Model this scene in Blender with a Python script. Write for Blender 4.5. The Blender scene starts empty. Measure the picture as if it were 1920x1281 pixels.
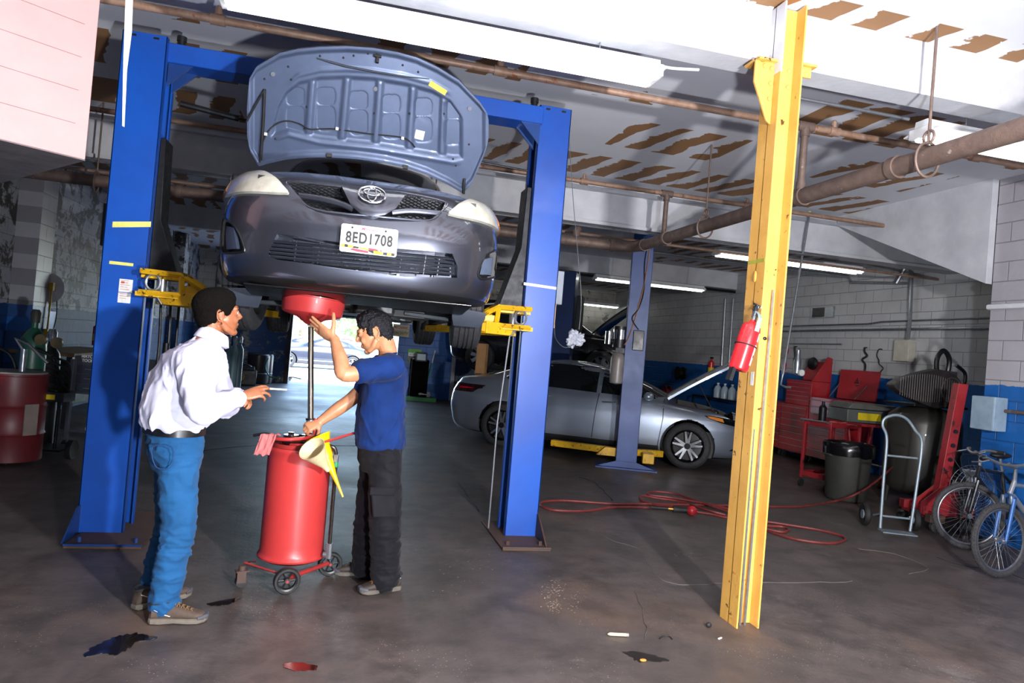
import bpy, bmesh, math, random
from mathutils import Vector, Matrix, noise
PI = math.pi; R = math.radians
C = bpy.context.scene.collection
random.seed(7)
V = Vector
# ------------------------------------------------------------ camera numbers (image 1920x1281)
CF=1300.; CH=1.5; YAW=R(13.6); PIT=R(.82); ROL=R(4.82)
_f=V((math.sin(YAW)*math.cos(PIT),math.cos(YAW)*math.cos(PIT),math.sin(PIT)))
_r=V((math.cos(YAW),-math.sin(YAW),0)); _u=_r.cross(_f)
_R=math.cos(ROL)*_r+math.sin(ROL)*_u; _U=-math.sin(ROL)*_r+math.cos(ROL)*_u
def ray(x,y): return _f+_R*((x-960)/CF)-_U*((y-640.5)/CF)
def atZ(x,y,z=0):
    d=ray(x,y); t=(z-CH)/d.z; return V((d.x*t,d.y*t,z))
def atY(x,y,Y):
    d=ray(x,y); t=Y/d.y; return V((d.x*t,Y,CH+d.z*t))
def atX(x,y,X):
    d=ray(x,y); t=X/d.x; return V((X,d.y*t,CH+d.z*t))
def lin(h):
    if isinstance(h,str):
        h=h.lstrip('#'); h=[int(h[i:i+2],16)/255 for i in (0,2,4)]
    return tuple(c/12.92 if c<=.04045 else ((c+.055)/1.055)**2.4 for c in h[:3])+(1,)
# ------------------------------------------------------------ materials
MATS={}
def new_mat(name):
    m=bpy.data.materials.new(name); m.use_nodes=True
    nt=m.node_tree; b=nt.nodes['Principled BSDF']; return m,nt,b
def N(nt,t,**k):
    n=nt.nodes.new(t)
    for a,v in k.items():
        if a.startswith('i_'): n.inputs[a[2:].replace('_',' ')].default_value=v
        else: setattr(n,a,v)
    return n
def ramp(nt,src,stops):
    r=nt.nodes.new('ShaderNodeValToRGB'); cr=r.color_ramp
    while len(cr.elements)<len(stops): cr.elements.new(.5)
    for e,(p,c) in zip(cr.elements,stops):
        e.position=p; e.color=c if len(c)==4 else tuple(c)+(1,)
    nt.links.new(src,r.inputs[0]); return r.outputs[0]
def mixc(nt,fac,a,b,mode='MIX'):
    n=nt.nodes.new('ShaderNodeMix'); n.data_type='RGBA'; n.blend_type=mode
    for s,v in ((n.inputs[0],fac),(n.inputs[6],a),(n.inputs[7],b)):
        if hasattr(v,'links') or isinstance(v,bpy.types.NodeSocket): nt.links.new(v,s)
        else: s.default_value=v
    return n.outputs[2]
def mth(nt,op,a,b=0.,c=0.):
    n=nt.nodes.new('ShaderNodeMath'); n.operation=op
    for s,v in zip(n.inputs,(a,b,c)):
        if isinstance(v,bpy.types.NodeSocket): nt.links.new(v,s)
        else: s.default_value=v
    return n.outputs[0]
def coords(nt,kind='Object',scale=(1,1,1),rot=(0,0,0),loc=(0,0,0)):
    tc=nt.nodes.new('ShaderNodeTexCoord'); mp=nt.nodes.new('ShaderNodeMapping')
    mp.inputs['Scale'].default_value=scale; mp.inputs['Rotation'].default_value=rot; mp.inputs['Location'].default_value=loc
    nt.links.new(tc.outputs[kind],mp.inputs[0]); return mp.outputs[0]
def nz(nt,vec,scale,detail=4,rough=.55,dist=0):
    n=nt.nodes.new('ShaderNodeTexNoise'); n.inputs['Scale'].default_value=scale; n.inputs['Detail'].default_value=detail
    n.inputs['Roughness'].default_value=rough; n.inputs['Distortion'].default_value=dist
    nt.links.new(vec,n.inputs['Vector']); return n.outputs[0]
def bump(nt,b,h,strength=.3,dist=.01):
    n=nt.nodes.new('ShaderNodeBump'); n.inputs['Strength'].default_value=strength; n.inputs['Distance'].default_value=dist
    nt.links.new(h,n.inputs['Height']); nt.links.new(n.outputs[0],b.inputs['Normal'])
def mat(name,col,rough=.5,metal=0.,col2=None,scale=6.,amt=.5,coat=0.,bmp=.0,bscale=60.,wear=None,wamt=.62,wscale=9.,trans=0.,alpha=1.,emit=0.,spec=.5,sheen=0.):
    if name in MATS: return MATS[name]
    m,nt,b=new_mat(name); c=lin(col)
    vec=coords(nt)
    if col2 is None: col2=tuple(min(1,x*.72) for x in c[:3])+(1,)
    else: col2=lin(col2)
    f=nz(nt,vec,scale,5,.6)
    f=ramp(nt,f,[(.5-amt*.3,(0,0,0)),(.5+amt*.35,(1,1,1))])
    out=mixc(nt,f,c,col2)
    if wear:
        w=nz(nt,vec,wscale,8,.7); w=ramp(nt,w,[(wamt-.012,(0,0,0)),(wamt+.012,(1,1,1))])
        out=mixc(nt,w,out,lin(wear))
    nt.links.new(out,b.inputs['Base Color'])
    rr=mth(nt,'MULTIPLY_ADD',f,.12,max(.02,rough-.06)); nt.links.new(rr,b.inputs['Roughness'])
    b.inputs['Metallic'].default_value=metal; b.inputs['Coat Weight'].default_value=coat
    b.inputs['Specular IOR Level'].default_value=spec
    b.inputs['Transmission Weight'].default_value=trans; b.inputs['Alpha'].default_value=alpha
    if sheen: b.inputs['Sheen Weight'].default_value=sheen
    if emit:
        b.inputs['Emission Color'].default_value=c; b.inputs['Emission Strength'].default_value=emit
    if bmp: bump(nt,b,nz(nt,vec,bscale,4),bmp,.01)
    MATS[name]=m; return m
# ------------------------------------------------------------ mesh builder
def frame_of(d,up=V((0,0,1))):
    d=d.normalized()
    if abs(d.dot(up))>.98: up=V((1,0,0))
    s=up.cross(d).normalized(); return s,d.cross(s).normalized(),d
class MB:
    def __init__(s): s.v=[]; s.f=[]; s.mi=[]; s.M=Matrix.Identity(4); s.m=0
    def add(s,vs,fs):
        o=len(s.v); s.v+=[s.M@V(p) for p in vs]; s.f+=[tuple(i+o for i in q) for q in fs]; s.mi+=[s.m]*len(fs); return s
    def box(s,c,d,rz=0,rx=0,ry=0):
        m=Matrix.Translation(c)@Matrix.Rotation(rz,4,'Z')@Matrix.Rotation(ry,4,'Y')@Matrix.Rotation(rx,4,'X')
        x,y,z=d[0]/2,d[1]/2,d[2]/2
        vs=[m@V((a,b,e)) for a in(-x,x) for b in(-y,y) for e in(-z,z)]
        return s.add(vs,[(0,1,3,2),(4,6,7,5),(0,4,5,1),(2,3,7,6),(0,2,6,4),(1,5,7,3)])
    def b2(s,lo,hi):
        return s.box([(a+b)/2 for a,b in zip(lo,hi)],[abs(b-a) for a,b in zip(lo,hi)])
    def loft(s,rings,cap=True,closed=False):
        n=len(rings[0]); vs=[p for r in rings for p in r]; fs=[]
        for i in range(len(rings)-(0 if closed else 1)):
            a=i*n; b=((i+1)%len(rings))*n
            for j in range(n):
                k=(j+1)%n; fs.append((a+j,a+k,b+k,b+j))
        if cap and not closed: fs.append(tuple(range(n))[::-1]); fs.append(tuple(range(len(vs)-n,len(vs))))
        return s.add(vs,fs)
    def tube(s,pts,r,n=10,cap=True,closed=False,flat=None):
        pts=[V(p) for p in pts]; L=len(pts); rr=r if isinstance(r,(list,tuple)) else [r]*L
        rings=[]; ps=None
        for i,p in enumerate(pts):
            if closed: d=pts[(i+1)%L]-pts[i-1]
            else: d=pts[min(i+1,L-1)]-pts[max(i-1,0)]
            if d.length<1e-9: d=V((0,0,1))
            if ps is None: a,b,_=frame_of(d)
            else:
                dn=d.normalized(); a=ps-dn*ps.dot(dn)
                if a.length<1e-6: a,b,_=frame_of(d)
                a.normalize(); b=dn.cross(a)
            ps=a; q=rr[i]; ra,rb=(q if isinstance(q,tuple) else (q,q))
            if flat: ra,rb=ra*flat[0],rb*flat[1]
            rings.append([p+a*ra*math.cos(2*PI*j/n)+b*rb*math.sin(2*PI*j/n) for j in range(n)])
        return s.loft(rings,cap,closed)
    def cyl(s,a,b,r,r2=None,n=16): return s.tube([a,b],[r,r if r2 is None else r2],n)
    def lathe(s,prof,n=32,o=(0,0,0),axis='Z',cap=True):
        o=V(o); rings=[]
        for r,h in prof:
            ring=[]
            for j in range(n):
                c,d=r*math.cos(2*PI*j/n),r*math.sin(2*PI*j/n)
                p={'Z':(c,d,h),'Y':(d,h,c),'X':(h,c,d)}[axis]; ring.append(o+V(p))
            rings.append(ring)
        return s.loft(rings,cap)
    def prism(s,poly,a,b,plane='XZ'):
        def q(u,v,w): return {'XZ':(u,w,v),'XY':(u,v,w),'YZ':(w,u,v)}[plane]
        n=len(poly); vs=[q(u,v,a) for u,v in poly]+[q(u,v,b) for u,v in poly]
        return s.add(vs,[tuple(range(n)),tuple(range(2*n-1,n-1,-1))]+[(i,i+n,(i+1)%n+n,(i+1)%n) for i in range(n)])
    def ball(s,c,r,n=14,m=9):
        c=V(c); rx,ry,rz=r if isinstance(r,(tuple,list)) else (r,r,r)
        rings=[[c+V((rx*math.sin(PI*i/m)*math.cos(2*PI*j/n),ry*math.sin(PI*i/m)*math.sin(2*PI*j/n),rz*math.cos(PI*i/m))) for j in range(n)] for i in range(1,m)]
        o=len(s.v); s.loft(rings,False); k=len(s.v)
        s.v+=[s.M@(c+V((0,0,rz))),s.M@(c-V((0,0,rz)))]
        for j in range(n):
            s.f.append((k,o+(j+1)%n,o+j)); s.f.append((k+1,o+(m-2)*n+j,o+(m-2)*n+(j+1)%n)); s.mi+=[s.m,s.m]
        return s
    def ring(s,c,r,t,axis='Z',n=32,k=8,sq=(1,1)):
        c=V(c); pts=[]
        for i in range(n):
            a=2*PI*i/n; u,w=r*math.cos(a)*sq[0],r*math.sin(a)*sq[1]
            pts.append(c+V({'Z':(u,w,0),'Y':(u,0,w),'X':(0,u,w)}[axis]))
        return s.tube(pts,t,k,closed=True)
    def build(s,name,mats,parent=None,bevel=0,smooth=35,loc=None,rot=None,fix=True):
        me=bpy.data.meshes.new(name); me.from_pydata([tuple(p) for p in s.v],[],s.f)
        if not isinstance(mats,(list,tuple)): mats=[mats]
        for m in mats: me.materials.append(m)
        if len(mats)>1: me.polygons.foreach_set('material_index',s.mi)
        if fix:
            bm=bmesh.new(); bm.from_mesh(me); bmesh.ops.recalc_face_normals(bm,faces=bm.faces); bm.to_mesh(me); bm.free()
        me.validate(); me.update()
        if smooth: 
            me.polygons.foreach_set('use_smooth',[True]*len(me.polygons)); me.set_sharp_from_angle(angle=R(smooth))
        o=bpy.data.objects.new(name,me); C.objects.link(o)
        if parent: o.parent=parent
        if loc is not None: o.location=loc
        if rot is not None: o.rotation_euler=rot
        if bevel:
            bv=o.modifiers.new('b','BEVEL'); bv.width=bevel; bv.segments=2; bv.limit_method='ANGLE'; bv.angle_limit=R(40)
            bv.harden_normals=False
        return o
def tag(o,label=None,cat=None,group=None,kind=None):
    if label: o['label']=label
    if cat: o['category']=cat
    if group: o['group']=group
    if kind: o['kind']=kind
    return o
def thing(name,label,cat,loc=(0,0,0),rz=0,group=None,rot=None):
    o=bpy.data.objects.new(name,None); C.objects.link(o); o.location=loc; o.rotation_euler=rot or (0,0,rz)
    o.empty_display_size=.1
    return tag(o,label,cat,group)
def dup(o,parent=None):
    c=o.copy(); C.objects.link(c); c.parent=parent
    for ch in list(o.children): dup(ch,c)
    return c
def apply_mods(o):
    dg=bpy.context.evaluated_depsgraph_get(); dg.update()
    me=bpy.data.meshes.new_from_object(o.evaluated_get(dg)); old=o.data; o.modifiers.clear(); o.data=me
    me.name=o.name; bpy.data.meshes.remove(old); return o
def cut(o,cutters):
    for c in cutters: c.parent=o.parent
    for c in cutters:
        m=o.modifiers.new('c','BOOLEAN'); m.object=c; m.operation='DIFFERENCE'; m.solver='EXACT'
    apply_mods(o)
    for c in cutters:
        me=c.data; bpy.data.objects.remove(c); bpy.data.meshes.remove(me)
    return o
def sharp(o,a=35):
    me=o.data; me.polygons.foreach_set('use_smooth',[True]*len(me.polygons)); me.set_sharp_from_angle(angle=R(a)); return o
def text(name,body,size,m,parent,loc,rot,ext=.001,align='CENTER',sx=1,shear=0,bold=0,space=1):
    cu=bpy.data.curves.new(name,'FONT'); cu.body=body; cu.size=size; cu.extrude=ext; cu.align_x=align; cu.align_y='CENTER'
    cu.shear=shear; cu.offset=bold; cu.space_character=space
    t=bpy.data.objects.new(name,cu); C.objects.link(t)
    dg=bpy.context.evaluated_depsgraph_get(); dg.update()
    me=bpy.data.meshes.new_from_object(t.evaluated_get(dg)); bpy.data.objects.remove(t); bpy.data.curves.remove(cu)
    me.materials.clear(); me.materials.append(m)
    o=bpy.data.objects.new(name,me); C.objects.link(o); o.parent=parent; o.location=loc; o.rotation_euler=rot; o.scale=(sx,1,1)
    return o
def bez(pts,k=8,closed=False):
    pts=[V(p) for p in pts]; n=len(pts); out=[]
    for i in range(n if closed else n-1):
        p0=pts[i-1] if (i>0 or closed) else pts[0]; p1=pts[i]; p2=pts[(i+1)%n]; p3=pts[(i+2)%n] if (i+2<n or closed) else pts[-1]
        for j in range(k):
            t=j/k; out.append(.5*((2*p1)+(p2-p0)*t+(2*p0-5*p1+4*p2-p3)*t*t+(-p0+3*p1-3*p2+p3)*t**3))
    if not closed: out.append(pts[-1])
    return out
def mount(parent,o): o.parent=parent; return o
# ------------------------------------------------------------ setting materials
def m_block(name,top,low,line=1.575,axis='YZ',dirt=.35,peel=0.,lowpeel=0.,gloss=.45,under='6b6a66'):
    m,nt,b=new_mat(name)
    g=nt.nodes.new('ShaderNodeNewGeometry'); sp=N(nt,'ShaderNodeSeparateXYZ'); nt.links.new(g.outputs['Position'],sp.inputs[0])
    cb=N(nt,'ShaderNodeCombineXYZ'); nt.links.new(sp.outputs[1 if axis=='YZ' else 0],cb.inputs[0]); nt.links.new(sp.outputs[2],cb.inputs[1])
    br=N(nt,'ShaderNodeTexBrick'); br.offset=.5
    br.inputs['Scale'].default_value=1; br.inputs['Mortar Size'].default_value=.007; br.inputs['Mortar Smooth'].default_value=.6
    br.inputs['Brick Width'].default_value=.406; br.inputs['Row Height'].default_value=.203
    nt.links.new(cb.outputs[0],br.inputs['Vector'])
    pos=g.outputs['Position']
    n1=nz(nt,pos,1.3,6,.65); n2=nz(nt,pos,14,5,.6)
    t=mixc(nt,ramp(nt,n1,[(.35,(0,0,0)),(.75,(1,1,1))]),lin(top),tuple(x*(1-dirt) for x in lin(top)[:3])+(1,))
    if peel:
        pn=nz(nt,pos,2.6,9,.72,.4); pm=ramp(nt,pn,[(peel-.02,(1,1,1)),(peel+.02,(0,0,0))])
        t=mixc(nt,pm,t,lin(under))
    lo=mixc(nt,ramp(nt,n1,[(.3,(0,0,0)),(.8,(1,1,1))]),lin(low),tuple(x*.6 for x in lin(low)[:3])+(1,))
    if lowpeel:
        pn2=nz(nt,pos,3.1,9,.75,.3); pm2=ramp(nt,pn2,[(lowpeel-.015,(0,0,0)),(lowpeel+.015,(1,1,1))])
        lo=mixc(nt,pm2,lo,lin('8d8878'))
    edge=mth(nt,'ADD',sp.outputs[2],mth(nt,'MULTIPLY',nz(nt,pos,9,6,.7),.06))
    isl=mth(nt,'LESS_THAN',edge,line+.03)
    c=mixc(nt,isl,t,lo)
    mort=mth(nt,'MULTIPLY',br.outputs['Fac'],.42)
    c=mixc(nt,mort,c,(.03,.03,.035,1))
    nt.links.new(c,b.inputs['Base Color']); b.inputs['Roughness'].default_value=gloss
    h=mth(nt,'SUBTRACT',mth(nt,'MULTIPLY',n2,.5),br.outputs['Fac'])
    if peel: h=mth(nt,'ADD',h,mth(nt,'MULTIPLY',pn,1.5))
    bump(nt,b,h,.6,.012); return m
def m_floor():
    m,nt,b=new_mat('oily_concrete'); g=nt.nodes.new('ShaderNodeNewGeometry'); pos=g.outputs['Position']
    a=nz(nt,pos,.55,7,.62,.3); d=nz(nt,pos,3.2,8,.7); s=nz(nt,pos,70,3,.6); s2=nz(nt,pos,26,5,.7)
    base=mixc(nt,ramp(nt,a,[(.36,(0,0,0)),(.66,(1,1,1))]),lin('48403d'),lin('5c5350'))
    base=mixc(nt,ramp(nt,d,[(.42,(0,0,0)),(.62,(1,1,1))]),base,lin('3c3634'))
    warm=ramp(nt,nz(nt,pos,.8,5,.6,1.),[(.55,(0,0,0)),(.72,(.55,.55,.55))])
    base=mixc(nt,warm,base,lin('6b5546'))
    dust=ramp(nt,nz(nt,pos,1.1,8,.75),[(.6,(0,0,0)),(.72,(.5,.5,.5))]); base=mixc(nt,dust,base,lin('8a8482'))
    vo=N(nt,'ShaderNodeTexVoronoi'); vo.inputs['Scale'].default_value=46; nt.links.new(pos,vo.inputs['Vector'])
    chip=mth(nt,'MULTIPLY',mth(nt,'LESS_THAN',vo.outputs['Distance'],.11),ramp(nt,nz(nt,pos,1.7,4),[(.5,(0,0,0)),(.62,(1,1,1))]))
    base=mixc(nt,chip,base,lin('b9a48c'))
    nt.links.new(base,b.inputs['Base Color'])
    nt.links.new(ramp(nt,a,[(.3,(.62,)*3),(.7,(.42,)*3)]),b.inputs['Roughness'])
    bump(nt,b,mth(nt,'ADD',mth(nt,'MULTIPLY',s2,.6),d),.35,.012); return m
def m_ceiling():
    m,nt,b=new_mat('taped_drywall'); g=nt.nodes.new('ShaderNodeNewGeometry'); pos=g.outputs['Position']
    sp=N(nt,'ShaderNodeSeparateXYZ'); nt.links.new(pos,sp.inputs[0])
    wob=mth(nt,'MULTIPLY',mth(nt,'SUBTRACT',nz(nt,pos,1.3,3,.5),.5),.35)
    vb=N(nt,'ShaderNodeTexVoronoi'); vb.inputs['Scale'].default_value=.75; nt.links.new(pos,vb.inputs['Vector'])
    # boards: 1.22 wide along Y, 2.44 along X ; brown paper between white compound
    fy=mth(nt,'FRACT',mth(nt,'DIVIDE',mth(nt,'ADD',sp.outputs[1],.35),1.22))
    inb=mth(nt,'MULTIPLY',mth(nt,'GREATER_THAN',fy,.17),mth(nt,'LESS_THAN',fy,.83))
    sx=mth(nt,'FRACT',mth(nt,'DIVIDE',mth(nt,'ADD',mth(nt,'ADD',sp.outputs[0],wob),mth(nt,'MULTIPLY',sp.outputs[1],.22)),.36))
    wv=mth(nt,'ADD',sx,mth(nt,'MULTIPLY',mth(nt,'SUBTRACT',nz(nt,pos,3.2,7,.72),.5),1.0))
    stripe=mth(nt,'GREATER_THAN',wv,mth(nt,'MULTIPLY_ADD',vb.outputs['Distance'],.55,.18))
    lf=mth(nt,'MULTIPLY',mth(nt,'SUBTRACT',1.6,sp.outputs[0]),.07)
    lf=mth(nt,'MINIMUM',mth(nt,'MAXIMUM',lf,0.),.22)
    cl=N(nt,'ShaderNodeTexWhiteNoise'); cl.noise_dimensions='2D'; cv=N(nt,'ShaderNodeCombineXYZ')
    nt.links.new(mth(nt,'FLOOR',mth(nt,'DIVIDE',sp.outputs[0],1.22)),cv.inputs[0]); nt.links.new(mth(nt,'FLOOR',mth(nt,'DIVIDE',mth(nt,'ADD',sp.outputs[1],.35),1.22)),cv.inputs[1]); nt.links.new(cv.outputs[0],cl.inputs['Vector'])
    big=mth(nt,'GREATER_THAN',mth(nt,'ADD',mth(nt,'ADD',cl.outputs['Value'],lf),mth(nt,'MULTIPLY',mth(nt,'SUBTRACT',nz(nt,pos,1.1,5,.6),.5),.8)),.40)
    fac=mth(nt,'MULTIPLY',mth(nt,'MULTIPLY',inb,stripe),big)
    n=nz(nt,pos,2,6,.6)
    white=mixc(nt,n,lin('e4e6ec'),lin('cdd0da')); brown=mixc(nt,n,lin('a2784f'),lin('7f5c3c'))
    nt.links.new(mixc(nt,fac,white,brown),b.inputs['Base Color']); b.inputs['Roughness'].default_value=.75
    bump(nt,b,nz(nt,pos,18,4),.15,.01); return m
M_FLOOR=m_floor(); M_CEIL=m_ceiling()
M_WR=m_block('painted_block_right','c3c4c6','1d66b4',1.575,'YZ',.25)
M_WRN=m_block('painted_block_near','aba8af','1b63b0',1.575,'YZ',.2)
M_WL=m_block('peeling_block_left','c9ccd2','1c4f88',1.57,'YZ',.45,.49,.62,.62,'4e4a44')
M_WB=m_block('peeling_block_back','c3c1b8','1e4d80',1.9,'XZ',.45,.42,.56,.4)
M_PART=m_block('painted_board','c9cacc','1565b8',2.0,'XZ',.15)
M_WHITEP=mat('white_beam_paint','d3d5da',.55,0,'b4b6bd',2.,.6,bmp=.2,bscale=25)
M_PIPE=mat('rusty_pipe','7d6a60',.55,.3,'5a4a44',12,.8,bmp=.3,bscale=90,wear='a3978d',wamt=.66,wscale=14)
M_PIPE2=mat('sprinkler_pipe','a78c7a',.5,.2,'7a5743',14,.9,wear='8a4e30',wamt=.62,wscale=16)
M_GALV=mat('galvanised','a9adb3',.35,.8,'868a90',20,.7)
M_STEELD=mat('dark_steel','2e2f33',.45,.7,'1d1e21',20,.7)
M_BLK=mat('black_rubber','1b1b1c',.65,0,'111112',20,.6)
M_BLKP=mat('black_plastic','17181a',.4,0,'0e0f10',10,.5)
M_WHT=mat('white_enamel','e6e8ea',.35,0,'d5d7da',6,.5)
M_PAPER=mat('paper_white','dfdfdc',.7,0,'c9c9c4',30,.5)
M_CHROME=mat('chrome','c9ccd2',.12,1.,'a9adb3',20,.4)
def struct(name,mb,m,parent=None,bevel=0,smooth=0):
    o=mb.build(name,m,parent,bevel=bevel,smooth=smooth); tag(o,kind='structure'); return o
CEIL=3.72
# floor and outside ground
struct('floor',MB().b2((-5,-3.2,-.1),(9.2,22.2,0)),M_FLOOR)
struct('ceiling',MB().b2((-5,-3.2,CEIL),(9.2,21.8,CEIL+.15)),M_CEIL)
struct('wall_left',MB().b2((-4.4,-3.2,0),(-4.2,21.7,CEIL)),M_WL)
struct('wall_right',MB().b2((8.6,5.65,0),(8.8,21.7,CEIL)),M_WR)
struct('wall_right_near',MB().b2((6.5,-3.2,0),(8.8,5.85,CEIL)),M_WRN)
struct('wall_front',MB().b2((-4.4,-3.2,0),(6.5,-3.0,CEIL)),M_WR)
w=MB().b2((-4.2,21.5,0),(-1.5,21.7,CEIL)).b2((-1.5,21.5,3.05),(1.45,21.7,CEIL)).b2((1.45,21.5,0),(8.6,21.7,CEIL))
struct('wall_back',w,M_WB)
struct('wall_partition',MB().b2((1.45,19.1,0),(2.95,19.22,CEIL)).b2((1.45,19.22,0),(1.57,21.5,CEIL)),M_PART)
struct('trim_1',MB().b2((2.95,19.02,0),(3.05,19.3,CEIL)),M_WHITEP)
# garage door frame at the far end
dr=MB().b2((-1.62,21.38,0),(-1.5,21.72,3.1)).b2((-1.62,21.38,3.05),(1.5,21.5,3.2))
struct('door_1',dr,mat('door_frame_brown','3a2a26',.6,0,'231a18'))
# left wall pilasters
pl=MB().b2((-4.2,10.15,0),(-3.92,10.62,CEIL)); struct('trim_2',pl,M_WRN)
struct('trim_3',MB().b2((-4.2,18.4,0),(-3.95,18.9,CEIL)),M_WL)
# beams
struct('trim_4',MB().b2((-4.2,3.74,3.38),(6.5,3.94,CEIL)),M_WHITEP)
struct('trim_5',MB().b2((-4.2,8.28,3.22),(8.6,8.4,3.6)).b2((-4.2,8.2,3.18),(8.6,8.48,3.22)).b2((-4.2,8.2,3.6),(8.6,8.48,3.64)).b2((-4.2,8.28,3.6),(8.6,8.4,CEIL)),M_WHITEP)
struct('trim_6',MB().b2((-4.2,14.2,3.34),(8.6,14.4,CEIL)),M_WHITEP)
# sloped triangular soffit between beam and near wall
tr=MB().prism([(8.2,3.60),(8.2,CEIL),(5.86,CEIL),(5.86,2.62)],6.42,6.5,'YZ'); struct('trim_7',tr,M_WHITEP)
# cracks in the slab (part of the floor)
fl=bpy.data.objects['floor']
def crack(pix,w):
    pts=bez([atZ(x,y,.001) for x,y in pix],6); mb=MB()
    pts=[p+V((noise.noise(p*9)*.02,noise.noise(p*9+V((5,0,0)))*.03,0)) for p in pts]
    vs=[];fs=[]
    for i,p in enumerate(pts):
        d=(pts[min(i+1,len(pts)-1)]-pts[max(0,i-1)]); n=V((-d.y,d.x,0)).normalized(); ww=w*(.5+abs(noise.noise(p*21))*1.6)
        vs+=[p-n*ww,p+V((0,0,.003)),p+n*ww]
        if i: a=3*i; fs+=[(a-3,a-2,a+1,a),(a-2,a-1,a+2,a+1)]
    mb.add(vs,fs); return mb
crack([(1085,968),(1140,1010),(1198,1030),(1215,1060),(1245,1088),(1290,1097),(1350,1094),(1420,1093),(1560,1092),(1600,1090)],.003).build('crack',mat('chipped_concrete','686361',.8,0,'575250'),fl)
crack([(860,905),(900,960),(1085,968)][:2],.006).build('crack',mat('dark_crack','262120',.8),fl)
crack([(1085,895),(1115,905),(1135,925),(1150,940)],.006).build('crack',mat('dark_crack','262120',.8),fl)
crack([(1755,1045),(1810,1062),(1870,1068),(1919,1086)],.01).build('crack',mat('dark_crack','262120',.8),fl)
crack([(1610,1030),(1680,1040),(1740,1066),(1700,1076)],.003).build('crack',mat('chipped_concrete','7d7876',.8),fl)
crack([(300,858),(480,836),(760,838)],.005).build('crack',mat('dark_crack','262120',.8),fl)
crack([(1190,1108),(1208,1160),(1210,1200)],.002).build('crack',mat('chipped_concrete','7d7876',.8),fl)
# ------------------------------------------------------------ outside
struct('ground_outside',MB().b2((-30,22.2,-.1),(40,90,-.02)),mat('bright_asphalt','c9c7c2',.9,0,'b2b0ab',3,.5))
# ------------------------------------------------------------ vehicle lift in the foreground
M_BLUE=mat('lift_blue_paint','1450ae',.38,0,'0f3f92',1.5,.6,coat=.25,wear='10254f',wamt=.72,wscale=5)
M_BLUE2=mat('lift_blue_dark','143a78',.42,0,'0f2c5e',2,.6,coat=.15,wear='0c1c3c',wamt=.68,wscale=6)
M_YEL=mat('lift_yellow','e0b010',.5,0,'b98a10',7,.8,wear='3a2c16',wamt=.6,wscale=22)
M_YTAPE=mat('yellow_tape','e6e27a',.6,0,'cfca66',8,.4)
M_WTAPE=mat('white_tape','eceadf',.6,0,'d5d2c0',8,.4)
M_RUSTP=mat('rusty_plate','3d3431',.7,.2,'5a3d30',5,.8)
def lift_post(P,x0,x1,y0,h,face,mb,m,name='post'):
    """C section open towards the other post; face=+1 opens to +X"""
    y1=y0+.29; t=.012
    o=MB(); xo=x0 if face>0 else x1; xi=x1 if face>0 else x0
    o.b2((min(xo,xo+face*t),y0,.012),(max(xo,xo+face*t),y1,h))
    o.b2((x0,y0,.012),(x1,y0+t,h)); o.b2((x0,y1-t,.012),(x1,y1,h))
    o.b2((min(xi,xi-face*t),y0,.012),(max(xi,xi-face*t),y0+.055,h)); o.b2((min(xi,xi-face*t),y1-.055,.012),(max(xi,xi-face*t),y1,h))
    # bolt slots on the head
    p=o.build(name,m,P,bevel=.004)
    q=MB().b2((min(xi-face*.06,xi-face*.20),y0+.06,.05),(max(xi-face*.06,xi-face*.20),y1-.06,h-.1)); q.build('inner_track',M_STEELD,p)
    for k in (.25,.75): MB().b2((x0+(x1-x0)*k-.018,y0-.002,h-.035),(x0+(x1-x0)*k+.018,y0+.003,h-.02)).build('slot',M_BLKP,p)
    return p
L=thing('vehicle_lift','tall blue two-post lift holding the dark grey sedan overhead','vehicle lift',(0,5.45,0))
def lx(o): o.location.y-=5.45; return o
pL=lx(lift_post(L,-1.665,-1.375,5.31,3.5,1,None,M_BLUE)); pR=lx(lift_post(L,1.385,1.655,5.43,3.52,-1,None,M_BLUE))
# crossbeam, gussets, extension stubs
cb=MB().b2((-1.40,5.36,3.34),(1.40,5.58,3.48)); lx(cb.build('crossbeam',M_BLUE,L,bevel=.006))
for s,x in ((1,-1.375),(-1,1.385)):
    for yy in (5.38,5.54): lx(MB().prism([(x,3.34),(x+s*.16,3.34),(x,3.18)],yy,yy+.02,'XZ').build('gusset',M_BLUE2,L))
for x in (-1.33,1.35): lx(MB().cyl((x,5.5,3.45),(x,5.5,3.58),.028).cyl((x,5.5,3.55),(x,5.5,3.585),.034).build('pulley_cap',M_BLKP,L))
g=MB().tube([(-1.3,5.5,3.1),(-.9,5.52,3.06)],.022); g.tube([(-.9,5.52,3.06),(1.35,5.55,3.0)],.008); lx(g.build('shutoff_bar',M_STEELD,L))
for x0,x1,ya,yb,s in ((-1.63,-1.17,4.98,5.9,-1),(1.29,1.67,5.07,5.9,1)):
    b=MB().b2((x0,ya,0),(x1,yb,.018)); bp=lx(b.build('base_plate',M_RUSTP,L,bevel=.004))
    gg=MB()
    xg=-1.66 if s<0 else 1.655
    gg.prism([(ya+.05,.018),(5.33 if s<0 else 5.45,.018),(5.33 if s<0 else 5.45,.2),(5.27 if s<0 else 5.39,.2)],xg,xg+.012*(-s),'YZ')
    gg.b2((x0,ya,.018),(x1,ya+.012,.03))
    for bx in (x0+.06,x1-.06):
        gg.cyl((bx,ya+.1,.018),(bx,ya+.1,.05),.014,n=6)
    lx(gg.build('bracket',M_BLUE2 if s<0 else M_RUSTP,L))
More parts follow.
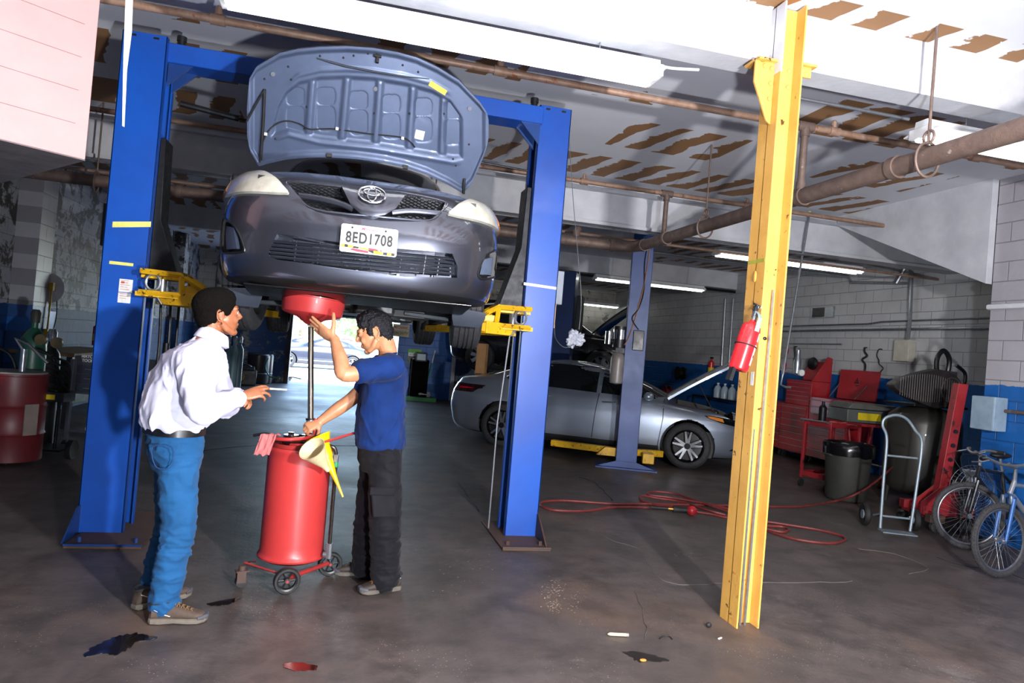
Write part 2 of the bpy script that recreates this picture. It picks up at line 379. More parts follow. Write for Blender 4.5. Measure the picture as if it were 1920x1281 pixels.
# carriages (dark covers) with carrier frames and swing arms
for s,xi in ((1,-1.375),(-1,1.385)):
    yf=5.33 if s>0 else 5.45
    c=MB(); 
    c.prism([(xi-s*.0,2.80),(xi+s*.035,2.80),(xi+s*.05,2.22),(xi+s*.19,1.84),(xi,1.84)] if s>0 else [(xi,2.85),(xi+s*.04,2.85),(xi+s*.05,2.35),(xi+s*.20,1.84),(xi,1.84)],yf+.03,yf+.24,'XZ')
    car=lx(c.build('carriage',M_STEELD,L,bevel=.005))
    f=MB(); y=5.16
    X=lambda d: xi+s*d
    def bar(a,b,t=.016): f.tube([(X(a[0]),a[1],a[2]),(X(b[0]),b[1],b[2])],t*1.15,4)
    zt,zb=1.835,1.69
    for yy in (y,y+.3):
        bar((0,yy,zt),(.26,yy,zt-.005)); bar((.26,yy,zt-.005),(.42,yy,zt-.10)); bar((0,yy,zb),(.27,yy,zb)); bar((.26,yy,zt),(.27,yy,zb))
    bar((.26,y,zt),(.26,y+.3,zt)); bar((.27,y,zb),(.27,y+.3,zb))
    f.box((X(.35),y+.03,zb+.03),(.17,.02,.085)); f.box((X(.13),y+.15,zb-.01),(.3,.3,.03)); f.box((X(.13),y+.17,zt-.03),(.28,.2,.02))
    lx(f.build('carrier_frame',M_YEL,L))
    m=MB().ring((X(.08),y+.02,1.765),.045,.009,'Y',20,6,(1,1.2)); m.cyl((X(.12),y+.1,zb-.05),(X(.12),y+.1,zt),.03)
    m.tube([(X(.10),y+.05,1.68),(X(.14),y+.05,1.62),(X(.17),y+.06,1.655),(X(.11),y+.07,1.63)],.008)
    lx(m.build('lock_pin',M_GALV,L))
    for tx,ty in ((.70,4.98),(.74,7.15)):
        a0=V((X(.13),y+.12,1.665)); tx2=.08-s*tx; a1=V((tx2,ty,1.665)); mid=a0.lerp(a1,.55)
        am=MB(); d=(a1-a0).normalized(); nrm=V((-d.y,d.x,0))
        for q0,q1,w,h in ((a0,mid,.055,.045),(mid-d*.1,a1,.04,.032)):
            am.loft([[q+nrm*w+V((0,0,h)),q-nrm*w+V((0,0,h)),q-nrm*w-V((0,0,h)),q+nrm*w-V((0,0,h))] for q in (q0,q1)])
        arm=lx(am.build('swing_arm',M_YEL,L,bevel=.004)); 
        pd=MB().cyl(a1+V((0,0,-.02)),a1+V((0,0,.045)),.065,n=20).cyl(a1+V((0,0,.03)),a1+V((0,0,.075)),.05,.045,n=20)
        arm_pad=pd.build('lift_pad',M_BLK,arm)
# chains / hoses below the left carriage, hose inside
ch=MB()
for k,(dx,dz) in enumerate(((.06,1.0),(.12,.95),(.17,1.12))):
    ch.tube(bez([(-1.36+dx,5.45+.03*k,1.7),(-1.36+dx+.012,5.47,1.3),(-1.36+dx,5.46,dz)],6),.01)
ch.cyl((-1.24,5.46,1.02),(-1.24,5.46,1.35),.022)
lx(ch.build('chain',M_STEELD,L))
ch=MB().tube([(1.31,5.50,1.65),(1.27,5.52,.9),(1.27,5.52,.05)],.007); lx(ch.build('cable',M_GALV,L))
# tapes, labels
def band(px,w,m,Y,x0,x1):
    a=atY(*px[0],Y); b=atY(*px[1],Y); o=MB()
    o.add([V((a.x,Y,a.z-w)),V((b.x,Y,b.z-w*.9)),V((b.x,Y,b.z+w)),V((a.x,Y,a.z+w)),V((a.x,Y-.0015,a.z-w)),V((b.x,Y-.0015,b.z-w*.9)),V((b.x,Y-.0015,b.z+w)),V((a.x,Y-.0015,a.z+w))],[(0,1,2,3),(4,7,6,5),(0,4,5,1),(1,5,6,2),(2,6,7,3),(3,7,4,0)])
    q=lx(o.build('tape',m,L,smooth=0)); return q
band([(211,421),(283,421)],.02,M_YTAPE,5.309,0,0); band([(205,492),(250,497)],.011,M_YTAPE,5.309,0,0)
band([(982,532),(1043,541)],.011,M_WTAPE,5.429,0,0)
lbl=MB(); a=atY(236,536,5.309); lbl.box((a.x,5.3075,a.z),(.085,.003,.09)); lbl.box((a.x-.003,5.3077,a.z-.085),(.08,.003,.07))
lo=lx(lbl.build('warning_label',M_PAPER,L,smooth=0)); tag(lo,'white warning label on the left post')
ll=MB()
for k in range(9):
    w=random.uniform(.04,.07); z=a.z+.036-k*.0155
    if abs(z-a.z+.047)<.006: continue
    ll.box((a.x-.03+w/2-.003,5.3055,z),(w,.0015,.003))
ll.box((a.x-.02,5.3055,a.z+.022),(.022,.0018,.014)); ll.build('print_line',mat('label_red','b8504a',.7),lo,smooth=0)
box=MB().b2((-1.72,5.42,2.0),(-1.665,5.56,2.3)); lx(box.build('control_box',M_BLKP,L,bevel=.006))
box=MB().b2((1.656,5.5,1.92),(1.73,5.62,2.2)); lx(box.build('control_box',mat('grey_box','7d8591',.5),L,bevel=.006))
box=MB().b2((1.656,5.47,1.72),(1.672,5.5,1.92)); lx(box.build('wood_strip',mat('raw_wood','b99a6a',.7,0,'a07f50',14),L))
# ------------------------------------------------------------ yellow steel column
M_COL=mat('column_yellow','e6b45c',.42,0,'c68f3c',2.2,.8,coat=.15,wear='4a3418',wamt=.645,wscale=12,bmp=.25,bscale=30)
K=thing('support_column','yellow painted steel H-beam column in the right foreground','steel column',(2.43,3.7,0))
def kx(o): o.location=(-2.43,-3.7,0); return o
x0,x1,y0,y1=2.355,2.505,3.605,3.79
k=MB().b2((x0,y0,0),(x0+.011,y1,3.28)).b2((x1-.011,y0,0),(x1,y1,3.7)).b2((x0,y0+.085,0),(x1,y0+.095,3.7))
kx(k.build('shaft',M_COL,K,bevel=.002))
kx(MB().b2((x0,y0,3.28),(x0+.011,y1-.04,3.7)).build('flange_top',M_WHITEP,K))
# the web is set close to the front edge in the upper part
br=MB()
br.prism([(x0-.001,2.98),(x0-.001,3.36),(x0-.09,3.34),(x0-.13,3.36),(x0-.13,3.22),(x0-.03,3.0)],y0+.06,y0+.075,'XZ')
br.b2((x0-.13,y0+.03,3.345),(x0,y1,3.36)); br.b2((x1,y0+.06,3.30),(x1+.1,y0+.075,3.37)); br.b2((x1,y0+.03,3.36),(x1+.12,y1,3.375))
kx(br.build('beam_bracket',M_COL,K,bevel=.002))
for x,z in ((x0-.022,3.31),(x0-.022,3.22),(x0-.022,3.13),(x0-.07,3.32),(x1+.04,3.335)):
    kx(MB().ball((x,y0+.055,z),(.015,.012,.015)).build('rivet',M_COL,K))
for z in (3.33,3.23): kx(MB().ball((x1-.035,y0+.082,z),(.016,.012,.016)).build('rivet',M_COL,K))
a=atY(1416,777,3.70)
kx(MB().b2((x0-.0015,3.63,1.42),(x0,3.66,1.5)).build('tag_label',M_PAPER,K,smooth=0))
kx(MB().ball((2.447,3.688,1.705),(.013,.008,.011)).build('knob',M_BLKP,K))
kx(MB().b2((x0-.0015,y0+.01,2.15),(x0,y1-.01,2.172)).build('tape',mat('green_tape','a8a83a',.6),K,smooth=0))
kx(MB().ball((x0,3.70,2.07),(.008,.016,.035)).build('hook_plate',M_COL,K))
for i,(xb,h,dx,lab) in enumerate(((2.385,1.02,.004,'grey metal strip leaning in the yellow column, leftmost of three'),(2.408,1.16,.003,'grey metal strip leaning in the yellow column, middle of three'),(2.44,2.0,.03,'long thin metal strip leaning in the yellow column, tallest of three'))):
    s=MB().loft([[V((xb+dx*t+p[0],3.655+.02*t+p[1],h*t)) for p in ((-.006,-.004),(.006,-.004),(.006,.004),(-.006,.004))] for t in (0,1)])
    tag(s.build('metal_strip',M_GALV,None,smooth=0),lab,'metal strip','metal strips in the column')
# ------------------------------------------------------------ fire extinguisher
M_RED=mat('extinguisher_red','d8242a',.28,0,'c41e24',3,.4,coat=.5)
E0=atY(1420,588,3.62); E1=atY(1383,700,3.56)
X_=thing('fire_extinguisher','red fire extinguisher strapped to the yellow column','fire extinguisher',(0,0,0))
ax=(V((2.20,3.60,1.78))-V((2.20,3.60,1.78))) 
top=atY(1411,607,3.6); bot=atY(1383,694,3.6); dirn=(bot-top).normalized(); ln=(bot-top).length
q=dirn.to_track_quat('-Z','Y').to_matrix().to_4x4(); X_.matrix_world=Matrix.Translation(bot)@q
hh=ln
prof=[(.001,0),(.045,0),(.052,.008),(.053,.02),(.053,hh-.045),(.049,hh-.02),(.036,hh-.003),(.018,hh+.01),(.016,hh+.02),(.001,hh+.02)]
MB().lathe([(r*1.1,z) for r,z in prof],32).build('cylinder',M_RED,X_)
v=MB().cyl((0,0,hh+.015),(0,0,hh+.05),.014).box((0,0,hh+.06),(.03,.03,.03)); v.build('valve',M_GALV,X_,bevel=.002)
h=MB().box((.012,0,hh+.075),(.022,.02,.075),ry=R(8)).box((.018,0,hh+.115),(.05,.024,.012),ry=R(-20)); h.build('carry_handle',mat('handle_black','3a3c42',.4,.3),X_,bevel=.002)
h=MB().tube([(-.01,0,hh+.07),(-.04,0,hh+.055),(-.062,0,hh+.03),(-.066,0,hh-.05)],[.009,.010,.012,.013],8,flat=(1.2,.6)); h.build('discharge_horn',mat('horn_grey','8a9a94',.4),X_)
MB().ring((-.02,0,hh+.10),.014,.0018,'Y').build('pull_ring',M_GALV,X_)
ang=[(-1)*PI/2+R(a) for a in range(-62,48,6)]
sh=MB(); n=len(ang); vs=[(.0592*math.cos(a),.0538*math.sin(a),z) for z in (.04,.165) for a in ang]+[(.0585*math.cos(a),.0585*math.sin(a),z) for z in (.04,.165) for a in ang]
fs=[(i,i+1,n+i+1,n+i) for i in range(n-1)]+[(2*n+i,3*n+i,3*n+i+1,2*n+i+1) for i in range(n-1)]
sh.add(vs,fs); lb=sh.build('instruction_label',mat('ext_label_red','cf4046',.4),X_)
def curved(a0,a1,z0,z1,r=.0598):
    k=6; A=[-PI/2+R(a0+(a1-a0)*i/k) for i in range(k+1)]; o=MB(); m=k+1
    o.add([(r*math.cos(a),r*math.sin(a),z) for z in (z0,z1) for a in A]+[((r-.0005)*math.cos(a),(r-.0005)*math.sin(a),z) for z in (z0,z1) for a in A],[(i,i+1,m+i+1,m+i) for i in range(k)]+[(2*m+i,3*m+i,3*m+i+1,2*m+i+1) for i in range(k)]); return o
wl=mat('ext_label_white','e8d8d8',.5)
for a0,a1,z0,z1 in ((-62,-25,.045,.16),(45,47,.042,.163),(-62,47,.161,.164),(-62,47,.041,.044),(0,35,.13,.136),(0,35,.115,.12),(0,28,.1,.104),(0,30,.086,.09),(0,25,.07,.074),(36,43,.046,.058),(-60,-40,.185,.235)):
    curved(a0,a1,z0,z1).build('label_panel',wl,lb,smooth=0)
curved(-52,-32,.09,.105,.0603).build('pictogram',M_BLKP,lb,smooth=0); curved(-52,-30,.215,.24,.0603).build('pictogram',mat('gold','d8a030',.4),lb,smooth=0)
MB().ring((0,0,.152),.061,.004,'Z',36,6).build('strap',M_BLK,X_)
MB().box((.062,0,.15),(.012,.03,.07)).build('wall_clip',M_GALV,X_)
MB().box((-.01,.04,-.035),(.045,.02,.08)).build('bracket_foot',M_BLKP,X_)
# ------------------------------------------------------------ ceiling lights
M_TUBE=mat('fluorescent_tube','ffffff',.3,emit=9.)
M_TUBE.node_tree.nodes['Principled BSDF'].inputs['Emission Color'].default_value=(1,1,.95,1)
def light(x0,x1,y,z,label,ry=0,n=2):
    cx=(x0+x1)/2; Lh=(x1-x0)/2; t=thing('ceiling_light',label,'ceiling light',(cx,y,z),ry,'fluorescent ceiling lights')
    h=MB().prism([(-.05,.10),(.05,.10),(.06,.045),(.15,.02),(.15,.012),(-.15,.012),(-.15,.02),(-.06,.045)],-Lh,Lh,'YZ'); h.build('housing',M_WHT,t)
    for s in (-1,1): MB().box((s*(Lh-.01),0,.02),(.03,.2,.07)).build('end_cap',M_WHT,t,bevel=.003)
    for k in range(n):
        yy=(-.06,.06)[k] if n==2 else 0
        MB().cyl((-Lh+.03,yy,-.012),(Lh-.03,yy,-.012),.019,n=12).build('tube',M_TUBE,t)
    r=MB(); 
    for s in (-.7,.7): r.cyl((s*Lh,0,.1),(s*Lh,0,min(CEIL-z,.5)),.004,n=6)
    r.build('hanger',M_GALV,t); return t
light(-.78,1.70,3.9,3.22,'large fluorescent fixture hung before the white beam, nearest the camera')
light(3.72,6.2,3.98,3.22,'fluorescent fixture below the beam behind the grey diagonal pipe')
light(5.257,7.78,9.32,3.2,'fluorescent fixture seen behind the yellow column')
light(5.08,7.65,14.0,3.2,'fluorescent fixture behind the far blue lift post',n=1)
light(7.15,9.2-.7,21.0,3.2,'small distant fluorescent fixture above the raised black hood',n=1)
light(.6,3.0,15.5,3.2,'distant fluorescent fixture low behind the right lift carriage',n=1)
w=MB().tube(bez([atY(1233,122,3.9),atY(1260,128,3.9),atY(1310,131,3.9)],6),.009); tag(w.build('conduit',M_WHITEP),'white conduit stub leaving the right end of the nearest fixture','conduit')
# ------------------------------------------------------------ pipes
P_=thing('sprinkler_pipe','rusty thin sprinkler pipe running behind the first ceiling beam','pipe',(0,4.75,3.45),group='sprinkler pipes')
def sprk(P_,x0,x1,xd,zd,marks):
    MB().cyl((x0,0,0),(x1,0,0),.026,n=14).build('pipe_run',M_PIPE2,P_)
    for x in marks: MB().cyl((x-.045,0,0),(x+.045,0,0),.036,n=14).cyl((x,0,.0),(x,0,.07),.022,n=8).ball((x,0,.075),.018,8,5).build('sprinkler_head',M_PIPE2,P_)
    MB().cyl((xd-.07,0,0),(xd+.07,0,0),.038,n=14).cyl((xd,0,0),(xd,0,zd),.028,n=14).cyl((xd,0,-.08),(xd,0,0),.038,n=14).cyl((xd,0,zd+.06),(xd,0,zd),.036,n=14).build('drop_pipe',M_PIPE,P_)
sprk(P_,-4.2,6.5,3.36,-.5,(-.95,.9,3.62,5.0))
P_=thing('sprinkler_pipe','rusty thin sprinkler pipe running before the second ceiling beam','pipe',(0,7.35,3.46),group='sprinkler pipes')
sprk(P_,-4.2,6.6,3.46,-.52,(2.45,.4,4.5,6.6))
B_=thing('main_pipe','thick brown pipe crossing the ceiling diagonally and turning left at an elbow','pipe',(3.38,8.0,2.9))
run=[(0,-9.5,0),(0,-.22,0)]+[( -.22+.22*math.cos(a),-.22+.22*math.sin(a),0) for a in [R(t) for t in (15,30,45,60,75)]]+[(-.22,0,0),(-7.58,0,0)]
MB().tube(run,.062,18).build('pipe_run',M_PIPE,B_)
for y in (-.30,-3.25,-2.9,-.9,-4.2): MB().cyl((0,y-.03,0),(0,y+.03,0),.074,n=18).build('coupling',M_PIPE,B_)
for x in (-.3,-4.3,-5.2): MB().cyl((x-.03,0,0),(x+.03,0,0),.074,n=18).build('coupling',M_PIPE,B_)
for y in (-4.45,-1.75): MB().ring((0,y,-.01),.085,.009,'Y',28,6,(1,1.25)).cyl((0,y,.1),(0,y,CEIL-2.9),.009,n=8).ring((0,y,.13),.04,.009,'X',16,6).build('hanger',M_PIPE,B_)
for x in (-2.5,-6.0): MB().ring((x,0,-.01),.085,.009,'X',28,6,(1,1.25)).cyl((x,0,.1),(x,0,CEIL-2.9),.009,n=8).build('hanger',M_PIPE,B_)
MB().tube([(-.75,.02,0),(-.75,.02,.12),(-.72,.04,.16)],.045,12).build('branch',M_PIPE,B_)
def conduit(pts,r,label,m=M_GALV,name='conduit',group=None):
    return tag(MB().tube(pts,r,8).build(name,m),label,'conduit',group)
conduit([(2.52,4.02,3.33),(3.65,4.02,3.33)],.012,'thin silver conduit under the first beam right of the yellow column')
conduit([(-4.1,8.1,3.12),(6.4,8.1,3.12)],.014,'silver conduit running below the second beam, in front')
conduit([(-4.1,8.55,3.10),(8.5,8.55,3.10)],.018,'dull conduit running below the second beam, behind',M_PIPE2)
conduit([(-4.1,10.4,3.3),(7.6,10.4,3.3),(8.45,10.4,3.3),(8.52,10.4,3.2),(8.55,9.2,3.1)],.022,'grey conduit under the ceiling before the far fluorescent fixture')
conduit([(2.0,14.1,3.27),(8.5,14.1,3.27)],.03,'dark conduit along the third beam',M_STEELD)
conduit([atX(1360,560,8.57),atX(1352,700,8.57)],.03,'grey vertical conduit at the wall corner left of the yellow column')
conduit([atX(1375,560,8.58),atX(1366,690,8.58)],.02,'thin vertical conduit at the wall corner left of the yellow column')
# ------------------------------------------------------------ cars
def pchip(xs,ys):
    n=len(xs); h=[xs[i+1]-xs[i] for i in range(n-1)]; d=[(ys[i+1]-ys[i])/h[i] for i in range(n-1)]; m=[0]*n
    for i in range(1,n-1):
        if d[i-1]*d[i]>0: w1=2*h[i]+h[i-1]; w2=h[i]+2*h[i-1]; m[i]=(w1+w2)/(w1/d[i-1]+w2/d[i])
    m[0]=d[0]; m[-1]=d[-1]
    def f(x):
        x=min(max(x,xs[0]),xs[-1]); i=0
        while i<n-2 and x>xs[i+1]: i+=1
        t=(x-xs[i])/h[i]; t2=t*t;t3=t2*t
        return ys[i]*(2*t3-3*t2+1)+m[i]*h[i]*(t3-2*t2+t)+ys[i+1]*(-2*t3+3*t2)+m[i+1]*h[i]*(t3-t2)
    return f
def pl1(pts):
    xs=[p[0] for p in pts]; ys=[p[1] for p in pts]
    def f(x):
        if x<=xs[0]: return ys[0]
        for i in range(len(xs)-1):
            if x<=xs[i+1]: return ys[i]+(ys[i+1]-ys[i])*(x-xs[i])/max(1e-9,xs[i+1]-xs[i])
        return ys[-1]
    return f
def spow(v,p): return math.copysign(abs(v)**p,v)
class Body:
    bow=.0
    def __init__(s,lv):   # z, half width, front x, rear x, centre x, n front, n rear
        z=[l[0] for l in lv]; s.z=z
        s.a,s.xf,s.xr,s.xc,s.nf,s.nr=[pchip(z,[l[k] for l in lv]) for k in range(1,7)]
    def pt(s,t,z):
        c,q=math.cos(t),math.sin(t); n=s.nf(z) if c>=0 else s.nr(z); xc=s.xc(z)
        b=(s.xf(z)-xc) if c>=0 else (xc-s.xr(z))
        dx=b*spow(c,2/n); y=s.a(z)*spow(q,2/n)
        if dx>0: dx-=s.bow*spow(abs(q),4/n)*dx/b
        return V((xc+dx,y,z))
    def ft(s,y,z,rear=False):
        n=(s.nr if rear else s.nf)(z); k=min(1,abs(y)/s.a(z))**(n/2); t=math.copysign(math.asin(min(1,k)),y); return PI-t if rear else t
    def front(s,y,z): return s.pt(s.ft(y,z),z)
    def rear(s,y,z): return s.pt(s.ft(y,z,True),z)
    def side(s,x,z,sg):
        xc=s.xc(z); fr=x>=xc; b=(s.xf(z)-xc) if fr else (xc-s.xr(z)); n=(s.nf if fr else s.nr)(z)
        k=min(1,abs(x-xc)/b); yn=(1-k**n)**(1/n)
        if fr and s.bow:
            for _ in range(8):
                k=min(1,abs(x-xc)/max(.05,b-s.bow*yn*yn)); yn=.5*yn+.5*(1-k**n)**(1/n)
        return V((x,sg*s.a(z)*yn,z))
    def mesh(s,name,mats,parent,nz_=70,nt_=128,low=.24):
        mb=MB(); z0,z1=s.z[0],s.z[-1]; rings=[[s.pt(2*PI*(j+.5)/nt_,z0+(z1-z0)*i/nz_) for j in range(nt_)] for i in range(nz_+1)]
        mb.loft(rings); return mb
def shell(mapf,top,bot,nu=24,nv=8,off=.004,th=.006,bulge=0):
    """closed thin shell over mapf(u,v) between two polylines (same u range each)"""
    def ev(pl,t):
        L=[0]
        for i in range(1,len(pl)): L.append(L[-1]+math.dist(pl[i],pl[i-1]))
        d=t*L[-1]
        for i in range(1,len(pl)):
            if d<=L[i]+1e-9:
                k=(d-L[i-1])/max(1e-9,L[i]-L[i-1]); return [pl[i-1][j]+(pl[i][j]-pl[i-1][j])*k for j in (0,1)]
        return list(pl[-1])
    mb=MB(); O=[];I=[]
    for i in range(nu+1):
        a=ev(top,i/nu); b=ev(bot,i/nu)
        for j in range(nv+1):
            k=j/nv; u=a[0]+(b[0]-a[0])*k; v=a[1]+(b[1]-a[1])*k; e=.004
            p=mapf(u,v); du=mapf(u+e,v)-mapf(u-e,v); dv=mapf(u,v+e)-mapf(u,v-e); n=du.cross(dv)
            if n.length<1e-12: n=V((1,0,0))
            n.normalize(); c=V((0,0,.6)) 
            if n.dot(V((p.x*.55,p.y,(p.z-.7)*.5)))<0: n=-n
            bb=bulge*abs(math.sin(PI*i/nu)*math.sin(PI*k))**.5 if bulge else 0
            O.append(p+n*(off+bb)); I.append(p+n*(off-th))
    m=nv+1; n=len(O); vs=O+I; fs=[]
    for i in range(nu):
        for j in range(nv):
            a=i*m+j; fs.append((a,a+1,a+m+1,a+m)); fs.append((n+a,n+a+m,n+a+m+1,n+a+1))
    for i in range(nu):
        for j in (0,nv): a=i*m+j; fs.append((a,a+m,n+a+m,n+a) if j==0 else (a,n+a,n+a+m,a+m))
    for j in range(nv):
        for i in (0,nu): a=i*m+j; fs.append((a,n+a,n+a+1,a+1) if i==0 else (a,a+1,n+a+1,n+a))
    mb.add(vs,fs); return mb
def arch(x,y,r,d,sg):
    c=MB(); a,b=(y-d,y+.4) if sg>0 else (y-.4,y+d)
    c.add(*(lambda n:([(x+r*math.cos(2*PI*i/n),yy,.33+r*math.sin(2*PI*i/n)) for yy in (a,b) for i in range(n)],[tuple(range(n)),tuple(range(2*n-1,n-1,-1))]+[(i,i+n,(i+1)%n+n,(i+1)%n) for i in range(n)]))(40))
    return c.build('cutter',M_BLKP,smooth=0)
M_TIRE=mat('tire_rubber','2b2c2f',.7,0,'1e1f21',30,.5,bmp=.15,bscale=80)
M_ALLOY=mat('alloy','b9bcc2',.25,.9,'8f9298',8,.5)
M_ALLOYD=mat('alloy_dark','2c2d31',.3,.8,'1c1d20',8,.5)
M_DISC=mat('brake_disc','6c6a68',.35,.9,'4c4a48',20,.6)
def wheel(P,loc,r,w,rim,style,sg,name='wheel',rot=0,camber=0):
    e=bpy.data.objects.new(name,None); C.objects.link(e); e.parent=P; e.location=loc; e.rotation_euler=(camber,0,rot)
    t=MB(); hw=w/2; g=.006
    prof=[(rim,-hw*.8),(rim+.01,-hw*.95),((r+rim)/2,-hw*1.02),(r-.02,-hw*.93),(r-.006,-hw*.8)]
    ys=[-.8,-.52,-.50,-.44,-.42,-.17,-.15,-.09,-.07,.07,.09,.15,.17,.42,.44,.50,.52,.8]
    for i,y in enumerate(ys):
        gr=(i%4 in (2,3)) ; prof.append((r-(.010 if gr else 0)-.008*abs(y)**3,hw*y))
    prof+=[(r-.006,hw*.8),(r-.02,hw*.93),((r+rim)/2,hw*1.02),(rim+.01,hw*.95),(rim,hw*.8),(rim-.004,0)]
    rings=[[V((pr*math.cos(2*PI*j/56),py,pr*math.sin(2*PI*j/56))) for j in range(56)] for pr,py in prof]
    t.loft(rings,False,closed=True)
    t.build('tire',M_TIRE,e,smooth=40)
    if style is None: 
        MB().lathe([(.001,-hw*.2),(rim,-hw*.3),(rim,hw*.3),(.001,hw*.2)],28,axis='Y').build('rim',M_ALLOYD,e); return e
    o=sg
    m=MB().lathe([(rim-.02,-hw*.85),(rim+.004,-hw*.86),(rim+.004,hw*.86),(rim-.006,hw*.9),(rim-.02,hw*.8),(rim-.03,0)],40,axis='Y') if False else MB()
    pf=[(rim+.003,-.85*hw),(rim+.003,.86*hw),(rim-.008,.92*hw),(rim-.018,.8*hw),(rim-.03,0),(rim-.018,-.85*hw)]
    m.loft([[V((a*math.cos(2*PI*j/48),o*b,a*math.sin(2*PI*j/48))) for j in range(48)] for a,b in pf],False,closed=True)
    m.build('rim',M_ALLOY if style!='twin' else M_ALLOYD,e)
    k_=.97 if style=='twin' else .72; d=MB().lathe([(.001,-.01),(rim*k_,-.01),(rim*k_,.012),(.001,.012)],32,axis='Y'); d.build('brake_disc',M_DISC if style!='twin' else M_BLKP,e)
    y0=o*hw*.55
    if style=='twin':
        sp=MB(); sd=MB()
        for k in range(5):
            for da in (-.20,.20):
                a=2*PI*k/5+da+.3; ca,sa=math.cos(a),math.sin(a); c0,s0=math.cos(a-da*.2),math.sin(a-da*.2)
                for q,wd,dy in ((sp,.0125,0),(sd,.02,-.012)):
                    p0=V((.02*c0,y0+o*(.01+dy),.02*s0)); p1=V(((rim-.012)*ca,y0+o*(.022+dy),(rim-.012)*sa)); nn=V((-sa,0,ca))
                    yv=V((0,.006,0)); q.loft([[p0+nn*wd*1.7-yv,p0+nn*wd*1.7+yv,p0-nn*wd*1.7+yv,p0-nn*wd*1.7-yv],[p1+nn*wd-yv,p1+nn*wd+yv,p1-nn*wd+yv,p1-nn*wd-yv]])
        sp.build('spokes',M_ALLOY,e,smooth=0); sd.build('spoke_backing',M_ALLOYD,e,smooth=0)
    else:
        sp=MB(); K=int(style)
        for k in range(K):
            a=2*PI*k/K+.2; nn=V((-math.sin(a),0,math.cos(a))); dd=V((math.cos(a),0,math.sin(a))); yv=V((0,.01,0))
            p0=dd*.05+V((0,y0,0)); p1=dd*(rim-.012)+V((0,y0+o*.01,0))
            sp.loft([[p+nn*wd-yv,p+nn*wd+yv,p-nn*wd+yv,p-nn*wd-yv] for p,wd in ((p0,.03),(p1,.045))])
        sp.build('spokes',M_ALLOY,e,smooth=0)
    h=MB().cyl((0,y0-o*.02,0),(0,y0+o*.022,0),.045,n=20); h.build('hub_cap',M_ALLOY if style!='twin' else M_ALLOYD,e)
    h=MB()
    for k in range(5): a=2*PI*k/5; h.cyl((.062*math.cos(a),y0-o*.01,.062*math.sin(a)),(.062*math.cos(a),y0+o*.012,.062*math.sin(a)),.009,n=6)
    h.build('lug_nuts',M_STEELD,e)
    return e
def carpaint(name,c,c2,rough=.22,metal=.6,coat=1.):
    m,nt,b=new_mat(name); vec=coords(nt); n=nz(nt,vec,1.5,3); nt.links.new(mixc(nt,n,lin(c),lin(c2)),b.inputs['Base Color'])
    fl=nz(nt,vec,600,2); nt.links.new(mth(nt,'MULTIPLY_ADD',fl,.15,rough),b.inputs['Roughness'])
    b.inputs['Metallic'].default_value=metal; b.inputs['Coat Weight'].default_value=coat; b.inputs['Coat Roughness'].default_value=.04; return m
M_GREY=carpaint('metallic_grey','50535f','464954',.26,.8)
M_HOODIN=mat('hood_underside','5b6884',.45,.4,'4a5670',3,.6,coat=.3)
M_SILV=carpaint('metallic_silver','98a2b0','8c96a5',.28,.7)
M_BLACKP=carpaint('black_paint','0d0e14','0a0b10',.15,.2)
M_UNDER=mat('underbody_black','0a0a0b',.55,.0,'131211',4,.8)
M_GLASS=mat('window_glass','0a1012',.05,0,'0a1012',spec=.8,coat=.5)
M_TEAL=mat('windshield_tint','2f6b62',.08,0,'24564f',4,.5,coat=.6)
M_GUNM=mat('gunmetal','353a44',.35,.7,'2a2e38',6,.5)
M_CLEAR,_nt,_b=new_mat('hazed_lens'); _b.inputs['Base Color'].default_value=lin('e6e3d2'); _b.inputs['Roughness'].default_value=.28; _b.inputs['Coat Weight'].default_value=1
_v=coords(_nt); _n=nz(_nt,_v,12,5,.6); _nt.links.new(mixc(_nt,ramp(_nt,_n,[(.35,(0,0,0)),(.7,(1,1,1))]),lin('eeecdc'),lin('c3c0ae')),_b.inputs['Base Color'])
_b.inputs['Transmission Weight'].default_value=.35
M_AMB=mat('amber_lens','e89030',.2,0,'c86a18',30,.8,coat=.8)
# ---- dark grey sedan on the lift
Z0=1.565; CO=thing('sedan_car','dark grey sedan raised on the blue lift with its hood open','car',(.08,6.13,Z0),R(-90))
CB=Body([(.195,.76,2.05,-1.95,0,5.5,4.5),(.21,.83,2.16,-2.15,0,6,4.5),(.265,.865,2.205,-2.28,0,6.5,4.5),(.36,.875,2.225,-2.31,0,7,4.5),(.50,.88,2.23,-2.31,0,7,4.5),
 (.60,.88,2.215,-2.30,0,7,4.5),(.70,.875,2.18,-2.29,0,6.5,4.5),(.78,.865,2.13,-2.28,0,6,4.5),(.84,.855,2.05,-2.27,0,5.5,4.5),(.88,.845,1.93,-2.26,0,5,4.5),(.93,.82,1.6,-2.25,0,4.5,4.5),(.99,.79,1.12,-2.2,-.2,4,4),(1.04,.74,.98,-1.95,-.3,3.8,3.6),(1.2,.68,.72,-1.62,-.35,4,3.8),(1.35,.62,.42,-1.3,-.4,4,3.8),(1.43,.56,.1,-1.0,-.45,4,3.8),(1.465,.42,-.15,-.8,-.45,3,3)])
CB.bow=.2
def toloc(p): # world point to car-local
    return V((6.13-p.y,p.x-.08,p.z-Z0))
def frp(px,py,B=CB):
    Y=4.0
    for i in range(12):
        l=toloc(atY(px,py,Y)); zz=min(max(l.z,.16),1.2); yy=max(-.975*B.a(zz),min(.975*B.a(zz),l.y)); x=B.front(yy,zz).x; Y=6.13-x
    return (yy,zz)
def cutpoly(pts,x0=1.9,x1=2.5):
    c=MB().prism([(y,z) for y,z in pts],x0,x1,'YZ'); return c.build('cutter',M_BLKP,smooth=0)
up_out=[(536,341),(600,346),(655,352),(700,357),(760,362),(835,379),(828,396),(806,413),(740,409),(690,404),(640,400),(578,388)]
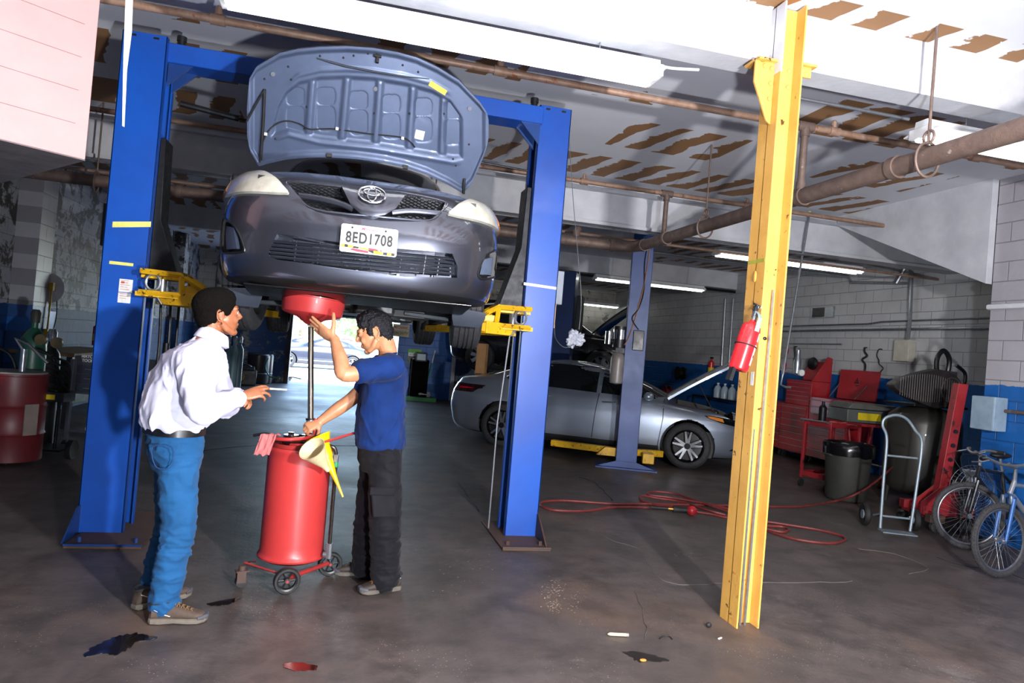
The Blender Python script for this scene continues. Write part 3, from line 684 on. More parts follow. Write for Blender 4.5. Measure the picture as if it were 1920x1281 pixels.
lowg=[(520,438),(600,449),(700,462),(848,476),(858,500),(857,521),(760,519),(640,503),(520,487),(503,480),(506,463)]
fogL=[(413,418),(430,416),(444,430),(456,458),(455,473),(418,475),(411,462)]; fogR=[(913,478),(936,480),(934,510),(930,525),(905,524),(896,515),(900,500)]
body=CB.mesh('b',M_GREY,CO).build('body',[M_GREY,M_UNDER],CO)
cs=[cutpoly([frp(*p) for p in up_out],2.03,2.5),cutpoly([frp(*p) for p in lowg],2.05,2.5),cutpoly([(max(-.83,y),z) for y,z in [frp(*p) for p in fogL]],1.74,2.5),cutpoly([(min(.83,y),z) for y,z in [frp(*p) for p in fogR]],1.74,2.5)]
cs.append(MB().b2((1.2,-.60,.55),(1.86,.60,1.3)).build('cutter',M_BLKP,smooth=0))
for x in (1.3,-1.3):
    for s in (-1,1): cs.append(arch(x,s*.76,.37,.14,s))
cs.append(MB().b2((.95,-.55,.1),(1.85,.55,.34)).build('cutter',M_BLKP,smooth=0))
cut(body,cs)
for p in body.data.polygons:
    c=p.center; n=p.normal
    if (n.z<-.75 and c.z<.26) or c.z<.205 or (abs(abs(c.y)-.83)<.004 and abs(n.y)>.9 and c.x>1.6) or (abs(c.x-1.74)<.003 and abs(n.x)>.9) or (abs(c.x-1.3)<.38 and abs(c.y)<.79 and c.z<.72 and c.x<1.9 and abs(n.y)<.999 and abs(c.y)>.5 and (V((c.x-1.3,0,c.z-.33)).length<.372)) or (1.19<c.x<1.87 and abs(c.y)<.605 and .33<c.z<1.0 and (abs(n.x)>.9 or n.z>.9 or abs(n.y)>.9) and (abs(abs(c.y)-.60)<.003 or abs(c.x-1.2)<.003 or abs(c.x-1.86)<.003 or abs(c.z-.55)<.003)) or (c.x>.9 and c.z<.35 and abs(c.y)<.56 and c.x<1.9): p.material_index=1
sharp(body,30)
# recess liners and slats
def loc(p): return toloc(p)
def gp(px,py,d=0.): y,z=frp(px,py); p=CB.front(y,z); return p+V((d,0,0))
M_GRID=mat('grille_plastic','23262e',.35,.1,'1b1e24',8,.5)
bk=MB(); bk.b2((2.028,-.62,.60),(2.034,.62,.80)); bk.build('grille_backing',M_BLKP,CO,smooth=0)
bk=MB(); bk.b2((2.035,-.56,.28),(2.045,.56,.50)); bk.build('radiator_panel',M_BLKP,CO,smooth=0)
# lower grille slats
Lt=[(508,463),(520,440),(600,451),(700,464),(848,478)]

lg=bpy.data.objects.new('lower_grille',None); C.objects.link(lg); lg.parent=CO
for k in range(1,6):
    f=k/6; a=gp(505+2*f,441+f*44+2,-.03); b=gp(853,478+f*42,-.03); c_=gp(680,461+f*44,-.03)
    q=MB().tube(bez([a,a.lerp(c_,.5)+V((.01,0,0)),c_,c_.lerp(b,.5)+V((.01,0,0)),b],6),.0065,6,flat=(1,1.4)); q.build('slat',M_GUNM,lg)
for px in (556,600,640,700,755,800,826):
    a=gp(px,445+(px-520)*.115,-.04); b=gp(px-5,484+(px-520)*.105,-.04); MB().tube([a,b],.005,6).build('slat',M_GRID,lg)
for s in (-1,1): MB().b2((2.05,s*.40 if s>0 else -.53,.30),(2.06,.53 if s>0 else -.40,.47)).build('blank_panel',M_GUNM,lg,smooth=0)
st=MB()
for i in range(38):
    y=random.uniform(-.42,.45); z=random.uniform(.31,.46); st.box((2.062,y,z),(.012,random.uniform(.01,.07),random.uniform(.004,.014)),rx=random.uniform(-.2,.2))
st.b2((2.05,-.4,.40),(2.062,.42,.41)).b2((2.05,-.05,.385),(2.062,.43,.395)); st.build('condenser_bits',M_ALLOY,lg,smooth=0)
# upper grille: mesh, bars, emblem panel
ug=bpy.data.objects.new('upper_grille',None); C.objects.link(ug); ug.parent=CO
me_=MB()
def inpoly(x,y,P):
    r=False; j=len(P)-1
    for i in range(len(P)):
        if (P[i][1]>y)!=(P[j][1]>y) and x<(P[j][0]-P[i][0])*(y-P[i][1])/(P[j][1]-P[i][1])+P[i][0]: r=not r
        j=i
    return r
UP=[frp(*p) for p in up_out]
for sgn in (1,-1):
    for k in range(-34,35):
        seg=[]
        for i in range(60):
            y=-.62+1.24*i/59; z=.70+sgn*.42*(y-k*.042)
            if inpoly(y,z,UP): seg.append(V((2.075,y,z)))
            elif len(seg)>1: me_.tube([seg[0],seg[-1]],.0022,4); seg=[]
            else: seg=[]
        if len(seg)>1: me_.tube([seg[0],seg[-1]],.0022,4)
me_.build('mesh_screen',M_GUNM,ug,smooth=0)
barp=lambda pts,w,m,nm,d=.0: MB().tube(bez([gp(x,y,d) for x,y in pts],6),w,8,flat=(1,1.7)).build(nm,m,ug)
barp([(560,366),(600,372),(640,382),(662,392)],.010,M_GREY,'bar',-.01); barp([(735,398),(770,395),(810,398),(838,401)],.010,M_GREY,'bar',-.01)
MB().tube(bez([gp(*p,-.004) for p in up_out],4,True),.007,8,closed=True).build('grille_frame',M_GREY,ug)
ep=shell(CB.front,[frp(x,y) for x,y in ((640,350),(665,353),(697,356),(735,360),(762,364))],[frp(x,y) for x,y in ((658,386),(675,402),(700,407),(722,404),(742,392))],16,10,.008,.06,.012); ep.build('emblem_panel',M_GREY,ug)
# emblem: three interlaced ovals
ec=gp(697,368,.0); en=bpy.data.objects.new('badge',None); C.objects.link(en); en.parent=ug; en.location=ec+V((.038,0,.0)); en.rotation_euler=(0,R(-16),0)
MB().ring((0,0,0),.074,.0065,'X',40,8,(1,.66)).build('oval',M_CHROME,en)
MB().ring((.002,0,.014),.046,.005,'X',32,8,(1,.42)).build('oval',M_CHROME,en)
MB().ring((.003,0,0),.024,.005,'X',32,8,(1,1.75)).build('oval',M_CHROME,en)
# headlamps
hl_t=[(411,341),(416,331),(432,326),(470,328),(492,333),(510,350),(531,378)]; hl_b=[(411,350),(416,356),(432,361),(470,368),(500,374),(515,377),(532,381)]
hr_t=[(845,417),(858,402),(870,387),(890,386),(922,391),(935,396),(941,404)]; hr_b=[(843,420),(860,422),(880,421),(905,423),(926,425),(935,421),(941,410)]
def lamp(tp,bt,amb):
    cz=lambda q:(q[0],min(q[1],.862))
    T=[cz(frp(*p)) for p in tp]; B_=[cz(frp(*p)) for p in bt]
    base=shell(CB.front,T,B_,26,10,.006,.05).build('headlamp',M_CLEAR,CO)
    shell(CB.front,T,B_,26,10,.009,.004,.008).build('lens',M_CLEAR,base)
    T=[cz(frp(*p)) for p in amb[0]]; B_=[cz(frp(*p)) for p in amb[1]]
    shell(CB.front,T,B_,10,8,.019,.006,.004).build('turn_signal',M_AMB,base)
lt_=[(.868,.735),(.857,.80),(.80,.846),(.70,.852),(.60,.835),(.51,.775),(.44,.70)]; lb_=[(.868,.715),(.857,.705),(.80,.698),(.70,.692),(.60,.688),(.51,.686),(.443,.69)]
for s in (-1,1):
    T=[(s*y,z) for y,z in lt_]; B_=[(s*y,z) for y,z in lb_]
    base=shell(CB.front,T,B_,30,14,.018,.06).build('headlamp',M_CLEAR,CO,smooth=60)
    shell(CB.front,T,B_,30,14,.021,.004,.012).build('lens',M_CLEAR,base,smooth=60)
    shell(CB.front,[(s*.866,.745),(s*.852,.80),(s*.80,.825)],[(s*.866,.72),(s*.852,.715),(s*.80,.725)],10,8,.034,.006,.004).build('turn_signal',M_AMB,base)
for F_ in (fogL,fogR):
    P_f=[(max(-.83,min(.83,y)),z) for y,z in [frp(*p) for p in F_]]; cy=sum(p[0] for p in P_f)/len(P_f); cz=sum(p[1] for p in P_f)/len(P_f)
    fx=min(CB.front(*p).x for p in P_f)
    rim_=MB().tube([CB.front(*p) for p in bez([(p[0],p[1],0) for p in P_f],4,True) for p in [(p.x,p.y)]],.006,8,closed=True).build('fog_lamp_surround',M_BLKP,CO)
    T_=[frp(*p) for p in ((405,410),(464,410))] if F_ is fogL else [frp(*p) for p in ((886,472),(943,474))]
    B_=[frp(*p) for p in ((405,480),(464,480))] if F_ is fogL else [frp(*p) for p in ((884,532),(940,534))]
    shell(CB.front,T_,B_,12,8,-.045,.01).build('recess_panel',M_UNDER,rim_)
    T_=[frp(*p) for p in ((416,424),(430,426))] if F_ is fogL else [frp(*p) for p in ((918,486),(933,486))]
    B_=[frp(*p) for p in ((417,468),(437,466))] if F_ is fogL else [frp(*p) for p in ((911,516),(928,519))]
    shell(CB.front,T_,B_,8,8,-.022,.02).build('blank_cover',mat('dark_trim','59657a',.6,.0,'475266',5,.5),rim_)
# number plate
PT=atY(641,422,3.9); y,z=frp(692,452); pc=CB.front(y,z)
np_=bpy.data.objects.new('number_plate',None); C.objects.link(np_); np_.parent=CO; np_.location=pc+V((.022,0,0)); np_.rotation_euler=(0,R(-2),0)
def rr(w,h,r,k=4):
    o=[]
    for cx,cy,a0 in ((w/2-r,h/2-r,0),(-w/2+r,h/2-r,90),(-w/2+r,-h/2+r,180),(w/2-r,-h/2+r,270)):
        for i in range(k+1): a=R(a0+90*i/k); o.append((cx+r*math.cos(a),cy+r*math.sin(a)))
    return o
MB().prism(rr(.306,.153,.012),-.0015,.0015,'YZ').build('plate',mat('plate_white','f3f2ee',.35),np_,smooth=0)
MB().prism(rr(.25,.10,.01),-.03,-.0015,'YZ').build('plate_holder',M_BLKP,np_,smooth=0)
M_INK=mat('plate_ink','17171c',.5); ROT=(R(90),0,R(90))
text('plate_number','8ED1708',.083,M_INK,np_,(.0025,0,.004),ROT,.0006,sx=.74,space=1.12,bold=.0022)
text('plate_state','Maryland',.024,mat('plate_pink','d2507a',.5),np_,(.0025,-.003,.058),ROT,.0004,shear=.35,bold=.0004)
FY=mat('flag_yellow','e8c820',.5);FR=mat('flag_red','c8304a',.5);FK=mat('flag_black','1c1c20',.5)
def flag(poly,m): MB().prism(poly,.0016,.0023,'YZ').build('flag_patch',m,np_,smooth=0)
flag([(-.146,-.036),(-.128,-.034),(-.128,-.05),(-.146,-.05)],FY); flag([(-.128,-.034),(-.11,-.036),(-.11,-.051),(-.128,-.05)],FK)
flag([(-.11,-.036),(-.08,-.04),(-.085,-.052),(-.11,-.051)],FY); flag([(-.08,-.04),(-.05,-.043),(-.055,-.052),(-.085,-.052)],FK)
flag([(-.05,-.043),(.0,-.046),(.0,-.058),(-.05,-.05)],FY); flag([(-.085,-.053),(-.0,-.059),(-.0,-.071),(-.06,-.069),(-.1,-.062)],FR)
flag([(.0,-.042),(.045,-.044),(.06,-.056),(.0,-.052)],FR); flag([(.0,-.053),(.028,-.053),(.028,-.071),(.0,-.06)],FK)
flag([(.028,-.053),(.075,-.056),(.08,-.072),(.028,-.072)],FY); flag([(.08,-.056),(.102,-.056),(.102,-.072),(.08,-.072)],FK); flag([(.102,-.056),(.125,-.056),(.125,-.072),(.102,-.072)],FY); flag([(.125,-.056),(.143,-.056),(.143,-.072),(.125,-.072)],FK); flag([(.062,-.046),(.074,-.046),(.07,-.056),(.066,-.056)],FR)
for y,z in ((-.095,.06),(.085,.06)): MB().ball((.002,y,z),(.003,.006,.006),8,5).build('screw',M_STEELD,np_)
# windscreen, cowl, mirrors, wheels
zs=[1.0,1.36]; ws=shell(CB.front,[(-.58,1.36),(0,1.375),(.58,1.36)],[(-.70,1.03),(0,1.0),(.70,1.03)],24,12,.004,.006); wso=ws.build('windscreen',M_GLASS,CO)
shell(CB.front,[(-.66,1.10),(-.56,1.12),(-.47,1.075)],[(-.66,1.05),(-.56,1.045),(-.47,1.045)],8,5,.007,.003).build('sticker_reflection' if False else 'sun_shade',M_TEAL,wso)
cw=MB().tube(bez([CB.front(y,.985)+V((.03,0,.01)) for y in (-.68,-.4,0,.4,.68)],6),.02,8); cw.build('cowl_panel',M_BLKP,CO)
for s in (-1,1):
    wp=MB().tube([CB.front(s*.1-.2,1.0)+V((.02,0,.02)),CB.front(s*.1+.35,1.06)+V((.015,0,.02))],.008,6); wp.build('wiper',M_BLK,CO)
    b=CB.side(.62,.98,s); m=MB(); m.loft([[V((.62+dx*.1,s*(.86+w*1.0)*1.0,1.0+dz)) for dx,dz in ((.5,-.03),(.5,.05),(-.4,.06),(-.4,-.035))] for w in (0,)]+[[V((.62+dx*.1,s*(.86+w),1.0+dz)) for dx,dz in ((.45,-.05),(.45,.07),(-.5,.075),(-.5,-.05))] for w in (.04,.12)]+[[V((.60+dx*.1,s*(1.0),1.01+dz)) for dx,dz in ((.2,-.03),(.2,.045),(-.4,.05),(-.4,-.03))]])
    m.cyl((.6,s*.76,.99),(.6,s*.87,1.0),.02); mo=m.build('side_mirror',M_GREY,CO,bevel=.012)
for x in (1.3,-1.3):
    for s in (-1,1): wheel(CO,(x,s*.74,.245),.318,.205,.20,None,s,rot=R(-7) if x>0 else 0)
# fascia: splash shields, underside parts
ub=MB(); 
ub.loft([[V((1.96,-.66,.185)),V((1.96,.66,.185)),V((1.96,.66,.2)),V((1.96,-.66,.2))],[V((1.75,-.64,.14)),V((1.75,.64,.14)),V((1.75,.64,.17)),V((1.75,-.64,.17))],[V((1.2,-.5,.17)),V((1.2,.5,.17)),V((1.2,.5,.2)),V((1.2,-.5,.2))]])
ub.build('engine_undertray',mat('undertray','0e0e10',.3,.1,'0e0e10',5,.7),CO,bevel=.006)
ub=MB().box((1.2,0,.13),(.35,.9,.06)).box((.85,0,.15),(.10,.75,.05)).box((1.05,-.28,.16),(.5,.08,.05),rz=.15).box((1.05,.28,.16),(.5,.08,.05),rz=-.15); ub.build('subframe',M_UNDER,CO,bevel=.01)
op=MB().box((1.35,.1,.15),(.3,.26,.1)).box((1.42,-.14,.17),(.22,.2,.08)); op.build('oil_pan',mat('cast_aluminium','5c5d5e',.4,.7,'2c2c2a',14,.9),CO,bevel=.02)
for s in (-1,1):
    MB().loft([[V((1.15,s*.3,.12)),V((1.4,s*.3,.12)),V((1.4,s*.3,.145)),V((1.15,s*.3,.145))],[V((1.27,s*.70,.10)),V((1.34,s*.70,.10)),V((1.34,s*.70,.13)),V((1.27,s*.70,.13))]]).build('control_arm',mat('arm_grey','565c62',.45,.5,'34383c',8,.8),CO,bevel=.005)
    sp_=MB().loft([[V((1.70,s*(.58),.13)),V((1.70,s*.80,.13)),V((1.71,s*.80,.17)),V((1.71,s*.58,.19))],[V((1.66,s*(.60),.07)),V((1.66,s*.78,.07)),V((1.665,s*.78,.08)),V((1.665,s*.60,.08))]]); sp_.build('splash_flap',mat('flap_grey','353b46',.5,.0,'2b303a',8,.6,spec=.2),CO,bevel=.004)
    MB().tube([(.9,s*.2,.12),(.2,s*.16,.12),(-1.4,s*.16,.13)],.03,10).build('brake_line' if s>0 else 'exhaust_pipe',M_STEELD if s>0 else M_DISC,CO)
    MB().box((-.1,s*.78,.165),(2.0,.07,.05)).build('sill_flange',M_UNDER,CO,bevel=.01)
gl=MB()
for i in range(26): gl.box((random.uniform(.7,1.1),random.uniform(-.35,.45),random.uniform(.09,.13)),(random.uniform(.01,.05),random.uniform(.01,.05),.012),rz=random.random()*3)
gl.build('chassis_bolts',M_ALLOY,CO,smooth=0)
fb=MB().box((.0,0,.20),(2.2,1.3,.02)).box((.3,0,.17),(1.6,.28,.06)).box((-.9,0,.18),(.5,1.1,.1)); fb.build('floor_pan',M_UNDER,CO,bevel=.01)
# ---- open hood (own outline on an inclined plane hinged at the cowl)
HP=V((0,5.03,2.53)); HT=V((0,4.50,3.36)); hv=(HT-HP).normalized(); hn=V((0,-hv.z,hv.y))  # faces the viewer
if hn.y>0: hn=-hn
def onH(x,y,off=0):
    d=ray(x,y); t=(HP-V((0,0,CH))).dot(hn)/d.dot(hn); p=V((0,0,CH))+d*t; return p+hn*off
htop=pl1([(462,205),(466,150),(480,126),(525,99),(560,91),(600,87),(650,85),(700,88),(745,96),(780,106),(820,125),(860,150),(900,192),(914,213),(917,228)])
hbot=pl1([(462,255),(468,285),(485,313),(500,308),(540,298),(580,294),(620,293),(670,296),(720,303),(760,312),(800,326),(840,346),(868,363),(885,345),(905,300),(914,275),(917,258)])
ss=lambda a,b,x:(lambda t:t*t*(3-2*t))(min(1,max(0,(x-a)/(b-a))))
arc=pl1([(500,262),(512,235),(522,200),(535,175),(560,155),(600,145),(650,143),(700,146),(760,156),(810,170),(845,190),(866,220),(872,260),(870,300)])
bar_=pl1([(500,262),(540,248),(600,262),(700,272),(800,290),(850,300),(870,300)])
def relief(x,y):
    top,bot=htop(x),hbot(x); ex=min(x-462,917-x); d=min(y-top,bot-y,ex); h=0
    h-= .022*ss(5,13,d)
    ins=min(y-arc(x),bar_(x)-y,x-508,868-x)
    h-= .022*ss(-2,7,ins)
    k=ss(0,8,ins)
    for rx0,rx1 in ((586,576),(651,640),(713,704),(776,768),(835,830)):
        xx=rx0+(rx1-rx0)*(y-150)/120; h+=k*.017*(1-ss(3,9,abs(x-xx)))
    # pockets
    for i,(cx) in enumerate((553,611,672,733,793,848)):
        for cy,ry in ((182,17),(224,24)):
            cyy=cy+(cx-611)*.115+ (0 if i else 8); q=((abs(x-cx)/17)**4+(abs(y-cyy)/ry)**4); h-=k*.006*(1-ss(.7,1.05,q))
    # cross dents along the lower edge
    lowd=min(abs(y-(bar_(x)+6)),30); h+=.008*(1-ss(0,7,lowd))*ss(510,530,x)*(1-ss(850,868,x))
    h+=.006*(1-ss(2,6,abs(y-(arc(x)-14))))*ss(535,560,x)*(1-ss(830,850,x))
    return h
mb=MB(); NU,NV=190,100; O=[];I=[]
for i in range(NU+1):
    x=462.2+(916.8-462.2)*i/NU; 
    for j in range(NV+1):
        y=htop(x)+(hbot(x)-htop(x))*j/NV; p=onH(x,y); r=relief(x,y); xc=(x-690)/230
        cv=-.05*xc*xc+.03
        O.append(p+hn*(r+cv)); I.append(p+hn*(cv-.035-.012*ss(0,20,min(y-htop(x),hbot(x)-y))))
m=NV+1;n=len(O);fs=[]
for i in range(NU):
    for j in range(NV): a=i*m+j; fs+=[(a,a+1,a+m+1,a+m),(n+a,n+a+m,n+a+m+1,n+a+1)]
for i in range(NU): fs+=[(i*m,(i+1)*m,n+(i+1)*m,n+i*m),(i*m+NV,n+i*m+NV,n+(i+1)*m+NV,(i+1)*m+NV)]
for j in range(NV): fs+=[(j,n+j,n+j+1,j+1),(NU*m+j,NU*m+j+1,n+NU*m+j+1,n+NU*m+j)]
mb.add([toloc(p) for p in O+I],fs); hood=mb.build('hood',[M_HOODIN],CO,smooth=60)
def hp(x,y,off=.0): xc=(x-690)/230; return toloc(onH(x,y,relief(x,y)-.05*xc*xc+.03+off))
MB().tube(bez([hp(x,y,.012) for x,y in ((487,305),(490,275),(498,255),(512,238),(535,229),(560,234),(580,242),(606,243),(632,243),(690,251),(752,258),(770,266),(778,277))],6),.005,6).build('washer_hose',M_BLK,hood)
for x,y in ((498,253),(632,242),(755,260)): MB().box(hp(x,y,.014),(.015,.018,.018)).build('hose_clip',M_WHT,hood)
MB().tube([hp(496,168,.02),hp(494,230,.03),hp(489,300,.03)],.009,6).build('hood_strut',M_BLK,hood)
MB().tube([hp(496,168,.02),hp(478,200,.04),hp(464,226,.05)],.006,6).build('prop_rod',M_BLK,hood)
MB().tube([hp(871,335,.02),hp(869,362,.02)],.009,6).build('hinge',M_BLK,hood)
MB().tube([hp(594,109,.006),hp(620,116,.008),hp(650,124,.008),(hp(700,133,.008)),hp(760,143,.006),hp(805,148,.004)],[.006,.012,.012,.011,.008,.004],8,flat=(1,.6)).build('seal_strip',mat('seal','3a3f4a',.6),hood)
def sticker(x,y,w,h,m,rz,nm):
    c=hp(x,y,.004); q=MB(); M=Matrix.Translation(c)@((Matrix(((-hn.y*0,0,0),(0,0,0),(0,0,0))).to_4x4()) if False else Matrix.Identity(4))
    u=V((0,1,0)); vv=toloc(HP+hv)-toloc(HP); vv.normalize(); nn=toloc(HP+hn)-toloc(HP)
    u2=u*math.cos(rz)+vv*math.sin(rz); v2=-u*math.sin(rz)+vv*math.cos(rz)
    q.add([c+u2*a*w/2+v2*b*h/2+nn*e for e in (0,.0015) for a,b in ((-1,-1),(1,-1),(1,1),(-1,1))],[(0,1,2,3),(4,5,6,7),(0,1,5,4),(1,2,6,5),(2,3,7,6),(3,0,4,7)]); return q.build(nm,m,hood,smooth=0)
sticker(821,165,.125,.035,mat('sticker_yellow','ffe14a',.5),R(-22),'caution_sticker'); sticker(787,255,.062,.062,mat('sticker_white','dcdde2',.5),R(-5),'info_sticker')
lt=MB().box(hp(708,108,.01),(.03,.02,.06)).box(hp(708,104,.015),(.02,.05,.015)); lt.build('hood_latch',M_BLK,hood,bevel=.003)
for x,y in ((511,140),(704,167),(881,205)): MB().cyl(hp(x,y,-.004),hp(x,y,.012),.014,n=12).cyl(hp(x,y,.01),hp(x,y,.016),.007,n=10).build('bump_stop',mat('stop_grey','6d7078',.4),hood)
for x,y in ((644,108),(663,104),(755,122),(546,150),(571,243),(516,262),(880,273),(855,312),(495,150),(784,135),(690,100),(600,105),(833,215),(768,213),(575,202),(702,213),(540,126),(850,300)): MB().ball(hp(x,y,.0),.0075,8,5).build('fastener',M_BLK,hood)
for x,y in ((618,288),(760,310)): MB().box(hp(x,y,.012),(.02,.035,.025)).build('seal_clip',M_BLK,hood)
# ---- silver sedan on the second lift
def side_shell(P,B,sg,top,bot,m,nm,off=.004,th=.006,nu=18,nv=5,bulge=0): return shell(lambda x,z:B.side(x,z,sg),top,bot,nu,nv,off,th,bulge).build(nm,m,P)
def sedan(name,label,loc,rz,paint,B,wb,wr,wheelspec,style_color,group=None,hoodcut=True,track=.79,details=True):
    P=thing(name,label,'car',loc,rz,group)
    body=B.mesh('b',paint,P).build('body',[paint,M_UNDER],P)
    cs=[]
    for x in (wb/2,-wb/2):
        for s in (-1,1): cs.append(arch(x,s*(track+.0),wr+.055,.18,s))
    if hoodcut: cs.append(MB().b2((wb/2-.22,-.66,.55),(wb/2+.62,.66,1.3)).build('cutter',M_BLKP,smooth=0))
    cut(body,cs)
    for p in body.data.polygons:
        c=p.center
        if c.z<.2 or (abs(abs(c.x)-wb/2)<wr+.05 and abs(c.y)<B.a(.4)-.03 and V((abs(c.x)-wb/2,0,c.z-.33)).length<wr+.06) or (hoodcut and wb/2-.23<c.x<wb/2+.63 and abs(c.y)<.665 and .54<c.z<.95 and (abs(abs(c.y)-.66)<.003 or abs(c.x-wb/2+.22)<.003 or abs(c.x-wb/2-.62)<.003 or abs(c.z-.55)<.003)): p.material_index=1
    sharp(body,30)
    for x in (wb/2,-wb/2):
        for s in (-1,1): wheel(P,(x,s*track,wr),wr,.215,wheelspec[0],wheelspec[1],s)
    return P
CAMB=Body([(.16,.74,2.05,-2.1,0,4,4),(.20,.85,2.28,-2.32,0,4,4.2),(.30,.90,2.37,-2.40,0,4,4.2),(.42,.915,2.40,-2.43,0,4,4.2),(.58,.92,2.40,-2.46,0,4,4.2),(.70,.915,2.33,-2.45,0,4,4.2),
 (.78,.90,2.24,-2.43,0,4,4.4),(.84,.885,2.05,-2.40,0,4,4.4),(.90,.865,1.70,-2.37,0,4,4.4),(.96,.835,1.25,-2.33,-.2,4,4.6),(1.03,.795,1.05,-2.27,-.3,4,4.6),(1.08,.76,.94,-2.0,-.35,4,4.4),(1.15,.72,.78,-1.75,-.35,4,4),(1.28,.665,.42,-1.35,-.4,4,4),(1.38,.61,.05,-.98,-.45,3.6,3.6),(1.43,.54,-.2,-.75,-.48,3.2,3.2),(1.445,.40,-.32,-.62,-.48,3,3)])
CAMB.bow=.16
CA=sedan('sedan_car','silver sedan with its hood raised, parked beyond the right lift post',(4.16,10.66,0),R(-28.6),M_SILV,CAMB,2.825,.336,(.232,'twin'),0,track=.80)
for s in (-1,1):
    side_shell(CA,CAMB,s,[(-.98,1.345),(-.6,1.372),(.02,1.36)],[(-.98,1.01),(-.5,1.0),(.02,.985)],M_GLASS,'rear_door_window')
    side_shell(CA,CAMB,s,[(.09,1.355),(.3,1.31),(.55,1.20),(.86,1.02)],[(.09,.985),(.3,.98),(.6,.975),(.9,.97)],M_GLASS,'front_door_window')
    side_shell(CA,CAMB,s,[(-1.42,1.10),(-1.2,1.24),(-1.05,1.32)],[(-1.42,1.07),(-1.2,1.02),(-1.05,1.01)],M_GLASS,'quarter_window')
    side_shell(CA,CAMB,s,[(-1.46,1.115),(-1.0,1.362),(-.6,1.388),(.05,1.376),(.5,1.245),(.93,1.0)],[(-1.44,1.10),(-1.0,1.35),(-.6,1.376),(.05,1.364),(.5,1.232),(.92,.985)],M_CHROME,'window_trim',.006)
    for xs in ([(1.02,.98),(1.03,.7),(.98,.30)],[(.06,.98),(.03,.7),(.0,.25)],[(-1.02,1.0),(-1.08,.8),(-.98,.62),(-.95,.3)]):
        for i in range(len(xs)-1):
            a,b=xs[i],xs[i+1]; side_shell(CA,CAMB,s,[a,b],[(a[0]+.012,a[1]),(b[0]+.012,b[1])],M_BLKP,'door_seam',.0012,.004,6,1)
    side_shell(CA,CAMB,s,[(-.95,.30),(1.0,.30)],[(-.95,.205),(1.0,.205)],M_UNDER,'sill',.006)
    for hx in (-.78,.22):
        y=CAMB.side(hx,.86,s).y
        h=MB().tube([(hx-.10,y-s*.005,.86),(hx-.08,y+s*.03,.862),(hx+.08,y+s*.03,.868),(hx+.10,y-s*.005,.87)],.011,8); h.build('door_handle',M_CHROME,CA)
    y=CAMB.side(.82,.98,s).y
    m=MB().ball((.80,y+s*.12,1.0),(.08,.10,.065),16,10).cyl((.82,y-s*.02,.95),(.82,y+s*.06,.97),.02); m.build('side_mirror',M_SILV,CA)
    # lamps wrapping the corners
    side_shell(CA,CAMB,s,[(1.62,.80),(1.8,.795),(2.12,.75)],[(1.66,.77),(1.85,.715),(2.14,.66)],M_GLASS,'headlamp',.008)
    side_shell(CA,CAMB,s,[(1.66,.79),(1.76,.785),(1.88,.765)],[(1.68,.77),(1.78,.745),(1.9,.72)],M_AMB,'turn_signal',.012)
    side_shell(CA,CAMB,s,[(-2.24,.93),(-2.05,.925),(-1.78,.89)],[(-2.24,.80),(-2.05,.83),(-1.80,.875)],mat('tail_lamp_dark','2a0a10',.12,0,'1a060a',coat=1),'tail_lamp',.008)
    side_shell(CA,CAMB,s,[(-2.22,.87),(-2.1,.875),(-1.95,.872)],[(-2.22,.845),(-2.1,.85),(-1.95,.86)],mat('tail_red','c01428',.2,0,'a01020'),'reflector',.012)
shell(CAMB.rear,[(-.80,.93),(-.6,.93),(-.35,.92)],[(-.80,.80),(-.6,.79),(-.35,.82)],12,5,.008,.01).build('tail_lamp',mat('tail_lamp_dark','2a0a10'),CA)
shell(CAMB.rear,[(-.5,1.36),(.5,1.36)],[(-.62,1.1),(.62,1.1)],12,6,.004,.006).build('rear_window',M_GLASS,CA)
shell(CAMB.front,[(-.52,1.34),(.52,1.34)],[(-.68,1.0),(.68,1.0)],12,6,.004,.006).build('windscreen',M_GLASS,CA)
hd=MB(); NU=14; rings=[]
hg=V((1.06,0,1.02)); ang=R(36); d=V((math.cos(ang),0,math.sin(ang))); nn=V((-math.sin(ang),0,math.cos(ang)))
for i in range(NU+1):
    t=i/NU; w=.76-.05*t-.13*t**6; c=hg+d*(1.2*t)-nn*(.10*t*t*.8)
    rings.append([c+V((0,y*w,0))+nn*(.03-.05*(y*y)+o) for y,o in [(-1+2*k/10,0) for k in range(11)]+[(1-2*k/10,-.035) for k in range(11)]])
hd.loft(rings); hd.build('hood',M_SILV,CA)
MB().tube([hg+d*.5+V((0,-.6,-.0)),V((1.75,-.62,.85))],.008,6).build('hood_strut',M_BLK,CA)
eb=MB().box((1.5,0,.74),(.6,.9,.18)).box((1.3,-.4,.8),(.25,.3,.1)).box((1.75,.3,.78),(.2,.3,.12)); eb.build('engine',M_BLKP,CA,bevel=.03)
shell(CAMB.front,[(-.55,.62),(.55,.62)],[(-.72,.32),(.72,.32)],16,6,.006,.02).build('front_grille',M_BLKP,CA)
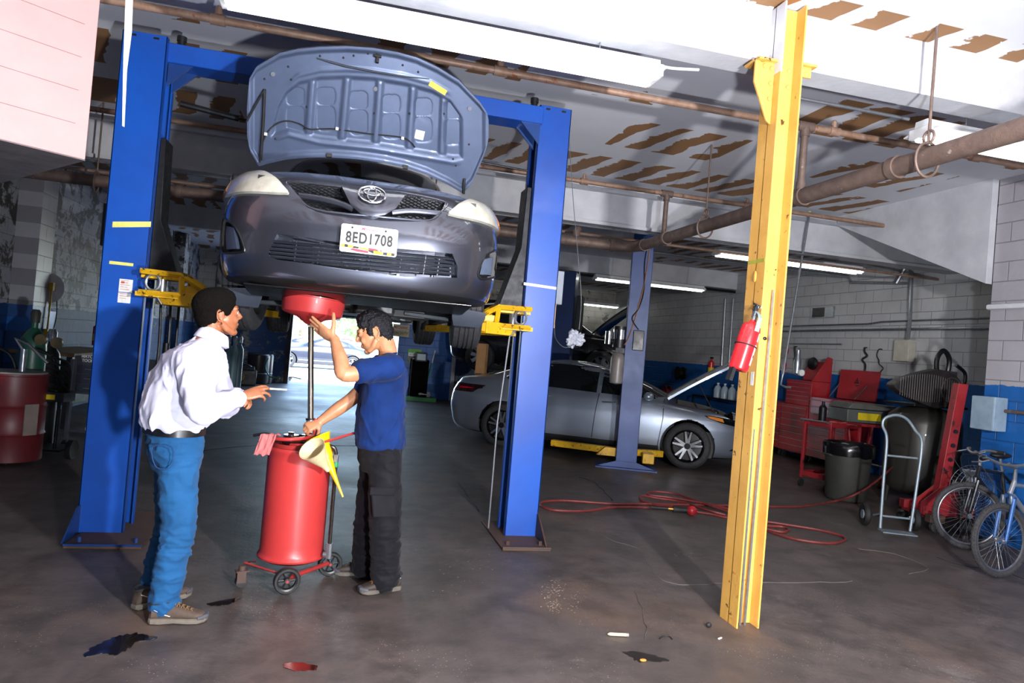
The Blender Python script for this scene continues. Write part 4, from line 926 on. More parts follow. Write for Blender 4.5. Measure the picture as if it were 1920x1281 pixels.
# black vehicle raised behind
SUVB=Body([(.22,.74,2.0,-2.0,0,4,4.5),(.27,.86,2.18,-2.2,0,4,4.5),(.45,.90,2.22,-2.26,0,4,4.5),(.65,.91,2.22,-2.28,0,4,4.5),(.80,.90,2.15,-2.27,0,4,4.5),(.92,.885,2.0,-2.25,0,4,4.5),(1.0,.86,1.55,-2.23,0,4,4.5),(1.06,.83,1.15,-2.2,-.2,4,4.5),(1.15,.79,.95,-2.17,-.4,4,4.5),(1.35,.73,.65,-2.1,-.5,4,4.5),(1.55,.67,.25,-1.98,-.6,4,4.5),(1.66,.56,-.2,-1.8,-.7,3.5,4),(1.69,.4,-.4,-1.6,-.8,3,3)])
SUVB.bow=.15
q=atY(900,668,15.6); dr_=V((math.cos(R(-28.6)),math.sin(R(-28.6)),0)); sd=V((math.sin(R(28.6)),math.cos(R(28.6)),0))
sc=V((q.x,q.y,0))+dr_*1.38+sd*.79
SU=sedan('raised_car','black car raised on the far lift, hood open, behind the silver sedan',(sc.x,sc.y,q.z-.34),R(-28.6),M_BLACKP,SUVB,2.76,.34,(.215,'7'),0,track=.79)
SU['category']='car'
for s in (-1,1):
    side_shell(SU,SUVB,s,[(-1.9,1.5),(-.6,1.56),(.3,1.45),(.85,1.14)],[(-1.9,1.14),(-.6,1.12),(.3,1.11),(.9,1.10)],M_GLASS,'side_window')
    y=SUVB.side(.85,1.1,s).y; MB().ball((.8,y+s*.12,1.14),(.08,.1,.08)).build('side_mirror',M_BLACKP,SU)
hd=MB(); rings=[]; hg=V((1.12,0,1.08)); ang=R(46); d=V((math.cos(ang),0,math.sin(ang))); nn=V((-math.sin(ang),0,math.cos(ang)))
for i in range(NU+1):
    t=i/NU; w=.74-.05*t-.13*t**6; c=hg+d*(1.05*t)-nn*(.12*t*t*.8)
    rings.append([c+V((0,y*w,0))+nn*(.03-.05*(y*y)+o) for y,o in [(-1+2*k/10,0) for k in range(11)]+[(1-2*k/10,-.035) for k in range(11)]])
hd.loft(rings); hd.build('hood',M_BLACKP,SU)
MB().tube([hg+d*1.0+V((0,-.5,0)),V((1.9,-.62,.95))],.008,6).build('prop_rod',M_GALV,SU)
side_shell(SU,SUVB,-1,[(-1.0,.68),(1.0,.68)],[(-1.0,.66),(1.0,.66)],M_GUNM,'side_moulding',.01)
# lift under the black car
def backlift(name,label,px,post,h,w=.30):
    pass
def simple_post(label,x,y,h,rz,color=M_BLUE2,mat2=None,w=.29,d=.24,base=(.85,.45)):
    P=thing('lift_post',label,'lift post',(x,y,0),rz)
    P['category']='lift post'
    m=MB(); t=.012
    m.b2((-w/2,-d/2,.02),(w/2,-d/2+t,h)).b2((-w/2,-d/2,.02),(-w/2+t,d/2,h)).b2((w/2-t,-d/2,.02),(w/2,d/2,h)).b2((-w/2,d/2-t,.02),(-w/2+.06,d/2,h)).b2((w/2-.06,d/2-t,.02),(w/2,d/2,h))
    m.build('post',color,P,bevel=.004)
    b=MB().b2((-base[0]/2,-base[1]/2,0),(base[0]/2,base[1]/2,.02)).prism([(-base[0]/2+.03,.02),(base[0]/2-.03,.02),(w/2,.1),(-w/2,.1)],-d/2-.02,-d/2-.008,'XZ'); b.build('base_plate',color,P)
    return P
# second lift: the post before the silver car, arms beneath it
q=atY(1168,868,9.15)
LP=simple_post('blue lift post standing right before the silver sedan',4.0,9.13,3.5,R(-20),mat('lift_blue_far','123f86',.45,0,'0e3068',2,.6,wear='0c1c3c',wamt=.7,wscale=6))
c=MB().tube(bez([(.06,-.14,3.2),(.03,-.15,2.9),(.05,-.15,2.5),(.0,-.15,2.25),(-.08,-.16,2.1),(.02,-.15,1.95)],6),.008,6); c.build('power_cable',M_BLK,LP)
c=MB().tube(bez([(.09,-.14,3.25),(.06,-.15,2.7),(-.02,-.15,2.2),(-.1,-.16,1.85),(-.16,-.2,1.72)],6),.008,6); c.build('power_cable',mat('copper_cable','a07048',.5),LP)
c=MB().box((.03,-.135,1.80),(.15,.03,.28)); c.build('switch_box',M_BLKP,LP,bevel=.008)
PU=MB().cyl((-.22,-.05,1.68),(-.22,-.05,1.98),.10,n=20); pu=PU.build('pump_motor',M_BLKP,LP)
MB().cyl((-.22,-.05,1.80),(-.22,-.05,1.93),.102,n=20).build('motor_band',M_CHROME,pu)
MB().lathe([(.02,1.16),(.10,1.18),(.105,1.22),(.105,1.5),(.10,1.56),(.07,1.60),(.02,1.61)],20,o=(-.22,-.05,0)).build('oil_reservoir',mat('reservoir','8d8a88',.4,.1,'6c5f58',6,.8,bmp=.3,bscale=20),LP)
MB().box((-.20,-.05,1.64),(.14,.12,.08)).build('valve_block',M_STEELD,LP,bevel=.004)
MB().cyl((-.38,-.05,1.72),(-.38,-.05,1.9),.05,n=14).build('capacitor',M_CHROME,LP)
am=MB(); A=V((4.0,9.2,.20))
def arm2(a,b,w=.06,h=.05,m=M_YEL,par=None,nm='swing_arm'):
    d=(b-a).normalized(); n=V((-d.y,d.x,0)).normalized(); k=MB(); k.loft([[p+n*w+V((0,0,h)),p-n*w+V((0,0,h)),p-n*w-V((0,0,h)),p+n*w-V((0,0,h))] for p in (a,b)]); o=k.build(nm,m,par,bevel=.004)
    return o
for b in ((3.15,9.95,.19),(4.65,9.35,.19)):
    o=arm2(V((4.0,9.3,.2)),V(b),.055,.045); o.parent=LP; o.matrix_parent_inverse=Matrix.Rotation(R(-20),4,'Z').inverted()@Matrix.Translation((-4.0,-9.13,0))
o=MB().prism([(0,0),(.3,0),(.3,.12),(.12,.12)],-.03,.03,'XZ').build('carrier_frame',M_YEL,LP,bevel=.004); o.location=(-.42,.04,.14)
o=MB().box((0,0,0),(.16,.2,.14)).build('carrier_frame',M_YEL,LP,bevel=.01); o.location=(.3,-.04,.17)
q=atY(1062,560,12.6)
LQ=simple_post('dark blue lift post behind the right foreground post',q.x,q.y,q.z+.50,R(-28),M_BLUE2,w=.36,d=.34)
MB().box((.28,-.02,2.15),(.10,.3,1.0)).build('carriage_cover',M_BLKP,LQ,bevel=.01)
# cardboard boxes on the trunk lid
def carton(label,px,w,h,d,m,name='cardboard_box',z=None,rz=R(-28.6),group=None):
    t=MB().box((0,0,h/2),(w,d,h)).build(name,m,None,bevel=.003,loc=px,rot=(0,0,rz)); tag(t,label,'box',group)
    MB().box((0,0,h+.0006),(w*.98,.05,.001)).build('tape_strip',M_PAPER,t,smooth=0); return t
M_CARD=mat('cardboard','b98d5e',.8,0,'a37a4e',6,.6)
def trunkpt(px,py,Y=11.2):
    p=atY(px,py,Y); return p
bt=Matrix.Translation((4.16,10.66,0))@Matrix.Rotation(R(-28.6),4,'Z')
tp=bt@V((-2.02,-.25,1.088)); 
carton('tall brown cardboard box standing on the silver trunk lid',tp,.16,.50,.14,M_CARD)
tp2=bt@V((-2.1,-.12,1.088)); carton('green carton on the trunk lid beside the tall brown box',tp2,.09,.47,.1,mat('green_carton','4fae62',.6,0,'e8ece8',9,.2))
# ---- cars outside
EXB=Body([(.2,.74,2.2,-2.2,0,4,4),(.28,.88,2.38,-2.38,0,4,4),(.5,.92,2.43,-2.45,0,4,4),(.75,.91,2.36,-2.42,0,4,4),(.88,.88,1.9,-2.38,0,4,4),(.98,.84,1.15,-2.2,-.2,4,4),(1.08,.76,.9,-1.8,-.3,4,4),(1.3,.66,.3,-1.3,-.4,4,4),(1.42,.55,-.1,-.8,-.4,3,3),(1.44,.4,-.25,-.7,-.4,3,3)])
def outcar(label,px,py,rz,paint,s=1.0,group=None):
    p=atZ(px,py); P=sedan('parked_car',label,(p.x,p.y,-.02),rz,paint,EXB,2.85,.34,(.22,'5'),0,hoodcut=False); P['category']='car'
    for s_ in (-1,1):
        side_shell(P,EXB,s_,[(-1.2,1.26),(-.5,1.36),(.1,1.33),(.75,1.05)],[(-1.25,1.04),(-.5,1.0),(.1,1.0),(.8,1.0)],M_GLASS,'side_window')
        side_shell(P,EXB,s_,[(-1.0,.40),(1.0,.40)],[(-1.0,.36),(1.0,.36)],M_CHROME,'side_trim',.012)
    return P
yy=33.
def putY(px,Y,label,rz,paint,zz=0):
    p=atY(px,660,Y); d=sedan('parked_car',label,(p.x,Y,-.02),rz,paint,EXB,2.85,.34,(.22,'5'),0,hoodcut=False); d['category']='car'
    for s_ in (-1,1):
        side_shell(d,EXB,s_,[(-1.2,1.26),(-.5,1.36),(.1,1.33),(.75,1.05)],[(-1.25,1.04),(-.5,1.0),(.1,1.0),(.8,1.0)],M_GLASS,'side_window')
        side_shell(d,EXB,s_,[(-1.0,.40),(1.0,.40)],[(-1.0,.36),(1.0,.36)],M_CHROME,'side_trim',.012)
putY(596,33,'dark grey sedan parked sideways outside the garage door',R(180+13),carpaint('charcoal_paint','3a3d48','30333c',.25,.5))
putY(560,41,'white car parked outside beyond the dark sedan',R(180+13),carpaint('white_paint','e8eaec','dcdfe2',.3,.0))
putY(700,39,'light car parked outside near the red and white sign pole',R(13),carpaint('pearl_paint','d4d8dc','c8ccd0',.3,.1))
putY(655,50,'red car parked farthest away outside',R(20),carpaint('red_paint','c02a3a','a82430',.3,.1))
def tree(px,Y,r,label):
    p=atY(px,640,Y); t=thing('street_tree',label,'tree',(p.x,Y,0),group='trees outside the door')
    MB().tube([(0,0,-.02),(.1,0,1.5),(0,.1,3)],[.22,.17,.1],10).build('trunk',mat('bark','6a5a48',.9),t)
    f=MB()
    for i in range(900):
        a=random.uniform(0,2*PI); b=math.acos(random.uniform(-1,1)); rr_=r*random.uniform(.55,1)
        c=V((rr_*math.sin(b)*math.cos(a),rr_*math.sin(b)*math.sin(a),3.0+rr_*.9*math.cos(b))); s=random.uniform(.12,.3)
        u=V((random.uniform(-1,1),random.uniform(-1,1),random.uniform(-1,1))).normalized(); w=u.cross(V((random.random(),random.random(),1))).normalized()
        f.add([c-u*s,c+w*s*.6,c+u*s,c-w*s*.6],[(0,1,2,3)])
    f.build('foliage',mat('tree_leaves','9dbb84',.6,0,'7ba066',2,.8),t,smooth=0,fix=False)
tree(672,52,2.2,'leafy green tree outside, right of the pole'); tree(700,60,2.6,'farther leafy green tree outside the door'); tree(560,75,3,'pale distant tree outside on the left of the door')
# ------------------------------------------------------------ people
def remesh(mb,name,m,P,loc,vox=.006,smooth=4,fn=None,fac=.6):
    o=mb.build(name,m,P,smooth=0,loc=loc)
    r=o.modifiers.new('r','REMESH'); r.mode='VOXEL'; r.voxel_size=vox
    if smooth: s=o.modifiers.new('s','SMOOTH'); s.iterations=smooth; s.factor=fac
    apply_mods(o); me=o.data; me.materials.clear(); me.materials.append(m)
    if fn:
        nr=[v.normal.copy() for v in me.vertices]
        for v,n in zip(me.vertices,nr): v.co+=n*fn(v.co,n)
        me.update()
    me.polygons.foreach_set('use_smooth',[True]*len(me.polygons)); return o
def limb(mb,js,n=16,k=5,flat=None):
    pts=bez([j[0] for j in js],k); rs=[]
    for i in range(len(pts)):
        t=i/k; a=min(int(t),len(js)-2); f=t-a; ra,rb=js[a][1],js[a+1][1]; f=f*f*(3-2*f); rs.append(ra+(rb-ra)*f)
    mb.tube(pts,rs,n,flat=flat)
    mb.ball(pts[0],rs[0]*.98,12,8); mb.ball(pts[-1],rs[-1]*.98,12,8)
def rings(mb,F,S,lv,n=28):
    pts=bez([V(l[0]) for l in lv],4); R_=[]
    for i,p in enumerate(pts):
        t=i/4; a=min(int(t),len(lv)-2); f=t-a; d=lv[a][1]+(lv[a+1][1]-lv[a][1])*f; w=lv[a][2]+(lv[a+1][2]-lv[a][2])*f
        R_.append([p+F*d*spow(math.cos(2*PI*j/n),.9)+S*w*spow(math.sin(2*PI*j/n),.9) for j in range(n)])
    mb.loft(R_)
def basis(x,z):
    x=x.normalized(); y=z.cross(x).normalized(); z=x.cross(y); return Matrix((x,y,z)).transposed().to_4x4()
def hand(mb,wrist,fwd,back,side,curl=(.3,.35,.4,.5),spread=.10,thumb=(.5,.3),s=1.):
    """fwd = direction of the fingers, back = direction of the back of the hand, side=+1 thumb on y+"""
    M=Matrix.Translation(wrist)@basis(fwd,back); T=lambda p:M@(V(p)*s)
    mb.loft([[T((x,w*math.cos(2*PI*j/14),h*math.sin(2*PI*j/14))) for j in range(14)] for x,w,h in ((-.02,.026,.019),(.0,.026,.018),(.03,.036,.017),(.06,.041,.0155),(.085,.041,.013),(.094,.036,.010))])
    for k,(yy,L,r) in enumerate(((.031,.072,.0088),(.0105,.08,.0092),(-.0105,.074,.0088),(-.031,.058,.0078))):
        yy*=side; a=side*spread*(1.5-k)/1.5; c=curl[k]; p=V((.082 if k<3 else .074,yy,0)); pts=[p-V((.02,0,0)),p]; th=-c*.6; segs=(.45,.31,.26)
        for q in segs: 
            d=V((math.cos(th)*math.cos(a),math.cos(th)*math.sin(a),math.sin(th))); p=p+d*L*q; pts.append(p); th-=c
        mb.tube([T(q) for q in pts],[r*1.05*s,r*1.05*s,r*s,r*.93*s,r*.78*s],10); mb.ball(T(pts[-1]),r*.8*s,10,6); mb.ball(T(pts[2]),r*1.06*s,10,6)
    a,c=thumb; p=V((.02,side*.022,-.004)); pts=[V((.0,side*.012,-.002)),p]
    for q,aa in ((.042,a+.25),(.032,a),(.026,a-.15)):
        d=V((math.cos(aa),side*math.sin(aa),-c)).normalized(); p=p+d*q; pts.append(p)
    mb.tube([T(q) for q in pts],[.014*s,.0145*s,.0118*s,.0105*s,.0085*s],10); mb.ball(T(pts[-1]),.0088*s,10,6)
def head(mb,c,F,U,s=1.):
    M=Matrix.Translation(c)@basis(F,U); T=lambda p:M@(V(p)*s)
    def B(p,r,n=20,m=14):
        o=MB(); o.ball((0,0,0),r,n,m); mb.add([T(V(p)+v) for v in o.v],o.f)
    B((-.012,0,.032),(.098,.076,.088)); B((.028,0,-.02),(.066,.064,.078)); B((.035,0,-.055),(.056,.055,.05)); B((.068,0,-.098),(.024,.027,.019)); B((-.04,0,-.02),(.06,.062,.06))
    for y in (-1,1):
        mb.tube([T((-.005,y*.058,-.045)),T((.02,y*.052,-.075)),T((.06,y*.026,-.100))],[.018*s,.018*s,.016*s],10)
        B((.066,y*.036,-.03),(.024,.02,.024),12,8)       # cheek
        mb.tube([T((.070,y*.052,.026)),T((.086,y*.03,.034)),T((.092,y*.008,.030))],[.009*s,.011*s,.010*s],8)
        B((.078,y*.031,.010),(.0135,.0165,.011),12,8)     # lids
        B((.101,y*.0125,-.026),(.010,.008,.008),10,6)     # nostrils
        E=[T((-.012+.018*math.cos(a)*1.0-.005,y*(.074+.010*(math.cos(a)<0)),-.004+.031*math.sin(a))) for a in [2*PI*i/14 for i in range(14)]]
        mb.tube(E,.0052*s,8,closed=True); B((-.014,y*.072,-.006),(.014,.008,.024),10,8); B((-.008,y*.074,-.034),(.009,.007,.009),8,6)
    mb.tube([T((.090,0,.026)),T((.101,0,.004)),T((.114,0,-.019)),T((.108,0,-.027))],[.009*s,.0095*s,.012*s,.009*s],10)
    mb.tube([T((.080,-.022,-.058)),T((.094,-.010,-.054)),T((.097,0,-.056)),T((.094,.010,-.054)),T((.080,.022,-.058))],[.004*s,.0065*s,.0065*s,.0065*s,.004*s],8)
    mb.tube([T((.080,-.018,-.066)),T((.092,0,-.069)),T((.080,.018,-.066))],[.005*s,.0078*s,.005*s],8)
    return T
def face_parts(T,P,loc,skin,lipc,brow,hairc,look=0,closed=False):
    for y in (-1,1):
        e=MB().ball((0,0,0),.0118 if not closed else .010,14,10); e.v=[T(V((.0815,y*.031,.009))+v) for v in e.v]
        eo=e.build('eye',mat('eye_white','d8d2cc',.2),P,loc=loc)
        e=MB().ball((0,0,0),(.003,.0055,.0055),10,8); e.v=[T(V((.0925,y*.031,.0085-(.004 if closed else 0)))+v) for v in e.v]; e.build('iris',mat('iris_dark','1c100a',.15),eo)
        e=MB(); e.tube([T((.088,y*.013,.030)),T((.0925,y*.026,.037)),T((.083,y*.048,.035))],[.0028,.0036,.002],8); e.build('eyebrow',hairc,P,loc=loc)
        e=MB(); e.tube([T((.086,y*.018,.013)),T((.0945,y*.031,.0165-(.006 if closed else 0))),T((.084,y*.044,.012))],.0022,6); e.build('eyelid',skin,P,loc=loc)
    e=MB(); e.tube([T((.0865,-.019,-.0605)),T((.0975,0,-.0605)),T((.0865,.019,-.0605))],[.001,.0026,.001],6); e.build('lips',lipc,P,loc=loc)
def skin(n,a,b): 
    m=mat(n,a,.42,0,b,22,.6,bmp=.06,bscale=140); bs=m.node_tree.nodes['Principled BSDF']; bs.inputs['Subsurface Weight'].default_value=.12; bs.inputs['Subsurface Scale'].default_value=.02
    bs.inputs['Subsurface Radius'].default_value=(1,.35,.2); return m
def fabric(n,a,b,rough=.8,sc=9,wv=900,amt=.6,bm=.12):
    return mat(n,a,rough,0,b,sc,amt,bmp=bm,bscale=wv,sheen=.04,spec=.2)
def wr(amp,fx=(9,9,9),seed=0,sh=.5):
    o=V((seed,seed*1.7,0)); fx=V(fx)
    def f(p,n):
        q=V((p.x*fx.x,p.y*fx.y,p.z*fx.z))+o; w=V((noise.noise(q*.6),noise.noise(q*.6+V((9,0,0))),noise.noise(q*.6+V((0,9,0)))))*1.1
        a=1-abs(noise.noise(q+w))*2.2; b=noise.noise(q*2.3+w); return amp*(a*abs(a)*.7+b*.35-.25)
    return f
def foot(P,heel,toe,loc,upper,sole,lace,w=.050,h=.075,name='shoe',label=None):
    H=V((heel[0],heel[1],0)); T_=V((toe[0],toe[1],0)); L=(T_-H).length; M=Matrix.Translation(H)@basis(T_-H,V((0,0,1)))
    t=lambda p:M@V(p)
    def ring(x,wd,z0,z1,n=18,p=.7,dy=0): return [t((x,dy+wd*spow(math.cos(2*PI*j/n),p),(z0+z1)/2+(z1-z0)/2*spow(math.sin(2*PI*j/n),p))) for j in range(n)]
    k=L/.30
    so=MB().loft([ring(x*k,wd,z0,z1,p=.45) for x,wd,z0,z1 in ((0,.022,.008,.030),(.012,.034,.002,.034),(.06,.038,0,.034),(.13,.037,.004,.030),(.20,.047,0,.030),(.25,.047,.0,.030),(.285,.036,.006,.034),(.30,.018,.016,.036))]).build('sole',sole,None,loc=loc)
    up=MB().loft([ring(x*k,wd,.022,z1,p=.8) for x,wd,z1 in ((.003,.020,.07),(.015,.034,.098),(.05,.038,.112),(.09,.037,.108),(.14,.037,.088),(.19,.043,.070),(.24,.043,.058),(.275,.034,.05),(.295,.016,.04))]).build(name,upper,P,loc=loc)
    so.parent=up; so.location=(0,0,0)
    co=MB().tube(bez([t((.0,0,.10)),t((.02,.034,.108)),t((.08,.036,.113)),t((.105,0,.108)),t((.08,-.036,.113)),t((.02,-.034,.108))],4,True),.008,8,closed=True); o=co.build('collar',mat('shoe_lining','26262a',.7),up)
    la=MB()
    for i in range(5):
        x=(.115+.022*i)*k; z=.107-.0095*i; la.tube([t((x,-.022,z-.010)),t((x+.006,0,z)),t((x+.014,.022,z-.010))],.0026,6); la.tube([t((x,.022,z-.010)),t((x+.006,0,z+.002)),t((x+.014,-.022,z-.010))],.0026,6)
    la.build('laces',lace,up)
    sd=MB()
    for s in (-1,1): sd.tube([t((.015,s*.036,.085)),t((.07,s*.041,.055)),t((.10,s*.040,.045))],.0022,6)
    sd.build('trim_line',M_PAPER,up)
    bt=MB().loft([ring(x*k,wd,z0,z1,p=.5) for x,wd,z0,z1 in ((.25,.0475,.018,.040),(.28,.040,.018,.047),(.302,.020,.02,.045))]); bt.build('toe_cap',mat('toe_rubber','4a4a50',.6),up)
    return up
# ---------- the man in the white shirt
SK_A=skin('skin_brown','a86a48','8e553a'); LIP_A=mat('lip_brown','7d4238',.4); HAIR_A=mat('hair_black','0b0908',.95,0,'120f0d',60,.8,bmp=.6,bscale=160,spec=.08)
PA=thing('person','man in a white dress shirt and blue jeans, looking up at the raised car','person',(-.74,3.88,0)); oA=(.74,-3.88,0)
th=R(28); F=V((math.cos(th),math.sin(th),0)); S=V((-math.sin(th),math.cos(th),0)); Z=V((0,0,1))
A=lambda x,y,Y:atY(x,y,Y)
hipA=A(328,850,3.88); waist=A(326,800,3.88)
neck=A(392,640,3.90); hc=A(410,590,3.93)
shR=A(358,676,3.72); elR=A(380,768,3.58); wrR=A(452,745,3.66)
shL=A(392,662,4.10); elL=A(420,760,4.16); wrL=A(446,742,3.92)
HF=(F*.98+V((0,-.02,.13))).normalized(); HU=(Z-HF*HF.z+F*.05).normalized()
body=MB(); TA=head(body,hc,HF,HU,1.0)
limb(body,[(hc-HF*.035-Z*.03,.055),(neck+Z*.035,.055),(neck-F*.03-Z*.05,.07)])
tA=[(A(326,862,3.88),.105,.16),(A(327,830,3.88),.11,.165),(A(326,795,3.88),.105,.15),(A(330,750,3.88),.115,.16),(A(346,700,3.88),.11,.165),(A(362,672,3.89),.085,.14),(A(380,645,3.90),.06,.09)]
rings(body,F,S,tA)
for a,b,c,sd in ((shR,elR,wrR,1),(shL,elL,wrL,-1)): limb(body,[(a-Z*.02,.045),(a.lerp(b,.5),.042),(b,.038),(b.lerp(c,.35),.036),(c,.026)])
hand(body,wrR+V((0,0,0)),(A(505,728,3.70)-wrR),V((.1,-.55,.8)),1,(.35,.25,.5,.75),.16,(.35,.5))
hand(body,wrL,(A(478,752,3.80)-wrL),V((.1,.5,.5)),-1,(.5,.55,.6,.7),.08,(.4,.4))
legA=[(A(334,868,3.80),A(334,990,3.78),A(308,1128,3.80)),(A(328,868,4.0),A(322,985,4.02),A(286,1105,4.05))]
for a,b,c in legA: limb(body,[(a,.085),(a.lerp(b,.5),.075),(b,.055),(b.lerp(c,.35),.054),(c,.038)])
remesh(body,'body',SK_A,PA,oA,.0052,3)
face_parts(TA,PA,oA,SK_A,LIP_A,None,HAIR_A)
h=MB()
def hb(T,p,r,s=1): 
    o=MB().ball((0,0,0),r,24,16); h.add([T(V(p)+v) for v in o.v],o.f)
hb(TA,(-.022,0,.054),(.110,.088,.090)); hb(TA,(-.055,0,.0),(.066,.076,.072)); hb(TA,(.0,0,.082),(.092,.076,.064)); hb(TA,(-.068,0,-.045),(.040,.056,.038)); 
for y in (-1,1): hb(TA,(.018,y*.062,.022),(.03,.016,.03)); hb(TA,(.030,y*.05,.062),(.036,.028,.03))
remesh(h,'hair',HAIR_A,PA,oA,.005,2,lambda p,n:.0035*noise.noise(p*150)+.002*noise.noise(p*320))
# shirt
M_SHIRT=fabric('white_shirt_cotton','d9d8ea','c3c4e0',.75,4,700,.5,.05)
s=MB()
tS=[(A(327,803,3.88),.142,.178),(A(328,790,3.88),.158,.196),(A(329,768,3.88),.160,.2),(A(335,738,3.88),.155,.205),(A(348,700,3.88),.150,.218),(A(363,668,3.89),.128,.212),(A(378,648,3.90),.09,.165),(A(391,632,3.905),.064,.078)]
rings(s,F,S,tS)
for a,b,c in ((shR,elR,wrR),(shL,elL,wrL)):
    a2=a-Z*.01; limb(s,[(a2.lerp(neck,.25)-F*.02,.075),(a2,.084),(a2.lerp(b,.5),.074),(b,.070),(b.lerp(c,.45),.058),(b.lerp(c,.93),.045)])
def shirtd(p,n):
    w=wr(.016,(10,10,7),3)(p,n); return w-(.004 if p.z>1.36 else 0)
remesh(s,'shirt',M_SHIRT,PA,oA,.008,5,shirtd)
for b,c in ((elR,wrR),(elL,wrL)):
    d=(c-b).normalized(); k=MB().tube([c-d*.065,c-d*.03,c-d*.0],[.046,.044,.041],20); k.build('cuff',M_SHIRT,PA,loc=oA)
cl=MB(); cc=neck+Z*.022; rn=[]
for zz,rr_,tl in ((-.03,.072,0),(.005,.068,.0),(.030,.063,.0),(.034,.062,0),(.031,.066,0),(.003,.078,0),(-.024,.087,0)):
    rn.append([cc+F*(rr_*1.02*math.cos(2*PI*j/28)+.018+zz*.25)+S*(rr_*.98*math.sin(2*PI*j/28))+Z*(zz-.028*math.cos(2*PI*j/28)) for j in range(28)])
cl.loft(rn,False,closed=True); cl.build('collar',M_SHIRT,PA,loc=oA)
# jeans and belt
M_JEAN=fabric('blue_denim','103f68','205a8c',.8,7,500,.9,.25)
j=MB(); rings(j,F,S,[(A(327,878,3.88),.105,.165),(A(327,850,3.88),.128,.182),(A(327,825,3.88),.132,.184),(A(327,800,3.88),.132,.172)])
for i,(a,b,c) in enumerate(legA):
    limb(j,[(a+Z*.03,.098),(a.lerp(b,.4),.094),(b,.083),(b.lerp(c,.45),.079),(b.lerp(c,.9),.073),(c-Z*.005,.076)],20)
def jeand(p,n):
    lo=ss(.75,.2,p.z) if False else 1; w=wr(.010,(9,9,15),11)(p,n); w2=wr(.010,(6,6,22),5)(p,n)*(1 if p.z<.45 else .25); return w+w2
remesh(j,'jeans',M_JEAN,PA,oA,.0075,4,jeand)
def girdle(C_,d,w,z0,z1,n=40):
    o=MB(); R_=[]
    for rr_,zz in ((0,z0),(.006,z0),(.006,z1),(0,z1)): R_.append([C_+F*(d+rr_)*spow(math.cos(2*PI*q/n),.9)+S*(w+rr_)*spow(math.sin(2*PI*q/n),.9)+Z*zz for q in range(n)])
    return o.loft(R_,False,closed=True)
girdle(A(327,804,3.88),.136,.176,-.02,.022).build('belt',mat('black_leather','121214',.35,0,'1e1e22',20,.5),PA,loc=oA)
# back pocket, seams, belt loops
def onside(px,py,dY): return A(px,py,dY)
pk=MB(); P4=[A(286,838,3.70),A(324,840,3.665),A(324,872,3.66),A(306,880,3.68),A(290,872,3.70)]
pk.tube(bez(P4,3,True),.0022,5,closed=True); pk.build('pocket_stitching',mat('denim_dark','143f78',.8),PA,loc=oA)
for px,Yp in ((292,3.745),(322,3.715),(352,3.73)): MB().box(A(px,806,Yp),(.012,.006,.042),rz=th).build('belt_loop',M_JEAN,PA,loc=oA)
SH_A=mat('brown_suede','56463a',.85,0,'3c302a',14,.8,bmp=.2); SO_A=mat('sole_grey','6f665b',.8,0,'504a42',12,.6)
hR=atZ(276,1172); tR=atZ(388,1168); foot(PA,(hR.x,hR.y+.02),(tR.x,tR.y+.02),oA,SH_A,SO_A,mat('lace_tan','8a6a40',.7),name='shoe')
hL=atZ(249,1145); tL=atZ(356,1115); foot(PA,(hL.x,hL.y),(tL.x,tL.y),oA,SH_A,SO_A,mat('lace_tan','8a6a40',.7),name='shoe')
pen=MB().cyl(A(506,729,3.69),A(538,731,3.70),.0045,n=10); tag(pen.build('pen',M_WHT),'white pen held between the fingers of the man in the white shirt','pen')
# ---------- the mechanic in the navy shirt
SK_B=skin('skin_tan','c98f68','b67a56'); LIP_B=mat('lip_tan','a5604c',.4); HAIR_B=mat('hair_dark','0b0b0e',.5,0,'1a1a22',70,.8,bmp=.8,bscale=120,spec=.3)
PB=thing('person','mechanic in a navy T-shirt and black trousers, steadying the raised drain pan','person',(.32,4.32,0)); oB=(-.32,-4.32,0)
th=R(176); F=V((math.cos(th),math.sin(th),0)); S=V((-math.sin(th),math.cos(th),0))
neck=A(723,668,4.28); hc=A(702,624,4.26)
HF=(F*.90+V((.02,.06,-.34))).normalized(); HU=(Z-HF*HF.z).normalized()
shL=A(731,690,4.12); elL=A(646,702,4.00); wrL=A(627,636,4.14)
shR=A(716,702,4.44); elR=A(655,752,4.46); wrR=A(601,790,4.44)
b=MB(); TB=head(b,hc,HF,HU,1.0)
limb(b,[(hc-HF*.04-HU*.03,.056),(neck+Z*.03-F*.01,.056),(neck-Z*.04,.058)])
tB=[(A(712,862,4.32),.105,.165),(A(713,835,4.32),.105,.16),(A(714,790,4.32),.11,.155),(A(718,745,4.32),.118,.17),(A(724,710,4.31),.115,.185),(A(726,690,4.30),.08,.14),(A(724,676,4.29),.05,.08)]
rings(b,F,S,tB)
limb(b,[(shL-Z*.01,.05),(shL.lerp(elL,.5),.052),(elL,.043),(elL.lerp(wrL,.35),.044),(wrL,.028)]); limb(b,[(shR,.05),(shR.lerp(elR,.5),.052),(elR,.043),(elR.lerp(wrR,.35),.043),(wrR,.029)])
hand(b,wrL,(A(580,604,4.22)-wrL),V((-.35,-.68,-.62)),-1,(.06,.05,.07,.12),.10,(.75,.75),1.18)
hand(b,wrR,(A(572,803,4.40)-wrR),V((-.2,-.72,.65)),1,(1.15,1.15,1.15,1.15),.03,(.7,.5))
legB=[(A(722,868,4.22),A(722,982,4.18),A(722,1080,4.20)),(A(706,868,4.42),A(694,975,4.44),A(686,1058,4.46))]
for a,c,e in legB: limb(b,[(a,.085),(a.lerp(c,.5),.075),(c,.055),(c.lerp(e,.35),.054),(e,.038)])
remesh(b,'body',SK_B,PB,oB,.0052,3)
face_parts(TB,PB,oB,SK_B,LIP_B,None,HAIR_B,closed=True)
h=MB()
